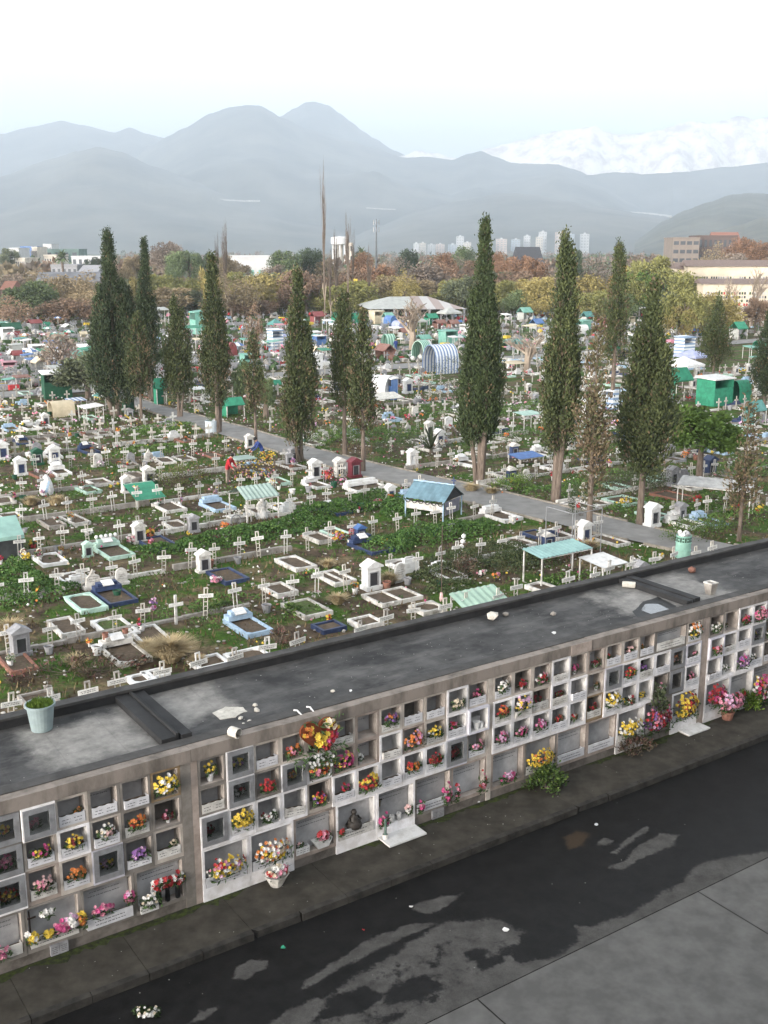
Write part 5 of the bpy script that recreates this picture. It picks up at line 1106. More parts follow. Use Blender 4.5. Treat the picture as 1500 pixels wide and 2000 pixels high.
for k, (p, q, where) in enumerate(FS):
    nm, pr_ = rc_.choice(BP)
    if k < 150: spawn(pr_, p, rc_.uniform(0, 6), rc_.uniform(.6, 1.05), ('%s flowers %s' if q == 0 else 'further %s flowers %s') % (nm, where), 'flowers on the graves')
    else:
        ci = rc_.randrange(6)
        for j in range(9): fb.blob(p+Vector((rc_.gauss(0, .12), rc_.gauss(0, .12), .1+rc_.random()*.25)), rc_.uniform(.05, .09), rc_, ci if rc_.random() < .6 else 6)
if fb.f: tag(fb.build('distant_flowers', [FM[c] for c in 'YRPWOL']+[leafm]), kind='stuff')
# hand-placed bouquets
for x, y, cols, w, h, n, lb in [(660, 1058, 'OYVP', .62, .45, 50, 'orange and purple bouquet left of the blue-roofed shrine'), (690, 1052, 'MRP', .5, .4, 40, 'magenta bouquet against the blue-roofed shrine'), (750, 1068, 'YYR', .4, .3, 30, 'yellow and red bouquet in a white pot on the creeper'), (420, 1140, 'WPL', .6, .25, 34, 'white and pink flowers on the navy edged grave'), (938, 1128, 'WPC', .4, .25, 24, 'white and pink flowers in front of the reddish bush'), (968, 1132, 'YPO', .35, .22, 20, 'yellow and pink flowers right of the white ones, before the bush'), (293, 1052, 'OYR', .42, .4, 34, 'bright orange bouquet right of the white shrine'), (294, 1066, 'PR', .3, .25, 16, 'pink bouquet under the orange one'), (256, 1062, 'WPK', .5, .32, 34, 'white and pink bouquet left of the flower-decked shrine'), (172, 1050, 'WW', .45, .3, 30, 'white flowers behind the mint grave'), (65, 1075, 'RY', .3, .4, 20, 'dark red and yellow flowers beside the left tent'), (50, 1095, 'YYW', .4, .3, 24, 'pale yellow bouquet near the white angular grave'), (530, 955, 'YCWP', .42, .5, 40, 'tall pastel wreath bouquet at the corner of the grey-green canopy'), (640, 940, 'RRPO', .8, .7, 70, 'red and pink flower mass between two white shrines'), (668, 950, 'PLP', .6, .4, 40, 'pink flowers before the maroon shrine'), (690, 915, 'YYW', .5, .3, 30, 'pale yellow flowers at the far path kerb'), (1215, 985, 'YYWY', 1.2, .25, 60, 'row of yellow and white flowers along the brick grave'), (1360, 990, 'RRD', .5, .6, 40, 'red flowers in front of the grey long canopy'), (1300, 925, 'YY', .9, .3, 40, 'yellow flowers at the foot of the dark shrine'), (1435, 1000, 'OYR', .6, .4, 36, 'orange flowers at the end of the grey long canopy'), (1480, 1005, 'YR', .6, .5, 36, 'yellow and red flowers at the right edge, far side'), (1240, 1105, 'WWC', .5, .35, 30, 'white flowers behind the parapet near the drum bin'), (1287, 1095, 'RWY', .4, .3, 24, 'red and white flowers behind the parapet left of the drum bin'), (1125, 1068, 'OYP', .5, .3, 30, 'orange flowers behind the mint awning'), (1085, 1050, 'WP', .4, .4, 20, 'white and pink flowers at the third row right end'), (640, 1215, 'RRY', .3, .2, 14, 'red flowers just behind the parapet, middle')]:
    t = thing('flower_bunch', lb, 'flowers', gp(x, y), ANG, 'flowers on the graves'); bunch(t, cols, w, h, w*.4, n, int(x+y), .055, True, .08, (0, -.6, .8), green=26)
    if 'white pot' in lb: pot_mb(.08, .12, .2).build('pot', white2, t)
for x, y, cols in ((299, 1222, 'VLM'), (266, 985, 'WYPR')):
    t = thing('flower_stick', 'thin rod carrying a round bunch of %s flowers' % cname(cols), 'flowers', gp(x, y), ANG); MB().bar((0, 0, -.1), (0, 0, .7), .018).build('rod', wood, t); bunch(t, cols, .34, .42, .14, 24, x, .05, True, .55, green=8)
t = thing('white_puffs', 'string of white paper puffs hanging beside a cross in the third row', 'ornament', gp(900, 1092), ANG)
for i in range(4): MB().blob((i*.04, 0, .32+i*.2), .11, rc_, 0).build('puff', white2, t)
MB().bar((0, .02, -.1), (.16, .02, 1.1), .02).build('stick', wood, t)
t = thing('rusty_mast', 'tall thin rusty pole standing before the creeper', 'pole', gp(862, 1175), 0); MB().tube([(0, 0, -.1), (0, 0, 2.75)], [.022, .016], 6).build('pole', mat('rusted_iron', (.10, .075, .06)), t); MB().lathe([(.05, 0), (.07, .1), (.05, .32), (.03, .34)], 8, (0, 0, .0)).build('sleeve', FM['K'], t)
t = thing('wire_frame', 'bare wire pergola frame by the path on the right', 'frame', gp(1115, 1100), ANG); m = MB()
for a in (0, 1.6):
    for b in (0, 1.5): MB().bar((a, b, -.05), (a, b, 2.0), .028).build('post', gray_metal, t)
for p, q in (((0, 0, 2), (1.6, 0, 2)), ((0, 1.5, 2), (1.6, 1.5, 2)), ((0, 0, 2), (0, 1.5, 2)), ((1.6, 0, 2), (1.6, 1.5, 2))): m.bar(p, q, .025)
m.build('top_frame', gray_metal, t)
# drum bin, blue barrel
t = thing('drum_bin', 'pale green oil-drum bin with patterned band overflowing with rubbish', 'bin', gp(1333, 1088), 0); dm = mat('pale_green_drum', (.27, .48, .40), (.20, .36, .30), 3, .6)
MB().lathe([(.30, 0), (.30, .30), (.32, .31), (.32, .33), (.30, .34), (.30, .60), (.32, .61), (.32, .63), (.30, .64), (.30, .90), (.31, .92), (.29, .92), (.29, .80), (0, .80)], 24).build('drum', dm, t)
m = MB()
for k in range(20):
    a = 2*math.pi*k/20; c = Vector((math.cos(a), math.sin(a), 0)); s = Vector((-c.y, c.x, 0))
    for z0, z1, f in ((.67, .86, .035), ) if k % 2 else ((.67, .74, .04), (.79, .86, .04)): m.face([c*.304-s*f+Vector((0, 0, z0)), c*.304+s*f+Vector((0, 0, z0)), c*.304+s*f+Vector((0, 0, z1)), c*.304-s*f+Vector((0, 0, z1))])
m.build('painted_band', mat('dark_green_band', (.05, .10, .07)), t); m = MB()
for i in range(26): m.blob((rc_.uniform(-.22, .22), rc_.uniform(-.22, .22), .88+rc_.random()*.18), rc_.uniform(.05, .10), rc_, rc_.choice((0, 0, 1)))
m.build('rubbish', [white2, greyst], t)
t = thing('barrel', 'pale blue-white barrel planted with a shrub beside the path', 'barrel', gp(413, 846), 0); MB().lathe([(.40, 0), (.40, .38), (.42, .40), (.40, .42), (.40, .80), (.42, .82), (.42, .86), (.39, .86), (.39, .76), (0, .76)], 20).build('drum', mat('pale_blue_drum', (.50, .56, .60), (.40, .44, .47), 3, .6), t); m = shrub_mb(.36, .36, .6, 320, 3); m.m = [min(1, x) for x in m.m]; m.build('foliage', GRN[:2], t, (0, 0, .75))
# white plastic wrapped mound
t = thing('wrapped_figure', 'figure wrapped in white and blue plastic, left rows', 'statue', gp(92, 965), ANG); MB().lathe([(.34, 0), (.36, .2), (.30, .55), (.18, .85), (.06, 1.0), (0, 1.02)], 9).build('wrap', white2, t); m = MB()
for i in range(5): m.face([(-.2+i*.05, -.36+i*.02, .15+i*.1), (-.05+i*.04, -.37+i*.02, .2+i*.1), (-.08+i*.04, -.35+i*.025, .33+i*.1), (-.2+i*.05, -.34+i*.025, .3+i*.1)])
m.build('printed_print', skyblue, t)
# white flower-covered figure and cart under the green-grey canopy
t = thing('white_statue', 'white angel-like figure with white flowers under the grey-green canopy', 'statue', gp(513, 1012)+Vector((0, -.1, 0)), ANG); MB().lathe([(.24, 0), (.26, .1), (.20, .35), (.16, .6), (.2, .75), (.09, .84), (.12, .93), (.08, 1.02), (0, 1.05)], 12).build('figure', white2, t, smooth=True); bunch(t, 'WWW', .6, .8, .25, 60, 9, .07, False, .2)
t = thing('hand_cart', 'white flat cart with one spoked wheel under the canopy', 'cart', gp(468, 1020), ANG); MB().box(-.55, .55, -.3, .3, .28, .34).build('bed', white, t); w_ = MB()
for k in range(16):
    a, b = 2*math.pi*k/16, 2*math.pi*(k+1)/16; w_.bar((-.35+.24*math.cos(a), -.34, .22+.24*math.sin(a)), (-.35+.24*math.cos(b), -.34, .22+.24*math.sin(b)), .04)
for k in range(6): a = math.pi*k/3; w_.bar((-.35, -.34, .22), (-.35+.23*math.cos(a), -.34, .22+.23*math.sin(a)), .012)
w_.build('wheel', gray_metal, t); bunch(t, 'WWC', .6, .3, .2, 30, 10, .05, True, .34)
for sx in (.3, .5): MB().bar((sx, -.2, 0), (sx, -.2, .28), .04).build('leg', white, t)
# flower stall beside the two people
t = thing('flower_stall', 'stall table heaped with flowers under a pale flat board, by the path', 'stall', gp(492, 935), ANG); occ(t.location, 1.5)
MB().box(-1.1, .1, -.5, .6, 1.18, 1.22).build('board', sage, t)
for sx in (-1.0, 1.2):
    for sy in (-.4, .5): MB().bar((sx, sy, -.05), (sx, sy, 1.18), .05).build('leg', wood, t)
MB().box(-1.15, 1.3, -.45, .55, .62, .67).build('table_top', wood, t)
for k, (x, z, w, h, c, n) in enumerate(((.0, .68, 2.2, .5, 'YCKN', 110), (0, .1, 2.3, .55, 'CKYP', 110), (.75, 1.1, .9, .35, 'YYO', 50))): 
    e = link('flower_tier', None, t, (x, -.4, z)); 
    sub_ = MB(); rnd = random.Random(k)
    L = {}
    for i in range(n): bloom(L.setdefault(rnd.choice(c), MB()), (rnd.uniform(-.5, .5)*w, rnd.uniform(-.15, .3), rnd.random()*h), (0, -.7, .7), .06, rnd)
    allm = MB(); ms = []
    for ci, (cc, mb) in enumerate(L.items()):
        ms.append(FM[cc])
        for f in mb.f: allm.face([mb.v[i] for i in f], ci)
    for i in range(200): d = Vector((rnd.uniform(-1, 1), rnd.uniform(-1, 1), rnd.uniform(0, 1))).normalized(); allm.leaf((rnd.uniform(-.5, .5)*w, rnd.uniform(-.1, .4), rnd.random()*h), d, d.orthogonal().normalized(), .16, .05, len(ms))
    bpy.data.objects.remove(e); KIDS[t.name].pop(); allm.build('flower_tier', ms+[leafm], t, (x, -.4, z))
# ================================================================ PEOPLE
skin = mat('skin', (.36, .22, .16), (.30, .18, .13), 8, .6)
def figure(label, loc, rz, J, E, rad, top, bottom, hair, cut, name='person', shoes=None):
    """one continuous skinned body; the faces are coloured by height for jacket, trousers, hands and face"""
    t = thing(name, label, 'person', loc, rz, 'people in the cemetery')
    me = bpy.data.meshes.new('body'); ks = list(J); me.from_pydata([J[k] for k in ks], [(ks.index(a), ks.index(b)) for a, b in E], []); me.update()
    o = link('body', me, t); me.skin_vertices or o.modifiers.new('skin', 'SKIN')
    md = next((m for m in o.modifiers if m.type == 'SKIN'), None) or o.modifiers.new('skin', 'SKIN')
    sv = me.skin_vertices[0].data
    for i, k in enumerate(ks): r = rad[k]; sv[i].radius = r if isinstance(r, tuple) else (r, r); sv[i].use_root = (k == 'pel')
    sb = o.modifiers.new('smooth', 'SUBSURF'); sb.levels = 2; sb.render_levels = 2
    dg = bpy.context.evaluated_depsgraph_get(); ev = bpy.data.meshes.new_from_object(o.evaluated_get(dg)); o.modifiers.clear(); o.data = ev
    ev.materials.clear()
    for m in (top, bottom, skin, shoes or blackp): ev.materials.append(m)
    for p in ev.polygons: p.material_index = cut(p.center); p.use_smooth = True
    h = J['head']; hb = MB(); d = (Vector(J['head'])-Vector(J['neck'])).normalized()
    hb.lathe([(.0, -.02), (.088, -.03), (.108, .03), (.10, .08), (.06, .125), (0, .135)], 12); ho = hb.build('hair', hair, t, Vector(h)+Vector((0, .025, -.0)), smooth=True)
    ho.rotation_euler = d.to_track_quat('Z', 'Y').to_euler()
    for s in (-1, 1):        # eyes, ears
        MB().blob((0, 0, 0), .012, rc_, 0).build('eye', blackp, t, Vector(h)+Vector((s*.034, -.098, .0)))
    MB().blob((0, 0, 0), .018, rc_, 0).build('nose', skin, t, Vector(h)+Vector((0, -.108, -.03))); MB().box(-.022, .022, -.006, .006, -.005, .005).build('mouth', mat('lips', (.24, .10, .09)), t, Vector(h)+Vector((0, -.094, -.06)))
    return t
def standing(bend=0.0, armf=.25):
    c, s = math.cos(bend), math.sin(bend)
    def up(x, y, z): return (x, y*c-z*s, .92+y*s+z*c)      # torso frame leaning to -y
    J = dict(pel=(0, 0, .92), ch=up(0, 0, .36), neck=up(0, -.01, .56), head=up(0, -.03, .72))
    E = [('pel', 'ch'), ('ch', 'neck'), ('neck', 'head')]
    R = dict(pel=(.17, .13), ch=(.19, .13), neck=.06, head=(.095, .115))
    for n, q in (('l', -1), ('r', 1)):
        J['sh'+n] = up(q*.19, 0, .46); J['el'+n] = tuple(Vector(J['sh'+n])+Vector((q*.05, -armf*.6, -.26))); J['wr'+n] = tuple(Vector(J['el'+n])+Vector((-q*.02, -armf, -.16)))
        J['pa'+n] = tuple(Vector(J['wr'+n])+Vector((0, -.04, -.05)))
        J['hi'+n] = (q*.09, 0, .86); J['kn'+n] = (q*.10, -.02, .48); J['an'+n] = (q*.10, .02, .08); J['to'+n] = (q*.11, -.14, .04)
        E += [('ch', 'sh'+n), ('sh'+n, 'el'+n), ('el'+n, 'wr'+n), ('wr'+n, 'pa'+n), ('pel', 'hi'+n), ('hi'+n, 'kn'+n), ('kn'+n, 'an'+n), ('an'+n, 'to'+n)]
        R.update({'sh'+n: .075, 'el'+n: .055, 'wr'+n: .036, 'pa'+n: .042, 'hi'+n: .10, 'kn'+n: .068, 'an'+n: .048, 'to'+n: .045})
        for fi in range(4):
            f = 'f%d%s' % (fi, n); J[f] = tuple(Vector(J['pa'+n])+Vector(((fi-1.5)*.02, -.035, -.055+abs(fi-1.5)*.006))); E.append(('pa'+n, f)); R[f] = .009
        f = 'th'+n; J[f] = tuple(Vector(J['pa'+n])+Vector((-q*.045, -.03, -.015))); E.append(('pa'+n, f)); R[f] = .010
    return J, E, R
redj = mat('red_jacket', (.42, .022, .03), (.26, .012, .02), 12, .8); beige = mat('beige_trousers', (.26, .21, .17)); bluej = mat('blue_jacket', (.025, .05, .20), (.015, .03, .11), 10, .7); hairm = mat('black_hair', (.012, .011, .011), None, 20, .6)
def cutter(J, bend):
    c, s = math.cos(bend), math.sin(bend); pa = [Vector(J['palm']) if 'palm' in J else Vector(J['pa'+n]) for n in 'lr']; hd = Vector(J['head']); nk = Vector(J['neck'])
    def f(p):
        if (p-hd).length < .15 and (p-nk).dot(hd-nk) > .004: return 2
        if min((p-q).length for q in pa) < .09: return 2
        if p.z < .10: return 3
        tz = -(p.y)*s*1+(p.z-.92)*c
        return 0 if (tz > -.06 and p.z > .78) else 1
    return f
J, E, R = standing(.42, .16); figure('person in a red jacket bending over the flower stall', gp(445, 946), R_(70), J, E, R, redj, beige, hairm, cutter(J, .42))
J, E, R = standing(.55, .25); figure('person in a dark blue jacket stooping behind the flower stall', gp(513, 908), R_(-70), J, E, R, bluej, mat('dark_trousers', (.035, .035, .045)), hairm, cutter(J, .55))
J, E, R = standing(.05, .1); figure('person in dark blue clothes standing among the far tents', gp(773, 690), R_(200), J, E, R, bluej, bluej, hairm, cutter(J, .05))
J, E, R = standing(.15, .15); figure('person in a white shirt walking among the far tents', gp(737, 688), R_(30), J, E, R, white, mat('brown_trousers', (.12, .075, .05)), hairm, cutter(J, .15))
# ================================================================ GROUND COVER
def creeper(patches, n_per, mats, seed, L=.13, Wd=.07):
    r = random.Random(seed); m = MB()
    for px, py, ru, rw, h in patches:
        c = gp(px, py); cu, cw = uw(c); n = int(n_per*ru*rw)
        for i in range(n):
            a = r.random()*6.283; k = math.sqrt(r.random()); edge = 1+.28*noise.noise(Vector((math.cos(a)*1.6+px, math.sin(a)*1.6, seed)))
            u = cu+math.cos(a)*k*ru*edge; w = cw+math.sin(a)*k*rw*edge
            if interp(PL, w)-.2 < u < interp(PR, w)+.2: continue
            z = 1.35*h*(1-k**4)*(.62+.7*noise.noise(Vector((u*1.1, w*1.1, seed))))+r.uniform(-.05, .06)
            d = Vector((r.uniform(-1, 1), r.uniform(-1, 1), r.uniform(-.1, 1))).normalized()
            m.leaf(W(u, w, max(.03, z)), d, d.orthogonal().normalized(), L*r.uniform(.6, 1.3), Wd*r.uniform(.6, 1.3), 0 if r.random() < .6 else 1)
    return m
tag(creeper([(700, 990, 3.4, 1.3, .5), (800, 1000, 1.6, 1.2, .5), (620, 1000, 1.5, 1.0, .45), (840, 1050, 3.2, 1.2, .5), (760, 1070, 1.4, 1.0, .4), (930, 1040, 1.2, 1.0, .45), (470, 1052, 3.0, 1.2, .45), (580, 1030, 2.0, .9, .4), (360, 1070, 1.5, .9, .35), (55, 1165, 1.8, 1.2, .5), (20, 1130, 1.3, 1.3, .5), (300, 1078, 1.0, .8, .35)], 900, [GRN[0], YGR[0]], 1).build('creeper', [mat('creeper_leaf', (0.05871, 0.1272, 0.02153), (0.02446, 0.06359, 0.01174), 2.5, .7), mat('creeper_leaf_light', (0.08736, 0.1572, 0.03058), (0.04368, 0.08736, 0.01747), 3, .7)]), kind='stuff')
tag(creeper([(930, 1100, 3.4, 1.3, .55), (1000, 1105, 1.2, 1.0, .45), (860, 1125, 1.2, 1.0, .45), (880, 1150, 1.0, .8, .3), (1050, 1100, 1.0, .8, .4)], 1100, None, 2, .10, .05).build('creeper', [mat('dark_creeper_leaf', (.050, .072, .026), (.025, .04, .014), 3, .8), mat('dark_creeper_leaf_light', (.085, .10, .04))]), kind='stuff')
tag(creeper([(330, 840, 3.6, 2.2, .35), (300, 880, 3.0, 1.5, .3), (1120, 1135, 1.6, .7, .3), (1380, 990, 3.0, 1.6, .3), (1250, 990, 2.5, 1.2, .25), (1100, 960, 3, 1.2, .35), (1180, 935, 2, 1.2, .4), (990, 960, 2.0, .9, .4), (880, 800, 5, 3, .3), (780, 850, 4, 2, .3), (640, 870, 3, 1.2, .6), (1060, 800, 6, 3, .4), (1450, 1010, 2.5, 1.2, .35), (1440, 920, 4, 2, .3), (1000, 850, 4, 2, .35), (620, 1120, 1.2, .5, .12), (345, 1200, 1.3, .7, .12), (430, 1175, 1.4, .8, .12), (590, 1200, .9, .5, .15), (690, 850, 3, 1.5, .4)], 240, None, 3, .15, .06).build('ground_plants', [mat('herb_leaf', (0.07338, 0.1467, 0.02446), (0.03913, 0.08317, 0.0137), 2, .75), mat('herb_leaf_light', (0.1272, 0.2055, 0.04403), (0.06849, 0.1174, 0.02936), 2, .75)]), kind='stuff')
rp = random.Random(88); PP = []
for i in range(120):
    w = rp.uniform(5, 72); u = rp.uniform(-10, 55)
    q = pix(W(u, w))
    if vis(W(u, w), 0): PP.append((q[0], q[1], rp.uniform(.4, 1.8), rp.uniform(.3, .9), rp.uniform(.08, .35)))
tag(creeper(PP, 200, None, 8, .12, .05).build('ground_plants', [mat('herb_leaf', (.075, .15, .025)), mat('dull_weed', (.10, .10, .045), (.055, .055, .025), 2, .85)]), kind='stuff')
# grass: thin blades, green and straw
m = MB(); r = random.Random(12)
for i in range(46000):
    w = 4+58*r.random()**1.7; u = r.uniform(-11, 40)
    if interp(PL, w)-.05 < u < interp(PR, w)+.05: continue
    c = W(u, w, 0)
    if not vis(c, 10): continue
    gq = noise.noise(Vector((u*.42, w*.42, 9)))+.5*noise.noise(Vector((u*1.3, w*1.3, 2)))
    if gq < -.35 and r.random() < .8: continue
    dry = noise.noise(Vector((u*.3+40, w*.3, 3)))+r.uniform(-.25, .25) > (-.05 if w < 20 else .25)
    s = (.13 if dry else .10)*r.uniform(.6, 1.5)*(1+w*.012); a = r.random()*6.28; d = Vector((math.cos(a)*.5, math.sin(a)*.5, 1)).normalized(); sd = Vector((math.sin(a), -math.cos(a), 0))
    b = .022*(1+w*.03); m.face([c-sd*b, c+sd*b, c+d*s], 1 if dry else 0)
tag(m.build('grass', [mat('grass_blade', (0.07318, 0.1292, 0.02583), (0.03875, 0.07318, 0.01378), 2, .8), mat('dry_grass_blade', (0.1716, 0.1304, 0.06864), (0.0961, 0.06864, 0.03432), 2, .9)]), kind='stuff')
m = MB(); r = random.Random(14)
for i in range(9500):     # broken plaster, stones and scraps between the graves
    w = 4+66*r.random()**1.4; u = r.uniform(-11, 50)
    if interp(PL, w)-.05 < u < interp(PR, w)+.05: continue
    c = W(u, w, .02)
    if vis(c, 10): m.blob(c, r.uniform(.015, .06)*(1+w*.012), r, 0 if r.random() < .6 else 1 if r.random() < .7 else 2, (1.2, 1, .6))
tag(m.build('rubble', [oldwhite, conc, brick]), kind='stuff')
m = MB(); r = random.Random(61)
for i in range(1500):     # small blooms strewn over graves, too many to count
    w = 9+64*r.random()**.9; u = r.uniform(-10, 52)
    if interp(PL, w)-.05 < u < interp(PR, w)+.05: continue
    if noise.noise(Vector((u*.35, w*.35, 21))) < -.05: continue
    for k in range(3):
        c = W(u+r.gauss(0, .15), w+r.gauss(0, .15), r.uniform(.06, .22))
        m.blob(c, r.uniform(.025, .05)*(1+w*.008), r, r.choices(range(8), (6, 1.6, 1.6, .9, .7, 1.2, .5, 9))[0])
tag(m.build('small_flowers', [FM[k] for k in 'WYPRMCO']+[leafm]), kind='stuff')
def tuft(lb, px, py, R, h, n, seed, mats=STRAW):
    t = thing('grass_clump', lb, 'grass', gp(px, py), 0); m = MB(); r = random.Random(seed)
    for i in range(n):
        a = r.random()*6.28; k = r.random(); d = Vector((math.cos(a)*k, math.sin(a)*k, 1.2)).normalized(); p0 = Vector((math.cos(a)*k*R*.3, math.sin(a)*k*R*.3, 0)); L = h*r.uniform(.6, 1.15); p1 = p0+d*L*.6; p2 = p1+(d+Vector((math.cos(a)*.6, math.sin(a)*.6, -.55))).normalized()*L*.55; sd = Vector((-math.sin(a), math.cos(a), 0))*.012
        m.face([p0-sd, p0+sd, p1+sd, p1-sd], r.randint(0, 1)); m.face([p1-sd, p1+sd, p2])
    m.build('blades', mats[:2], t)
tuft('big tuft of straw-coloured dry grass left of the pale blue grave', 335, 1292, .75, .85, 1500, 1)
for i, (x, y, R, h) in enumerate(((110, 985, 1.0, .5), (60, 985, .9, .45), (290, 1270, .4, .4), (385, 1300, .5, .35), (20, 1235, .6, .5), (660, 1180, .5, .45), (760, 1140, .6, .5), (640, 1110, .4, .4), (150, 1300, .5, .4), (400, 1060, .6, .3), (920, 960, .7, .5), (960, 965, .6, .4), (1150, 1075, .7, .5), (1120, 1085, .6, .4))): tuft('dry grass tuft, %s of the smaller straw tufts counted from the left' % od(sorted((110, 60, 290, 385, 20, 660, 760, 640, 150, 400, 920, 960, 1150, 1120)).index(x)+1), x, y, R, h, 420, 5+i)
for a in [('brownish green bush behind the light blue grave', 350, 945, 1.5, 1.0, 1.0, 1500, 11, [mat('brown_green_leaf', (.11, .105, .04), (.06, .055, .022), 4, .85), GRN[1], bark]), ('reddish twiggy bush beside the dark creeper', 905, 1130, .45, .4, .9, 500, 12, DRY), ('dark red twiggy weed left of the small potted grave', 545, 1262, .3, .3, .6, 260, 13, DRY),
  ('broad dark green bush growing out of the brick grave', 1238, 965, 2.2, 1.0, 1.35, 2200, 14, OLV), ('green bush behind the drum bin', 1362, 1050, 1.7, .9, .9, 1500, 15, GRN), ('dark bush in the rows left of the paired trunks', 655, 862, 2.6, 1.2, 1.2, 1700, 16, GRN), ('dark green bush beside the tall white shrine', 770, 880, 1.2, .9, 1.1, 800, 17, OLV),
  ('small round green shrub on the low grass grave', 568, 1200, .3, .3, .45, 360, 18, GRN), ('green bush at the foot of the triple cypress', 1000, 955, 1.3, .8, .8, 900, 19, YGR), ('white-flecked shrub beyond the path', 1180, 905, 1.6, 1.0, 1.1, 1000, 20, GRN), ('grey-green shrubby tree among the crosses left of the triple cypress', 868, 800, 2.2, 1.8, 3.2, 1500, 21, OLV), ('dark round shrub under the blue striped tent', 880, 735, 2.2, 1.6, 2.0, 900, 22, OLV), ('ivy-green shrub wrapped around the sparse cypress foot', 1135, 1010, .6, .5, 1.6, 700, 23, OLV), ('brown weeds behind the mint awning', 1120, 1090, 1.6, .5, .45, 700, 24, DRY), ('low bramble before the left parapet', 130, 1315, 1.4, .6, .45, 600, 25, DRY), ('brown bramble left of the straw tuft', 215, 1310, 1.1, .5, .4, 420, 26, DRY), ('green weed clump by the second row of crosses', 420, 1195, .9, .4, .3, 420, 27, GRN)]:
    lb, x, y, rx, ry, h, n, sd, ms = a; shrub(lb, gp(x, y), rx, ry, h, n, sd, ms, .11, .05, cat='bush' if 'bush' in lb else 'shrub')
t = thing('fan_palm', 'small spiky palm behind the white block shrine', 'palm', gp(842, 888), 0); m = MB(); r = random.Random(2)
for i in range(46):
    a = r.random()*6.28; e = r.uniform(.2, 1.4); d = Vector((math.cos(a)*math.cos(e), math.sin(a)*math.cos(e), math.sin(e))); p = Vector((0, 0, .3)); q = p+d*1.0; q2 = q+(d+Vector((0, 0, -.5))).normalized()*.7; sd = d.cross(Vector((0, 0, 1))).normalized()*.05
    m.face([p-sd*.4, p+sd*.4, q+sd, q-sd]); m.face([q-sd, q+sd, q2])
m.build('fronds', OLV[0], t); MB().tube([(0, 0, -.1), (0, 0, .5)], [.12, .10], 7).build('trunk', bark, t)
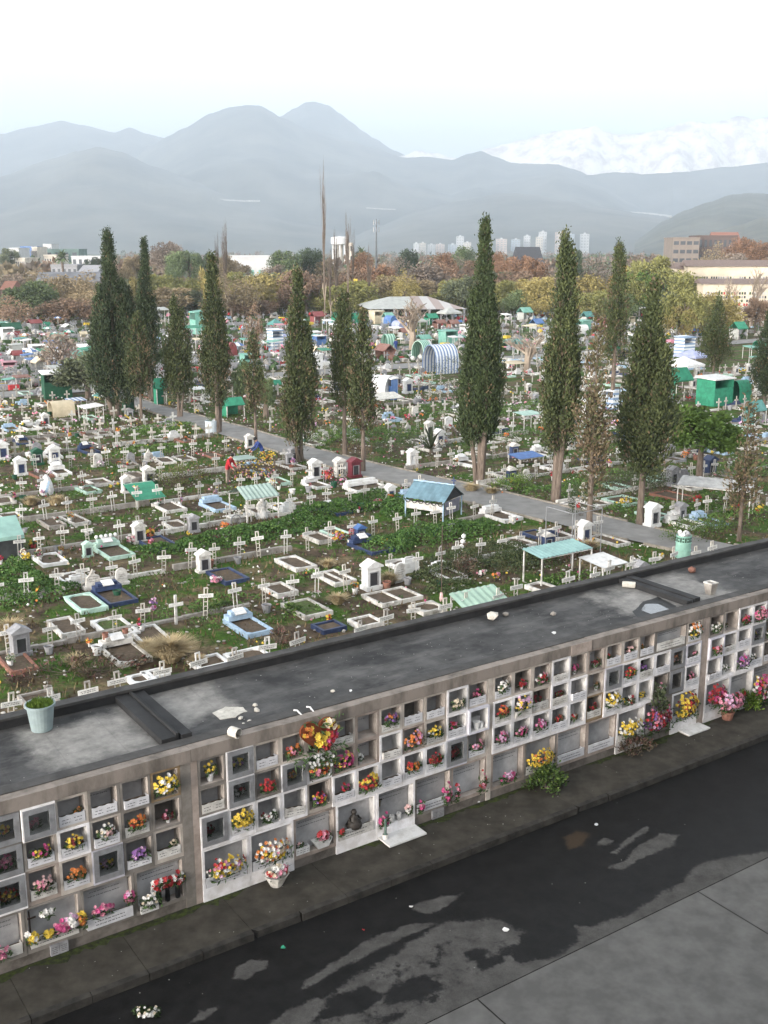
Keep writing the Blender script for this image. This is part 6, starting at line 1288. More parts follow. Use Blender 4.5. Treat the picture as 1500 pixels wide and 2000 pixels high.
# ================================================================ CYPRESSES
CYM = [mat('cypress_leaf', (.054, .066, .023), (.026, .037, .013), 1.4, .85, rnd=.12), mat('cypress_leaf_tip', (.082, .092, .033), (.048, .060, .021), 1.6, .85, rnd=.12), mat('cypress_dead', (.15, .105, .062), (.08, .06, .038), 2, .9)]
CYD = [mat('dark_cypress_leaf', (.034, .052, .021), (.019, .030, .013), 1.4, .85), mat('dark_cypress_tip', (.055, .070, .030), None, 1.6, .85), CYM[2]]
def cypress(label, px, ytop, ycr, ybase, wpx, seed, mats=CYM, dens=1.0, stems=1, lean=0.0, cone=.5, brown=.05, spire=.28, extra=(), loose=.0, pxtop=None):
    p = gp(px, ybase); r = random.Random(seed); D = p.y; rt = ray(px, ytop); H = CH+rt.z*D/rt.y; rb = ray(px, ycr); zb = max(.3, CH+rb.z*D/rb.y)
    sc = D/math.cos(TH)/F_*1.0; R = wpx*sc*.5*(1.12 if wpx > 60 else 1.02); t = thing('cypress', label, 'cypress', p, r.random()*6, 'cypresses along the path')
    m = MB(); tr = MB(); ra = []
    cols = [(0, 0, zb, H, R*(1 if stems == 1 else .66))]
    for s in range(1, stems):
        a = -.5+s*2.2+r.random(); cols.append((math.cos(a)*R*.55, math.sin(a)*R*.45, zb+r.uniform(0, .1)*(H-zb), zb+(H-zb)*r.uniform(.62, .88), R*r.uniform(.45, .6)))
    for dx, z0f, z1f, rf in extra: a = t.rotation_euler.z; cols.append((dx*R*math.cos(-a), dx*R*math.sin(-a), zb+(H-zb)*z0f, zb+(H-zb)*z1f, R*rf))
    nf = max(3, int(R*5.5))          # flame-like vertical lobes that make up the outline
    for s in range(nf):
        a = 6.283*s/nf+r.uniform(-.3, .3); q = R*r.uniform(.45, .68); zz = r.uniform(0, .30); cols.append((math.cos(a)*q, math.sin(a)*q, zb+zz*(H-zb), zb+(H-zb)*min(.88, zz+r.uniform(.28, .50)), R*r.uniform(.30, .46)))
    main = len(cols)-nf
    for ci, (cx, cy, z0, z1, rr) in enumerate(cols):
        hh = z1-z0; lobe = ci >= main; ncl = int(hh*rr*58*dens)+14
        for k in range(ncl):
            tt = r.random()**.85; prof = (min(1, (tt/.10))**.6)*(1-max(0, (tt-cone)/(1-cone))**1.15*(1-spire*.25)) if cone < 1 else 1
            if cone >= .3 and ci == 0:      # full column, shoulders, then a thin spire
                c1, c2 = cone, min(.80, cone+.28); f0 = min(1, (tt/.09))**.6
                prof = f0*(1 if tt < c1 else 1-.58*(tt-c1)/(c2-c1) if tt < c2 else .42*(1-(tt-c2)/(1-c2))**.8+.05)
            elif tt > .80: prof *= .45+.55*(1-(tt-.80)/.20)
            lump = 1+.42*noise.noise(Vector((tt*hh*.55+seed, cx*3+ci, seed*1.7)))+.16*noise.noise(Vector((tt*hh*1.6, ci+seed, 1)))
            a = r.random()*6.283; lump2 = 1+.30*noise.noise(Vector((math.cos(a)*1.3, math.sin(a)*1.3, tt*hh*.45+seed)))
            q = rr*prof*lump*lump2*(r.uniform(.62, 1.0) if r.random() < .75 else r.uniform(.2, .7)); c = Vector((cx*(1-tt*.25)+math.cos(a)*q+lean*tt*hh, cy*(1-tt*.25)+math.sin(a)*q, z0+tt*hh))
            out = Vector((math.cos(a), math.sin(a), 0)); dead = r.random() < brown*(1.6 if tt < .35 else .8)
            nl = 13 if dens >= .8 else 11
            for j in range(nl):
                g = Vector((r.gauss(0, .11), r.gauss(0, .11), r.gauss(0, .19+loose*.1)))*(1+rr*.18)
                d = (out*r.uniform(.15, .9+loose)+Vector((r.uniform(-.5, .5), r.uniform(-.5, .5), r.uniform(.5, 1.3)))).normalized(); sd = d.cross(Vector((r.uniform(-1, 1), r.uniform(-1, 1), .2))).normalized()
                m.leaf(c+g, d, sd, r.uniform(.11, .25), r.uniform(.055, .105), 2 if dead else (1 if r.random() < .22 else 0))
        if not lobe:
            tb = max(.06, .014*H*(1 if ci == 0 else .7)); tr.tube([(cx*.25, cy*.25, -.15), (cx*.5+r.uniform(-.05, .05), cy*.5, z0*.5), (cx*.9, cy*.9, z0+.1*hh), (cx*.85+lean*.4*hh, cy*.85, z0+hh*.45), (cx*.76+lean*hh*.93, cy*.76, z0+hh*.9)], [tb*1.3, tb, tb*.85, tb*.5, .015], 8)
            for k in range(int(hh*2.2)):
                tt = r.uniform(-.02, .75); a = r.random()*6.28; b = Vector((cx*.9+lean*tt*hh, cy*.9, z0+tt*hh)); tr.tube([b, b+Vector((math.cos(a)*rr*.55, math.sin(a)*rr*.55, .5))], [.022, .008], 4)
    m.build('crown', mats, t); tr.build('trunk', bark, t); OCC.append((*uw(p), .4)); return t
cypress('tallest left cypress with a jagged spire, beside the olive tree', 230, 455, 792, 812, 86, 1, CYD, 1.1, 2, cone=.42, extra=((-.75, .15, .62, .28),))
cypress('dense dark cypress close behind the tallest left cypress', 260, 562, 775, 803, 52, 2, CYD, 1.0, cone=.5)
cypress('dark twin-topped cypress at the far bend of the path', 297, 468, 745, 780, 46, 3, CYD, 1.1, 2, cone=.5)
cypress('small brownish cypress on a bare trunk before the dark twin-topped one', 277, 618, 768, 820, 50, 4, CYM, .9, cone=.55, brown=.15)
cypress('short round-topped cypress, fourth along the path from the left', 350, 586, 778, 815, 60, 5, CYM, 1.1, 2, cone=.62)
cypress('broad cypress directly behind the blue-white barrel', 426, 500, 792, 846, 64, 6, CYM, 1.15, 2, cone=.5, brown=.08)
cypress('thin small cypress with dead brown top', 500, 655, 800, 870, 40, 7, CYM, .9, cone=.6, brown=.22)
cypress('tall shaggy cypress reaching almost to the ground, left of centre', 588, 530, 868, 901, 72, 8, CYM, 1.1, 2, cone=.48, brown=.1)
cypress('cypress with a bare trunk, left of a pair in the centre', 674, 575, 792, 890, 54, 9, CYM, 1.1, cone=.55, brown=.08)
cypress('slimmer cypress on a thin grey trunk, right of the centre pair', 709, 612, 838, 922, 50, 10, CYM, 1.0, cone=.55, brown=.16)
cypress('tall many-stemmed dark cypress with a long crooked spire, centre right', 937, 435, 868, 945, 80, 11, [mat('deep_cypress_leaf', (.044, .064, .021), (.022, .034, .012), 1.4, .85), CYM[0], CYM[2]], 1.25, 4, cone=.40, brown=.02)
cypress('tall twin-spired cypress with bare forked trunk, right of the many-stemmed one', 1084, 458, 885, 980, 74, 12, CYM, 1.15, 3, cone=.42, brown=.07, extra=((.4, .25, .93, .38),))
cypress('sparse brown half-dead cypress beside the wire frame', 1150, 625, 960, 1042, 62, 13, [mat('faded_cypress_leaf', (.105, .090, .045), (.06, .05, .027), 2, .9), CYM[1], CYM[2]], .42, 1, cone=.5, brown=.34, loose=.6)
cypress('distant ragged cypress between the twin-spired and the broad one', 1195, 480, 715, 800, 46, 14, CYM, .85, 1, cone=.55, brown=.16, loose=.4)
cypress('broad cone-shaped cypress on a bare trunk, right side', 1250, 555, 925, 1025, 116, 15, CYM, 1.15, 2, cone=.22, brown=.05, loose=.2)
cypress('ragged dark cypress with side boughs, far right background', 1390, 585, 715, 772, 62, 16, CYM, .7, 2, cone=.6, brown=.06, loose=1.0)
cypress('dark cypress cut by the right edge', 1492, 605, 765, 790, 52, 17, CYD, 1.0, 1, cone=.5)
cypress('thin see-through cypress at the right edge of the path', 1443, 772, 1000, 1057, 54, 18, [mat('faded_cypress_leaf', (.10, .09, .045)), CYM[0], CYM[2]], .36, 1, cone=.6, brown=.35, loose=1.0)
# ================================================================ BROADLEAVED TREES
def crown_mb(seed, n, squash=.85, blobs=16, leaf=.16, kind='round'):     # unit crown: radius 1, centre 0
    r = random.Random(seed); m = MB(); bl = []
    for i in range(blobs):
        a = r.random()*6.283; e = math.acos(r.uniform(-.75, 1)); k = r.uniform(.35, .80)
        bl.append((Vector((k*math.sin(e)*math.cos(a), k*math.sin(e)*math.sin(a), k*math.cos(e)*squash)), r.uniform(.20, .40)))
    for i in range(n):
        c, q = r.choice(bl); v = Vector((r.gauss(0, 1), r.gauss(0, 1), r.gauss(0, 1))).normalized(); p = c+v*q*(r.random()**.4)*1.05
        d = (v+Vector((r.uniform(-.8, .8), r.uniform(-.8, .8), r.uniform(-.8, .8)))).normalized()
        m.leaf(p, d, d.orthogonal().normalized().lerp(d.cross(d.orthogonal()).normalized(), r.random()).normalized(), leaf*r.uniform(.5, 1.3), leaf*.55*r.uniform(.6, 1.2), 1 if r.random() < .3 else 0)
    return m
def twigs_mb(seed, n, up=.6, thin=.012, spread=1.0, poplar=False):       # bare crown, unit radius, from z=-1 up
    r = random.Random(seed); m = MB()
    def br(p, d, L, rad, dep):
        q = p+d*L*.5+Vector((r.uniform(-.05, .05), r.uniform(-.05, .05), 0))*L; e = q+(d+Vector((r.uniform(-.2, .2), r.uniform(-.2, .2), .12))).normalized()*L*.5
        m.tube([p, q, e], [rad, rad*.8, rad*.6], 3 if dep > 1 else 5)
        if dep >= 4: return
        for k in range(3 if dep else n):
            a = r.random()*6.283; s = (.25 if poplar else r.uniform(.4, .85))*spread; nd = (d*(1-.3*s)+Vector((math.cos(a)*s, math.sin(a)*s, up*.35))).normalized()
            st = p.lerp(e, r.uniform(.35, 1)) if dep else p.lerp(e, r.uniform(.2, 1)); br(st, nd, L*r.uniform(.5, .78), max(.006, rad*.55), dep+1)
    br(Vector((0, 0, -1.1)), Vector((0, 0, 1)), .8 if not poplar else 1.4, .075, 0); return m
CRN = [crown_mb(s, 5600, blobs=22, leaf=.10).mesh('crown', [leafm, leafm]) for s in (1, 2, 3)]
CRP = [crown_mb(s, 1500, 1.0, 12, .2).mesh('crown', [leafm, leafm]) for s in (4, 5)]
TWG = [twigs_mb(s, 5).mesh('crown', [palebark, palebark]) for s in (6, 7)]; TWP = [twigs_mb(s, 9, .9, poplar=True).mesh('crown', [bark, bark]) for s in (8,)]
THIN = [crown_mb(s, 2400, .9, 26, .085).mesh('crown', [leafm, leafm]) for s in (9, 10)]
TRK = MB().tube([(0, 0, -.05), (.02, 0, .4), (-.01, .02, 1)], [.5, .36, .22], 7); 
for a in range(5): TRK.tube([(0, 0, .75), (math.cos(a*1.26)*1.6, math.sin(a*1.26)*1.6, 1.35)], [.2, .08], 4)
TRKM = TRK.mesh('trunk', bark)
LM = dict(rust=((.22, .125, .075), (.15, .088, .052)), brown=((.22, .17, .10), (.14, .11, .065)), redbrown=((.21, .14, .095), (.14, .095, .065)), mauve=((.22, .175, .14), (.15, .12, .095)), yellow=((.235, .195, .07), (.17, .14, .05)), yellowgreen=((.185, .18, .06), (.12, .125, .04)), green=((.115, .15, .065), (.065, .09, .042)), darkgreen=((.045, .065, .032), (.025, .036, .02)), orange=((.32, .19, .05), (.22, .13, .04)), olive=((.105, .12, .065), (.06, .07, .04)), lawn=((.095, .16, .03), (.055, .095, .02)))
LMM = {k: [mat(k+'_foliage', a, b, .5, .85, rnd=.15), mat(k+'_foliage_light', tuple(min(1, x*1.16) for x in a), a, .5, .85, rnd=.15)] for k, (a, b) in LM.items()}
TN = {}
def slot(o, mats):
    for s, m in zip(o.material_slots, mats): s.link = 'OBJECT'; s.material = m
WORD = dict(rust='rust-leaved', brown='brown-leaved', redbrown='reddish brown', mauve='mauve-brown bare-looking', yellow='yellow-leaved', yellowgreen='yellow-green', green='green leafy', darkgreen='dark green', orange='orange-leaved', olive='olive-grey', lawn='bright green')
TREES = []
def tree(kind, px, ytop, wpx, D, shape='round', label=None, hcr=None, zfoot=0.0):
    rt = ray(px, ytop); k = D/rt.y; x = rt.x*k; H = CH+rt.z*k; R = wpx*.5*D/F_
    TREES.append((kind, px, x, D, H, R, shape, label))
for a in [('green', 55, 545, 110, 190), ('redbrown', 20, 575, 100, 175), ('redbrown', 130, 575, 110, 180), ('brown', 180, 560, 90, 190), ('green', 100, 560, 70, 195), ('brown', 215, 545, 70, 200), ('olive', 15, 480, 40, 420), ('brown', 70, 520, 90, 300), ('darkgreen', 190, 495, 50, 330), ('brown', 262, 492, 46, 300), ('mauve', 322, 464, 62, 300), ('green', 342, 487, 50, 280), ('green', 368, 482, 56, 280), ('darkgreen', 405, 488, 40, 300),
 ('yellowgreen', 315, 528, 90, 230), ('brown', 345, 555, 120, 210), ('yellow', 262, 530, 30, 220, 'poplar'), ('yellowgreen', 375, 540, 60, 220), ('yellow', 405, 498, 34, 190, 'poplar'), ('brown', 440, 492, 50, 280), ('yellowgreen', 470, 528, 80, 240), ('brown', 500, 548, 100, 220), ('yellow', 520, 545, 60, 240), ('green', 556, 482, 62, 290), ('darkgreen', 602, 477, 56, 300), ('mauve', 540, 510, 60, 270), ('yellow', 565, 525, 70, 230), ('yellowgreen', 545, 560, 70, 215), ('redbrown', 480, 580, 110, 200), ('redbrown', 495, 585, 46, 105, 'thin'),
 ('mauve', 600, 535, 80, 230), ('yellowgreen', 640, 545, 70, 240), ('rust', 705, 490, 56, 260), ('rust', 745, 508, 80, 240), ('redbrown', 690, 515, 70, 240), ('mauve', 770, 490, 70, 280), ('darkgreen', 795, 479, 46, 300), ('brown', 760, 530, 100, 215), ('yellowgreen', 700, 545, 80, 225), ('redbrown', 850, 497, 120, 260), ('mauve', 835, 512, 120, 230), ('rust', 870, 490, 60, 290), ('yellow', 790, 520, 56, 200, 'thin'), ('yellowgreen', 880, 545, 80, 205), ('green', 905, 478, 60, 330), ('yellowgreen', 905, 535, 60, 220), ('redbrown', 930, 505, 70, 260),
 ('rust', 975, 484, 60, 280), ('rust', 1010, 490, 90, 260), ('rust', 1045, 500, 70, 250), ('yellowgreen', 985, 540, 90, 205), ('yellow', 1035, 545, 60, 215), ('green', 1015, 560, 70, 200), ('redbrown', 1000, 520, 110, 235), ('brown', 1050, 530, 90, 225), ('mauve', 1145, 490, 100, 280), ('mauve', 1205, 495, 90, 290), ('mauve', 1260, 488, 100, 300), ('darkgreen', 1128, 485, 24, 260), ('yellow', 1150, 525, 90, 200), ('yellowgreen', 1170, 560, 80, 190), ('orange', 1225, 512, 60, 210), ('yellowgreen', 1240, 535, 80, 200), ('yellowgreen', 1280, 487, 120, 205), ('yellowgreen', 1310, 512, 110, 200), ('lawn', 1255, 520, 90, 200), ('green', 1215, 570, 70, 180), ('darkgreen', 1210, 468, 20, 320), ('olive', 1300, 560, 60, 190),
 ('yellowgreen', 1340, 552, 90, 150), ('yellow', 1395, 560, 100, 155), ('yellow', 1330, 590, 70, 150), ('rust', 1450, 455, 70, 330), ('brown', 1400, 470, 70, 320), ('rust', 1490, 470, 60, 320), ('mauve', 1430, 490, 80, 290), ('redbrown', 1480, 575, 60, 160), ('brown', 1360, 500, 60, 320), ('mauve', 1100, 510, 80, 260), ('mauve', 900, 500, 90, 300), ('brown', 640, 500, 70, 300), ('brown', 460, 505, 70, 320), ('mauve', 580, 520, 70, 280), ('brown', 240, 520, 50, 260), ('olive', 200, 575, 60, 185)]: tree(*a)
rq = random.Random(17)
for i in range(46):
    px = -20+i*34+rq.uniform(-12, 12); tree(rq.choice(('brown', 'yellowgreen', 'yellowgreen', 'redbrown', 'yellowgreen', 'brown', 'olive', 'yellow', 'olive')) if px > 230 else rq.choice(('redbrown', 'brown', 'mauve', 'brown', 'green')), px, rq.uniform(522, 565) if not 690 < px < 900 else rq.uniform(525, 548), rq.uniform(70, 120), rq.uniform(196, 240))
for a in [('palebare', 632, 410, 26, 190, 'barepoplar', 'tall bare poplar rising above the whole treeline'), ('palebare', 678, 478, 34, 200, 'barepoplar'), ('palebare', 655, 500, 34, 205, 'barepoplar'), ('palebare', 440, 488, 40, 205, 'barepoplar'), ('palebare', 720, 520, 30, 205, 'barepoplar'), ('palebare', 690, 500, 26, 205, 'barepoplar'), ('palebare', 645, 525, 26, 200, 'barepoplar'), ('palebare', 425, 505, 26, 200, 'barepoplar'), ('palebare', 1480, 470, 100, 175, 'bare'), ('palebare', 1435, 500, 70, 180, 'bare')]: tree(*a)
cnt = {}
order = sorted(TREES, key=lambda q: q[1])
rt_ = random.Random(9)
for kind, px, x, D, H, R, shape, label in order:
    key = 'bare' if kind == 'palebare' else kind+('_poplar' if shape == 'poplar' else '')
    cnt[key] = cnt.get(key, 0)+1; n = cnt[key]
    if not label:
        label = 'bare pale-twigged tree in the treeline, %s bare one from the left' % od(n) if kind == 'palebare' else 'narrow yellow poplar in the treeline, %s from the left' % od(n) if shape == 'poplar' else '%s tree in the far treeline, %s of its colour from the left' % (WORD[kind], od(n))
    t = thing('poplar' if 'poplar' in shape else 'tree', label, 'tree', (x, D, 0), rt_.random()*6, 'trees of the far treeline')
    if shape in ('bare', 'barepoplar'):
        me = rt_.choice(TWG) if shape == 'bare' else TWP[0]; o = link('crown', me, t, (0, 0, H*.54)); o.scale = (R*1.1, R*1.1, H*.50); q = link('trunk', TRKM, t); q.scale = (.25, .25, H*.25); slot(q, [palebark])
        if shape == 'barepoplar': o.scale = (R*1.0, R*1.0, H*.50)
        continue
    if shape == 'poplar': hz = H*.46; o = link('crown', rt_.choice(CRP), t, (0, 0, H-hz)); o.scale = (R*1.15, R*1.15, hz)
    elif shape == 'thin': hz = H*.40; o = link('crown', THIN[0], t, (0, 0, H-hz)); o.scale = (R*1.15, R*1.15, hz)
    else: hz = min(R*1.15, H*.52); hz = max(hz, H*.36); o = link('crown', rt_.choice(CRN if kind not in ('mauve', 'redbrown', 'brown') else CRN+THIN), t, (0, 0, H-hz)); o.scale = (R*1.18, R*1.18, hz*1.05)
    slot(o, LMM[kind]); q = link('trunk', TRKM, t); s = max(.25, R*.14); q.scale = (s, s, max(1, (H-hz)*.9))
def solo(label, px, ytop, ybase, wpx, kind, shape='round', trunkm=bark, name='tree', th=.2, n=5200, zc=None):
    p = gp(px, ybase); D = p.y; rt = ray(px, ytop); H = CH+rt.z*D/rt.y; R = wpx*.5*D/F_/math.cos(TH); t = thing(name, label, 'tree', p, 1.0)
    if shape == 'bare':
        o = twigs_mb(33+px, 6, .5).build('crown', trunkm, t, (0, 0, H*.56)); o.scale = (R*1.3, R*1.3, H*.44); MB().tube([(0, 0, -.1), (.05, .02, H*.2), (0, 0, H*.42)], [th*1.4, th, th*.8], 8).build('trunk', trunkm, t); return t
    hz = (H-(zc or H*.34))*.5; o = crown_mb(px, n, .9, 20, .13).build('crown', LMM[kind], t, (0, 0, H-hz)); o.scale = (R*1.1, R*1.1, hz*1.08)
    tr = MB().tube([(0, 0, -.1), (.06, .02, (H-hz)*.5), (0, 0, H-hz*.8)], [th*1.3, th, th*.6], 8)
    for k in range(7): a = k*.9; tr.tube([(0, 0, H-hz*1.5), (math.cos(a)*R*.5, math.sin(a)*R*.5, H-hz*.7)], [th*.45, .03], 5)
    tr.build('trunk', trunkm, t); return t
solo('round olive tree at the corner beside the dark green booth', 172, 680, 778, 128, 'olive', name='olive_tree', zc=.3)
solo('round bright green tree with twin trunks on the right, before the green tents', 1364, 782, 955, 158, 'lawn', name='broadleaf_tree', zc=1.5, th=.16, n=7000)
solo('large pale bare tree standing among the far tents', 805, 545, 690, 150, 'x', 'bare', palebark, th=.34)
solo('spreading bare tree behind the triple cypress, right', 1028, 610, 730, 150, 'x', 'bare', palebark, th=.26)
solo('small bushy green tree among the far tents left of the shaggy cypress', 470, 700, 800, 50, 'green', zc=.5)
solo('green shrubby tree behind the thin dead-topped cypress', 520, 735, 815, 46, 'green', zc=.4)
solo('dark bare-looking shrubby tree between the left tents', 120, 640, 735, 90, 'mauve', zc=.4, n=1400)
for px, yt, lb in ((120, 486, 'left palm tree in front of the far warehouses'), (706, 478, 'palm tree beside the white water tower')):
    D = 300; rr2 = ray(px, yt); x = rr2.x*D/rr2.y; H = CH+rr2.z*D/rr2.y; t = thing('palm_tree', lb, 'palm', (x, D, 0), 0); MB().tube([(0, 0, -.1), (0, 0, H*.8)], [.4, .3], 7).build('trunk', bark, t); m = MB(); r = random.Random(px)
    for i in range(60):
        a = r.random()*6.28; e = r.uniform(-.5, 1.4); d = Vector((math.cos(a)*math.cos(e), math.sin(a)*math.cos(e), math.sin(e))); p = Vector((0, 0, H*.8)); q = p+d*1.6; q2 = q+(d+Vector((0, 0, -.7))).normalized()*1.3; sd = d.cross(Vector((0, 0, 1))).normalized()*.3; m.face([p-sd*.3, p+sd*.3, q+sd, q-sd]); m.face([q-sd, q+sd, q2])
    m.build('fronds', LMM['green'][0], t)
m = MB(); r = random.Random(41); fw = [LMM[k][0] for k in ('brown', 'green', 'redbrown', 'olive', 'mauve')]     # wooded suburbs far beyond, one mass
for i in range(420):
    D = 340+1900*r.random()**1.6; x = D*r.uniform(-.40, .40); R = r.uniform(4, 9); H = r.uniform(6.5, 9.8) if D < 900 else r.uniform(6, 12); mi = r.randrange(5)
    for k in range(46):
        v = Vector((r.gauss(0, 1), r.gauss(0, 1), r.gauss(0, 1))).normalized(); p = Vector((x, D, H*.55))+Vector((v.x*R, v.y*R, v.z*H*.45))*r.random()**.4; d = (v+Vector((r.random(), r.random(), r.random()))-Vector((.5, .5, .5))).normalized(); m.leaf(p, d, d.orthogonal().normalized(), 2.6, 1.7, mi)
tag(m.build('distant_woodland', fw), kind='stuff')
# ================================================================ TENTS AND CLUTTER BEYOND THE CROSS PATH
stripe_c = {}
def stripes(name, a, b, sc, axis='x'):
    if name in MC: return MC[name]
    m = bpy.data.materials.new(name); m.use_nodes = True; n = m.node_tree.nodes; l = m.node_tree.links; bs = n['Principled BSDF']; bs.inputs['Roughness'].default_value = .7
    tc = n.new('ShaderNodeTexCoord'); se = n.new('ShaderNodeSeparateXYZ'); l.new(tc.outputs['Object'], se.inputs[0]); mm = n.new('ShaderNodeMath'); mm.operation = 'MULTIPLY'; mm.inputs[1].default_value = sc; l.new(se.outputs['XYZ'.index(axis.upper())], mm.inputs[0])
    fr = n.new('ShaderNodeMath'); fr.operation = 'FRACT'; l.new(mm.outputs[0], fr.inputs[0]); gt = n.new('ShaderNodeMath'); gt.operation = 'GREATER_THAN'; gt.inputs[1].default_value = .5; l.new(fr.outputs[0], gt.inputs[0])
    mx = n.new('ShaderNodeMixRGB'); mx.inputs[1].default_value = (*a, 1); mx.inputs[2].default_value = (*b, 1); l.new(gt.outputs[0], mx.inputs[0]); l.new(mx.outputs[0], bs.inputs['Base Color']); MC[name] = m; return m
TM = dict(green=greent, white=white2, grey=mat('grey_canvas', (.38, .39, .37), (.28, .29, .275), 1.5, .7), teal=teal, mint=mat('mint_tarp', (0.211, 0.359, 0.31), (.10, .28, .22), 1.5, .7), red=mat('red_tarp', (0.199, 0.0753, 0.0753), (.17, .035, .035), 1.5, .7), blue=mat('blue_tarp', (0.12, 0.188, 0.343), (.04, .11, .28), 1.5, .6), cream=mat('cream_canvas', (.58, .50, .36), (.44, .38, .27), 1.5, .8), dgreen=dgreen, pink=mat('pink_tarp', (0.526, 0.278, 0.315), None, 1.5, .7), lavender=mat('lavender_tarp', (0.332, 0.35, 0.468), (.23, .26, .42), 1.5, .7), black=blackp, rust=mat('rust_roof', (0.221, 0.134, 0.115), (.17, .08, .06), 1.5, .8),
 bluestripe=stripes('blue_white_stripes', (0.153, 0.215, 0.352), (.60, .62, .65), 2.6), greenstripe=stripes('green_white_stripes', (0.118, 0.273, 0.199), (.40, .58, .48), 2.4), hstripe=stripes('blue_white_bands', (0.173, 0.248, 0.359), (.62, .64, .66), 2.6, 'z'), orange=mat('orange_tarp', (0.4, 0.189, 0.121)))
TCN = {}
TNAME = dict(green='green', white='white', grey='grey', teal='teal', mint='mint green', red='dark red', blue='blue', cream='cream', dgreen='dark green', pink='pink', lavender='lavender', black='black', rust='rust-red', bluestripe='blue and white striped', greenstripe='green striped', hstripe='blue and white banded', orange='orange')
SHN = dict(gable='gable tent', flat='flat awning', box='booth', arch='arched tent', hip='hip-roofed canopy', umb='parasol', dome='domed tent')
TL = []
def tent(shape, col, x0, x1, ytop, ybase, label=None, rz=None, dep=None):
    TL.append([shape, col, (x0+x1)/2, x0, x1, ytop, ybase, label, rz, dep])
def make_tents():
    seen = {}
    for shape, col, px, x0, x1, yt, yb, label, rz, dep in sorted(TL, key=lambda q: q[2]):
        p = gp(px, yb); D = p.y; wd_ = (x1-x0)*D/F_; H = max(.8, CH+ray(px, yt).z*D/ray(px, yt).y); r = random.Random(int(px*7+yb)); a = rz if rz is not None else ANG+r.choice((0, 0, -1.55, .1)); m = TM[col]
        k = (shape, col); seen[k] = seen.get(k, 0)+1
        lb = label or '%s %s among far graves, %s such from the left' % (TNAME[col], SHN[shape], od(seen[k]))
        cat = 'parasol' if shape == 'umb' else 'tent'; t = thing({'gable': 'gable_tent', 'flat': 'flat_awning', 'box': 'grave_booth', 'arch': 'arched_tent', 'hip': 'canopy_tent', 'umb': 'parasol', 'dome': 'dome_tent'}[shape], lb, cat, p, a, 'tents and awnings over far graves')
        w = wd_*.5*.86; d = (dep or wd_*.7)*.5; h = H
        if shape == 'gable':
            MB().prism([(-d, h*.62), (0, h), (d, h*.62), (d-.05, h*.58), (0, h*.95), (-d+.05, h*.58)], -w, w, 'x').build('roof', m, t); b = MB(); b.box(-w*.95, w*.95, d*.88, d*.9, 0, h*.6); b.box(-w*.95, -w*.93, -d*.85, d*.87, 0, h*.6); b.build('side_sheet', m if r.random() < .6 else TM['grey'], t)
            for s in (-1, 1): MB().bar((s*w*.9, -d*.9, 0), (s*w*.9, -d*.9, h*.6), .06).build('pole', white, t)
        elif shape == 'flat':
            MB().hexa([(-w, -d, h*.86), (w, -d, h*.86), (w, d, h*.95), (-w, d, h*.95), (-w, -d, h*.9), (w, -d, h*.9), (w, d, h), (-w, d, h)]).build('roof', m, t)
            for s in (-1, 1):
                for q in (-1, 1): MB().bar((s*w*.93, q*d*.9, 0), (s*w*.93, q*d*.9, h*.88), .05).build('pole', white, t)
        elif shape == 'box':
            b = MB(); b.box(-w, -w+.05, -d, d, 0, h*.9); b.box(w-.05, w, -d, d, 0, h*.9); b.box(-w+.06, w-.06, d-.05, d, 0, h*.9); b.box(-w+.06, w-.06, -d, -d+.04, 0, h*.62); b.build('walls', m, t); MB().hexa([(-w*1.12, -d*1.12, h*.905), (w*1.12, -d*1.12, h*.905), (w*1.12, d*1.12, h*.94), (-w*1.12, d*1.12, h*.94), (-w*1.12, -d*1.12, h*.95), (w*1.12, -d*1.12, h*.95), (w*1.12, d*1.12, h), (-w*1.12, d*1.12, h)]).build('roof', TM['white'] if col in ('green', 'dgreen', 'blue') else m, t)
        elif shape in ('arch', 'dome'):
            P = [(-d, 0)]+[(-d*math.cos(math.pi*i/10), h*.45+h*.55*math.sin(math.pi*i/10)) for i in range(11)]+[(d, 0), (d-.06, 0)]+[((d-.06)*math.cos(math.pi*i/10), h*.44+(h*.55-.04)*math.sin(math.pi*i/10)) for i in range(11)]+[(-d+.06, 0)]
            MB().prism(P, -w, w, 'x').build('cover', m, t); bk = MB(); bk.prism([(-d+.07, 0), (d-.07, 0)]+[((d-.07)*math.cos(math.pi*i/10), h*.43+(h*.54-.05)*math.sin(math.pi*i/10)) for i in range(11)], w-.1, w-.06, 'x'); bk.build('end_panel', m if shape == 'dome' else TM['grey'], t)
        elif shape == 'hip':
            q = MB(); z = h*.66; c = [(-w, -d, z), (w, -d, z), (w, d, z), (-w, d, z)]; q.v += c+[(0, 0, h)]+[(x, y, z-.18*h*.6) for x, y, z in c]
            for i in range(4): q.f.append((i, (i+1) % 4, 4)); q.m.append(0); q.f.append((5+i, 5+(i+1) % 4, (i+1) % 4, i)); q.m.append(0)
            q.build('canopy', m, t)
            for s in (-1, 1):
                for e in (-1, 1): MB().bar((s*w*.96, e*d*.96, 0), (s*w*.96, e*d*.96, z), .06).build('pole', gray_metal, t)
        else:
            q = MB(); n = 8; st = 0; rr3 = wd_*.5; q.v.append((0, 0, h)); 
            for i in range(n): q.v += [(rr3*.55*math.cos(i*.7854), rr3*.55*math.sin(i*.7854), h-rr3*.12), (rr3*math.cos(i*.7854), rr3*math.sin(i*.7854), h-rr3*.36)]
            for i in range(n): j = (i+1) % n; mi = i % 2; q.f += [(0, 1+2*i, 1+2*j), (1+2*i, 2+2*i, 2+2*j, 1+2*j)]; q.m += [mi, mi]
            q.build('canopy', [m, TM['white']], t); MB().bar((0, 0, -.1), (0, 0, h), .05).build('pole', white, t)
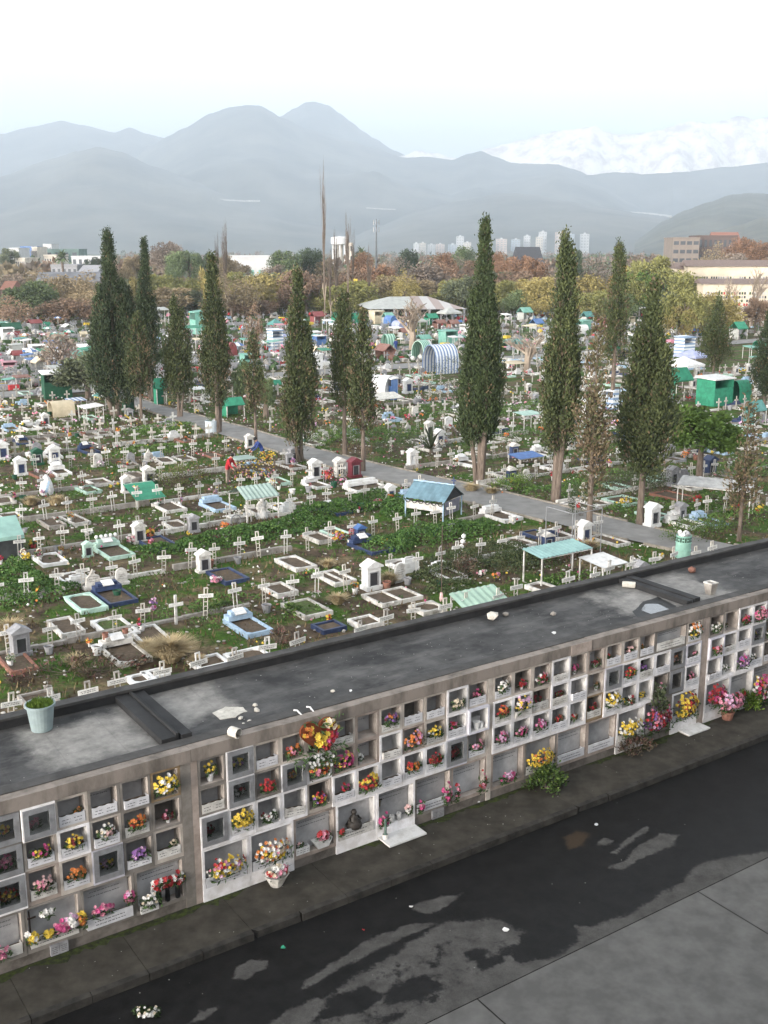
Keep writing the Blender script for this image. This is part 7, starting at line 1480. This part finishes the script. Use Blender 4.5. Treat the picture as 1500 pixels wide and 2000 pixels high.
for a in [('hip', 'grey', 855, 900, 600, 628), ('hip', 'grey', 798, 832, 617, 644), ('gable', 'green', 828, 856, 612, 634), ('gable', 'rust', 845, 872, 624, 642), ('gable', 'rust', 872, 897, 624, 644), ('gable', 'green', 648, 672, 610, 634), ('dome', 'green', 686, 706, 611, 634), ('flat', 'white', 630, 652, 624, 645), ('flat', 'white', 643, 663, 631, 655), ('box', 'cream', 722, 748, 606, 632), ('gable', 'mint', 746, 770, 610, 634), ('dome', 'blue', 750, 777, 616, 636), ('flat', 'white', 760, 786, 638, 660), ('gable', 'rust', 778, 800, 640, 662), ('arch', 'greenstripe', 746, 772, 652, 684), ('arch', 'greenstripe', 804, 842, 664, 704, 'large green striped arched tent beside the cross path', R_(60)), ('arch', 'bluestripe', 828, 892, 672, 728, 'large blue and white striped tent on the cross path', R_(35)), ('box', 'mint', 858, 892, 644, 674), ('box', 'blue', 612, 636, 654, 676), ('flat', 'white', 605, 628, 646, 668), ('gable', 'cream', 603, 626, 676, 700), ('flat', 'white', 598, 624, 688, 712),
 ('box', 'white', 608, 630, 690, 722, 'white framed case of flowers beside the cross path'), ('gable', 'red', 606, 634, 608, 632), ('box', 'mint', 372, 402, 606, 652, 'two-storey mint green kiosk behind the cypresses'), ('flat', 'white', 370, 404, 756, 784), ('gable', 'green', 430, 478, 776, 812, 'green gable canopy on poles beside the broad cypress', ANG), ('umb', 'pink', 474, 498, 770, 806), ('gable', 'green', 458, 486, 730, 760), ('gable', 'green', 528, 550, 742, 764), ('hip', 'teal', 524, 552, 622, 650), ('flat', 'pink', 536, 558, 632, 652), ('box', 'hstripe', 524, 552, 642, 684), ('flat', 'mint', 470, 492, 660, 690), ('flat', 'mint', 520, 548, 664, 690), ('flat', 'cream', 376, 398, 660, 684),
 ('box', 'dgreen', 82, 142, 724, 776, 'dark green booth with a white flat roof by the left road', ANG-.15), ('umb', 'teal', 180, 234, 762, 802, 'teal and white parasol beside the tallest left cypress'), ('dome', 'cream', 95, 146, 782, 812), ('flat', 'bluestripe', 130, 170, 778, 806), ('flat', 'white', 152, 206, 790, 824, 'bright white box canopy at the corner of the left rows'), ('box', 'dgreen', 240, 262, 774, 806), ('gable', 'green', 301, 326, 738, 790, 'tall green gable tent right of the dark twin-topped cypress', ANG), ('flat', 'grey', 300, 330, 600, 640), ('umb', 'white', 90, 112, 696, 722), ('umb', 'orange', 38, 62, 650, 676), ('umb', 'red', 14, 36, 648, 672), ('flat', 'white', 40, 64, 662, 686), ('flat', 'white', 46, 70, 680, 704), ('flat', 'blue', 40, 68, 690, 716), ('gable', 'red', 22, 46, 684, 708), ('umb', 'mint', 84, 104, 638, 664), ('umb', 'green', 124, 148, 644, 672), ('gable', 'dgreen', 0, 44, 630, 660), ('umb', 'blue', 106, 122, 618, 640), ('flat', 'mint', 150, 190, 680, 700), ('flat', 'blue', 92, 132, 706, 724), ('gable', 'mint', 140, 190, 700, 730),
 ('gable', 'green', 1292, 1350, 718, 778, 'large green gable tent behind the round green tree', ANG), ('box', 'green', 1362, 1426, 734, 790, 'tall green booth with a white top, right', ANG), ('arch', 'green', 1424, 1464, 742, 786, 'green arched tent right of the tall green booth', ANG), ('hip', 'white', 1296, 1370, 696, 738, 'white awning above the large green gable tent'), ('hip', 'lavender', 1318, 1382, 682, 716), ('box', 'hstripe', 1318, 1354, 656, 692), ('gable', 'teal', 1452, 1494, 782, 830), ('box', 'hstripe', 1184, 1206, 760, 800, 'blue and white banded panel left of the cone cypress'), ('box', 'black', 1206, 1224, 682, 704), ('flat', 'cream', 980, 1028, 706, 730), ('flat', 'white', 978, 998, 612, 636), ('flat', 'cream', 1020, 1052, 634, 654), ('gable', 'blue', 1034, 1062, 622, 646), ('gable', 'teal', 1134, 1158, 608, 634), ('dome', 'white', 1126, 1148, 634, 652), ('flat', 'white', 1402, 1440, 576, 606), ('flat', 'white', 1424, 1470, 592, 620), ('flat', 'grey', 1440, 1488, 600, 628), ('umb', 'pink', 1458, 1482, 608, 636), ('gable', 'green', 1424, 1458, 628, 662), ('flat', 'mint', 1450, 1480, 675, 700), ('flat', 'mint', 1462, 1490, 696, 716), ('dome', 'white', 722, 770, 732, 778, 'long white tent with a blue end among the crosses', R_(-25), 2.6), ('box', 'blue', 755, 776, 736, 780, 'blue end booth of the long white tent'), ('gable', 'mint', 1010, 1040, 600, 625), ('gable', 'green', 396, 404, 640, 668), ('flat', 'white', 1230, 1260, 600, 622), ('box', 'mint', 470, 500, 690, 720)]: tent(*a)
rx = random.Random(55)
for i in range(95):        # the dense far field of small awnings and stalls
    if rx.random() < .42: px = rx.uniform(-10, 200); yb = rx.uniform(640, 760)
    else: px = rx.uniform(330, 1490); yb = rx.uniform(626, 716)
    s = rx.uniform(.6, 1.15)*2100/gp(px, yb).y; w = rx.uniform(1.4, 2.6)*s
    tent(rx.choice(('gable', 'flat', 'flat', 'gable', 'box', 'umb', 'dome')), rx.choice(('white', 'white', 'grey', 'mint', 'green', 'cream', 'red', 'blue', 'rust', 'teal', 'lavender', 'pink')), px-w/2, px+w/2, yb-rx.uniform(1.1, 1.8)*s, yb)
make_tents()
m = MB(); r = random.Random(91); cm = [greyst, oldwhite, FM['P'], FM['R'], FM['Y'], mat('mint_paint', (1, 1, 1)), leafm, skyblue, FM['W'], conc]     # unreadable mass of far graves, crosses and flowers
for i in range(7000):
    py = 612+150*r.random()**1.0; px = r.uniform(-30, 1530); p = gp(px, py); u, w = uw(p)
    if w < 80: continue
    s = r.uniform(.10, .34); mi = r.choices(range(10), (5, 2.4, .9, .9, .8, 0, 9, .6, 1.2, 6))[0]
    if r.random() < .22:
        c = UD; m.hexa([p+UD*a+WD*b+Vector((0, 0, z)) for z in (0, 1.0) for a, b in ((-.06, -.03), (.06, -.03), (.06, .03), (-.06, .03))], 0); m.hexa([p+UD*a+WD*b+Vector((0, 0, z)) for z in (.62, .78) for a, b in ((-.28, -.05), (.28, -.05), (.28, -.031), (-.28, -.031))], 0)
    elif r.random() < .5: m.hexa([p+UD*a*s*3+WD*b*s*3+Vector((0, 0, z)) for z in (0, s*1.4) for a, b in ((-.5, -.5), (.5, -.5), (.5, .5), (-.5, .5))], mi)
    else: m.blob(p+Vector((0, 0, s)), s*1.3, r, mi)
tag(m.build('distant_graves', cm), kind='stuff')
# pavilion
t = thing('pavilion', 'big grey hip-roofed pavilion with a striped right half among the far tents', 'pavilion', gp(800, 622), R_(8)); s = gp(800, 622).y/F_
a = 92*s; H1 = CH+ray(800, 579).z*gp(800, 622).y/ray(800, 579).y; z = H1*.56
q = MB(); q.v += [(-a, -9, z), (-.1, -9, z), (-.1, 9, z), (-a, 9, z), (-a*.42, 0, H1), (-.1, 0, H1)]; q.f += [(0, 1, 5, 4), (2, 3, 4, 5), (3, 0, 4), (1, 2, 5), (3, 2, 1, 0)]; q.m += [0]*5; q.build('left_roof', TM['grey'], t)
q = MB(); q.v += [(.1, -9, z-.1), (a, -9, z-.1), (a, 9, z-.1), (.1, 9, z-.1), (.1, 0, H1+.1), (a*.38, 0, H1)]; q.f += [(0, 1, 5, 4), (2, 3, 4, 5), (1, 2, 5), (3, 0, 4), (3, 2, 1, 0)]; q.m += [0]*5; q.build('striped_roof', stripes('rust_grey_stripes', (.26, .21, .19), (.37, .36, .35), .32), t)
for i in range(9): MB().bar((-a*.95+i*a*.237, -8.6, 0), (-a*.95+i*a*.237, -8.6, z), .3).build('column', greyst, t)
t = thing('yellow_banner', 'tall yellow banner post left of the pavilion', 'banner', gp(694, 606), 0); MB().bar((-.4, 0, 0), (-.4, 0, 6.4), .12).build('pole', white, t); MB().box(-.33, .45, -.03, .03, 2.0, 6.3).build('cloth', FM['Y'], t)
# ================================================================ BUILDINGS
win = mat('window_dark', (.05, .055, .065), (.03, .035, .04), 1, .25, spec=.5)
def building(label, px0, px1, ytop, D, m, rz=0.0, dep=10, floors=3, bays=4, roof=None, zfoot=0.0, name='building', roofm_=None, win_m=None, ww=.5, wh=.5, cat='building', grp=None):
    pc = (px0+px1)/2; rt = ray(pc, ytop); k = D/rt.y; x = rt.x*k; H = CH+rt.z*k; w = (px1-px0)*D/F_*.5; t = thing(name, label, cat, (x, D, zfoot), rz, grp)
    hb = H-zfoot; hw = hb if not roof else hb*(1-roof); MB().box(-w, w, 0, dep, 0, hw).build('wall', m, t)
    for f in range(floors):
        for b in range(bays):
            cx = -w+(b+.5)*2*w/bays; z0 = hw*(f+.28)/floors; hh = hw/floors*wh; q = w/bays*ww; g = MB().box(cx-q, cx+q, -.06, -.01, z0, z0+hh).build('window', win_m or win, t)
    if roof: e = w*1.05; MB().prism([(-.6, hw+.01), (dep+.6, hw+.01), (dep*.5, hb)], -e, e, 'x').build('roof', roofm_ or brick, t)
    else: MB().box(-w-.15, w+.15, -.2, dep+.2, hw+.01, hw+.5).build('roof_edge', m, t)
    return t
hwht = mat('tower_white', (.48, .48, .48), (.40, .40, .40), .3, .8); hcr = mat('tower_cream', (.60, .54, .46), None, .3, .8); hblu = mat('tower_blue_grey', (.42, .48, .54), None, .3, .8); hpk = mat('tower_pinkish', (.60, .48, .42), None, .3, .8)
CITY = [(808, 818, 472), (820, 832, 471), (836, 850, 474), (852, 868, 473), (876, 892, 474), (892, 906, 458), (906, 920, 470), (948, 960, 466), (970, 990, 463), (1000, 1016, 464), (1024, 1036, 457), (1048, 1060, 459), (1054, 1068, 449), (1086, 1101, 450), (1108, 1122, 454), (1135, 1151, 453)]
for i, (a, b, y) in enumerate(CITY):
    t = building('pale high-rise block on the city skyline, %s from the left' % od(i+1), a, b, y+4, 2750+(i*37) % 190, (hwht, hcr, hwht, hpk, hblu)[i % 5] if i != 5 else hwht, 0, 14, 7, 3, win_m=greyst, name='apartment_tower', cat='tower', grp='city towers on the skyline', wh=.5, ww=.55)
    rt = MB(); rt.box(-2.5, 2.5, 3, 8, 0, 3.0); H = CH+ray((a+b)/2, y+4).z*(2750+(i*37) % 190)/ray((a+b)/2, y+4).y; rt.build('roof_plant', hwht, t, (0, 0, H+.52))
for i, (a, b, y, D, m) in enumerate([(18, 36, 486, 520, hwht), (40, 62, 483, 560, TM['blue']), (62, 72, 484, 540, hcr), (72, 152, 488, 560, mat('green_grey_cladding', (.15, .22, .20), None, .2, .8)), (84, 100, 478, 700, hwht), (140, 196, 502, 480, hwht), (86, 110, 500, 430, hcr), (30, 48, 506, 420, hcr), (100, 150, 520, 330, greyst)]):
    building(['small white block at the far left skyline', 'blue industrial shed at the far left skyline', 'narrow cream tower block beside the blue shed', 'long green-grey industrial hall, left skyline', 'white silo-like block behind the green-grey hall', 'long pale warehouse left of the tallest left cypress', 'low cream house row below the palm', 'small cream house at the left edge skyline', 'grey flat house left of the slate house'][i], a, b, y, D, m, 0, 16, 2, 5)
building('grey house with a slate gable roof behind the brown trees, left', 72, 186, 532, 235, mat('slate_wall', (.20, .20, .22), None, .5, .8), .12, 12, 2, 6, .35, roofm_=mat('slate_roof', (.16, .165, .18), None, .5, .7), name='house', cat='house')
building('pale house with white windows right of the slate-roofed house', 148, 186, 518, 250, hwht, -.1, 10, 2, 3, .25, roofm_=greyst, name='house', cat='house'); building('dark brick shed with an opening at the left edge', 0, 22, 550, 190, mat('dark_brick', (.13, .09, .08)), .1, 8, 1, 1, .2, name='house', cat='house'); building('small orange-roofed house seen between the cypresses', 332, 350, 578, 240, hcr, 0, 6, 1, 2, .4, name='house', cat='house')
building('bright white warehouse with a teal lower wall behind the green trees', 448, 534, 502, 360, hwht, .1, 24, 1, 5, win_m=TM['mint'], name='warehouse', wh=.3); building('dark gabled hall among the rust trees', 1018, 1064, 482, 330, mat('dark_cladding', (.10, .10, .11)), .1, 14, 1, 3, .45, roofm_=mat('dark_roof', (.06, .062, .07)), name='hall'); building('brown brick apartment block with pale columns, right skyline', 1316, 1366, 466, 430, mat('brown_brick', (.20, .165, .14), (.165, .135, .115), .4, .85), 0, 14, 5, 4, ww=.75, wh=.42)
building('long dark brown block behind the rust tree, right skyline', 1366, 1440, 462, 440, mat('dark_brown_wall', (.12, .085, .075)), 0, 14, 3, 8, name='building'); building('dark hipped building right of the brown block', 1400, 1450, 453, 470, mat('dark_brown_wall', (.1, .1, .1)), 0, 14, 3, 5, .3, name='building')
# niche buildings on the right: long galleries of white burial niches
for lb, a, b, yt, D, fl, bays, dz in (('long cream two-storey niche gallery on the right, above', 1350, 1560, 508, 215, 3, 46, 0), ('lower white niche gallery in front of the cream one, right', 1380, 1600, 545, 190, 3, 44, 0), ('white end block of the niche gallery behind the green trees', 1322, 1352, 514, 220, 4, 8, 0)):
    t = building(lb, a, b, yt, D, mat('cream_wall', (.62, .53, .40), (.50, .43, .33), .3, .85), -.08, 6, 1, 1, .12, roofm_=mat('brown_tile', (.20, .15, .13)), name='niche_gallery', win_m=mat('cream_wall_front', (.60, .52, .41), (.46, .40, .31), .3, .85), ww=.985, wh=.7)
    w = (b-a)*D/F_*.5; H = (CH+ray((a+b)/2, yt).z*D/ray((a+b)/2, yt).y)*.88; r = random.Random(a); g = MB()
    for f in range(fl*2-1):
        for q in range(bays):
            if r.random() < .12: continue
            x = -w*.97+(q+.5)*2*w*.97/bays; z = H*.28+(f+.2)*H*.62/(fl*2); g.box(x-w*.97/bays*.62, x+w*.97/bays*.62, -.13, -.07, z, z+H*.62/(fl*2)*.66, r.choices((0, 1, 2, 3, 4), (4, 5, .7, 1, 3))[0])
    tag(g.build('niche_openings', [win, greyst, FM['R'], leafm, hwht], t), kind='stuff')
# water tower and mast
D = 520; p = dp(664, 495, D); zt = dp(664, 463, D).z; zm = dp(664, 478, D).z; rr4 = 17*D/F_; t = thing('water_tower', 'white round water tower on the skyline', 'water tower', (p.x, D, 0), 0)
MB().lathe([(rr4*.9, zm), (rr4, zm+.3), (rr4, zt-.5), (rr4*.93, zt), (0, zt+.6)], 24).build('tank', hwht, t)
for k in range(8): a = k*.785; MB().bar((rr4*.78*math.cos(a), rr4*.78*math.sin(a), 0), (rr4*.78*math.cos(a), rr4*.78*math.sin(a), zm), .8).build('leg', hwht, t)
MB().lathe([(rr4*.35, 0), (rr4*.35, zm)], 12).build('shaft', hcr, t); building('pale block right of the water tower', 672, 688, 476, 560, hcr, 0, 10, 3, 3)
D = 330; p = dp(735, 495, D); zt = dp(735, 428, D).z; t = thing('antenna_mast', 'thin dark antenna mast on the skyline', 'mast', (p.x, D, 0), 0); MB().tube([(0, 0, 0), (0, 0, zt*.5), (0, 0, zt)], [.34, .26, .12], 8).build('pole', mat('mast_grey', (.10, .105, .11), None, 1, .6, metal=.3), t)
for k in range(3):
    a = k*2.09+.5
    for zz in (zt-.9, zt-3.0): MB().box(-.12, .12, -.08, .08, -.7, .7).build('aerial_panel', greyst, t, (math.cos(a)*.9, math.sin(a)*.9, zz), a)
    q = MB(); q.bar((0, 0, zt-1.0), (math.cos(a)*.8, math.sin(a)*.8, zt-1.0), .08).build('bracket', gray_metal, t)
# the tall niche building the picture is taken from: it shades the road and pavement
t = thing('niche_building', 'tall niche building the photograph was taken from, behind the viewer', 'building', C0, ANG)
MB().box(-45, 40, -28, -17.6, 0, 10.5).build('wall', PAINT['G'], t); MB().box(-45.2, 40.2, -28.2, -17.4, 10.501, 10.8).build('roof_slab', conc, t)
# ================================================================ HAZE
hz = bpy.data.materials.new('haze_air'); hz.use_nodes = True; n = hz.node_tree.nodes; n.remove(n['Principled BSDF']); pv = n.new('ShaderNodeVolumePrincipled'); pv.inputs['Color'].default_value = (.78, .885, 1.0, 1); pv.inputs['Density'].default_value = 1.75e-4; pv.inputs['Anisotropy'].default_value = .15
hz.node_tree.links.new(pv.outputs[0], n['Material Output'].inputs['Volume'])
tag(MB().box(-26000, 26000, -300, 23000, -8, 2300).build('haze', hz), kind='stuff')
dup = [(k, len(v)) for k, v in LAB.items() if len(v) > 1]; print('DUP LABELS', len(dup), dup[:12], [k for k in LAB if not 4 <= len(k.split()) <= 16])
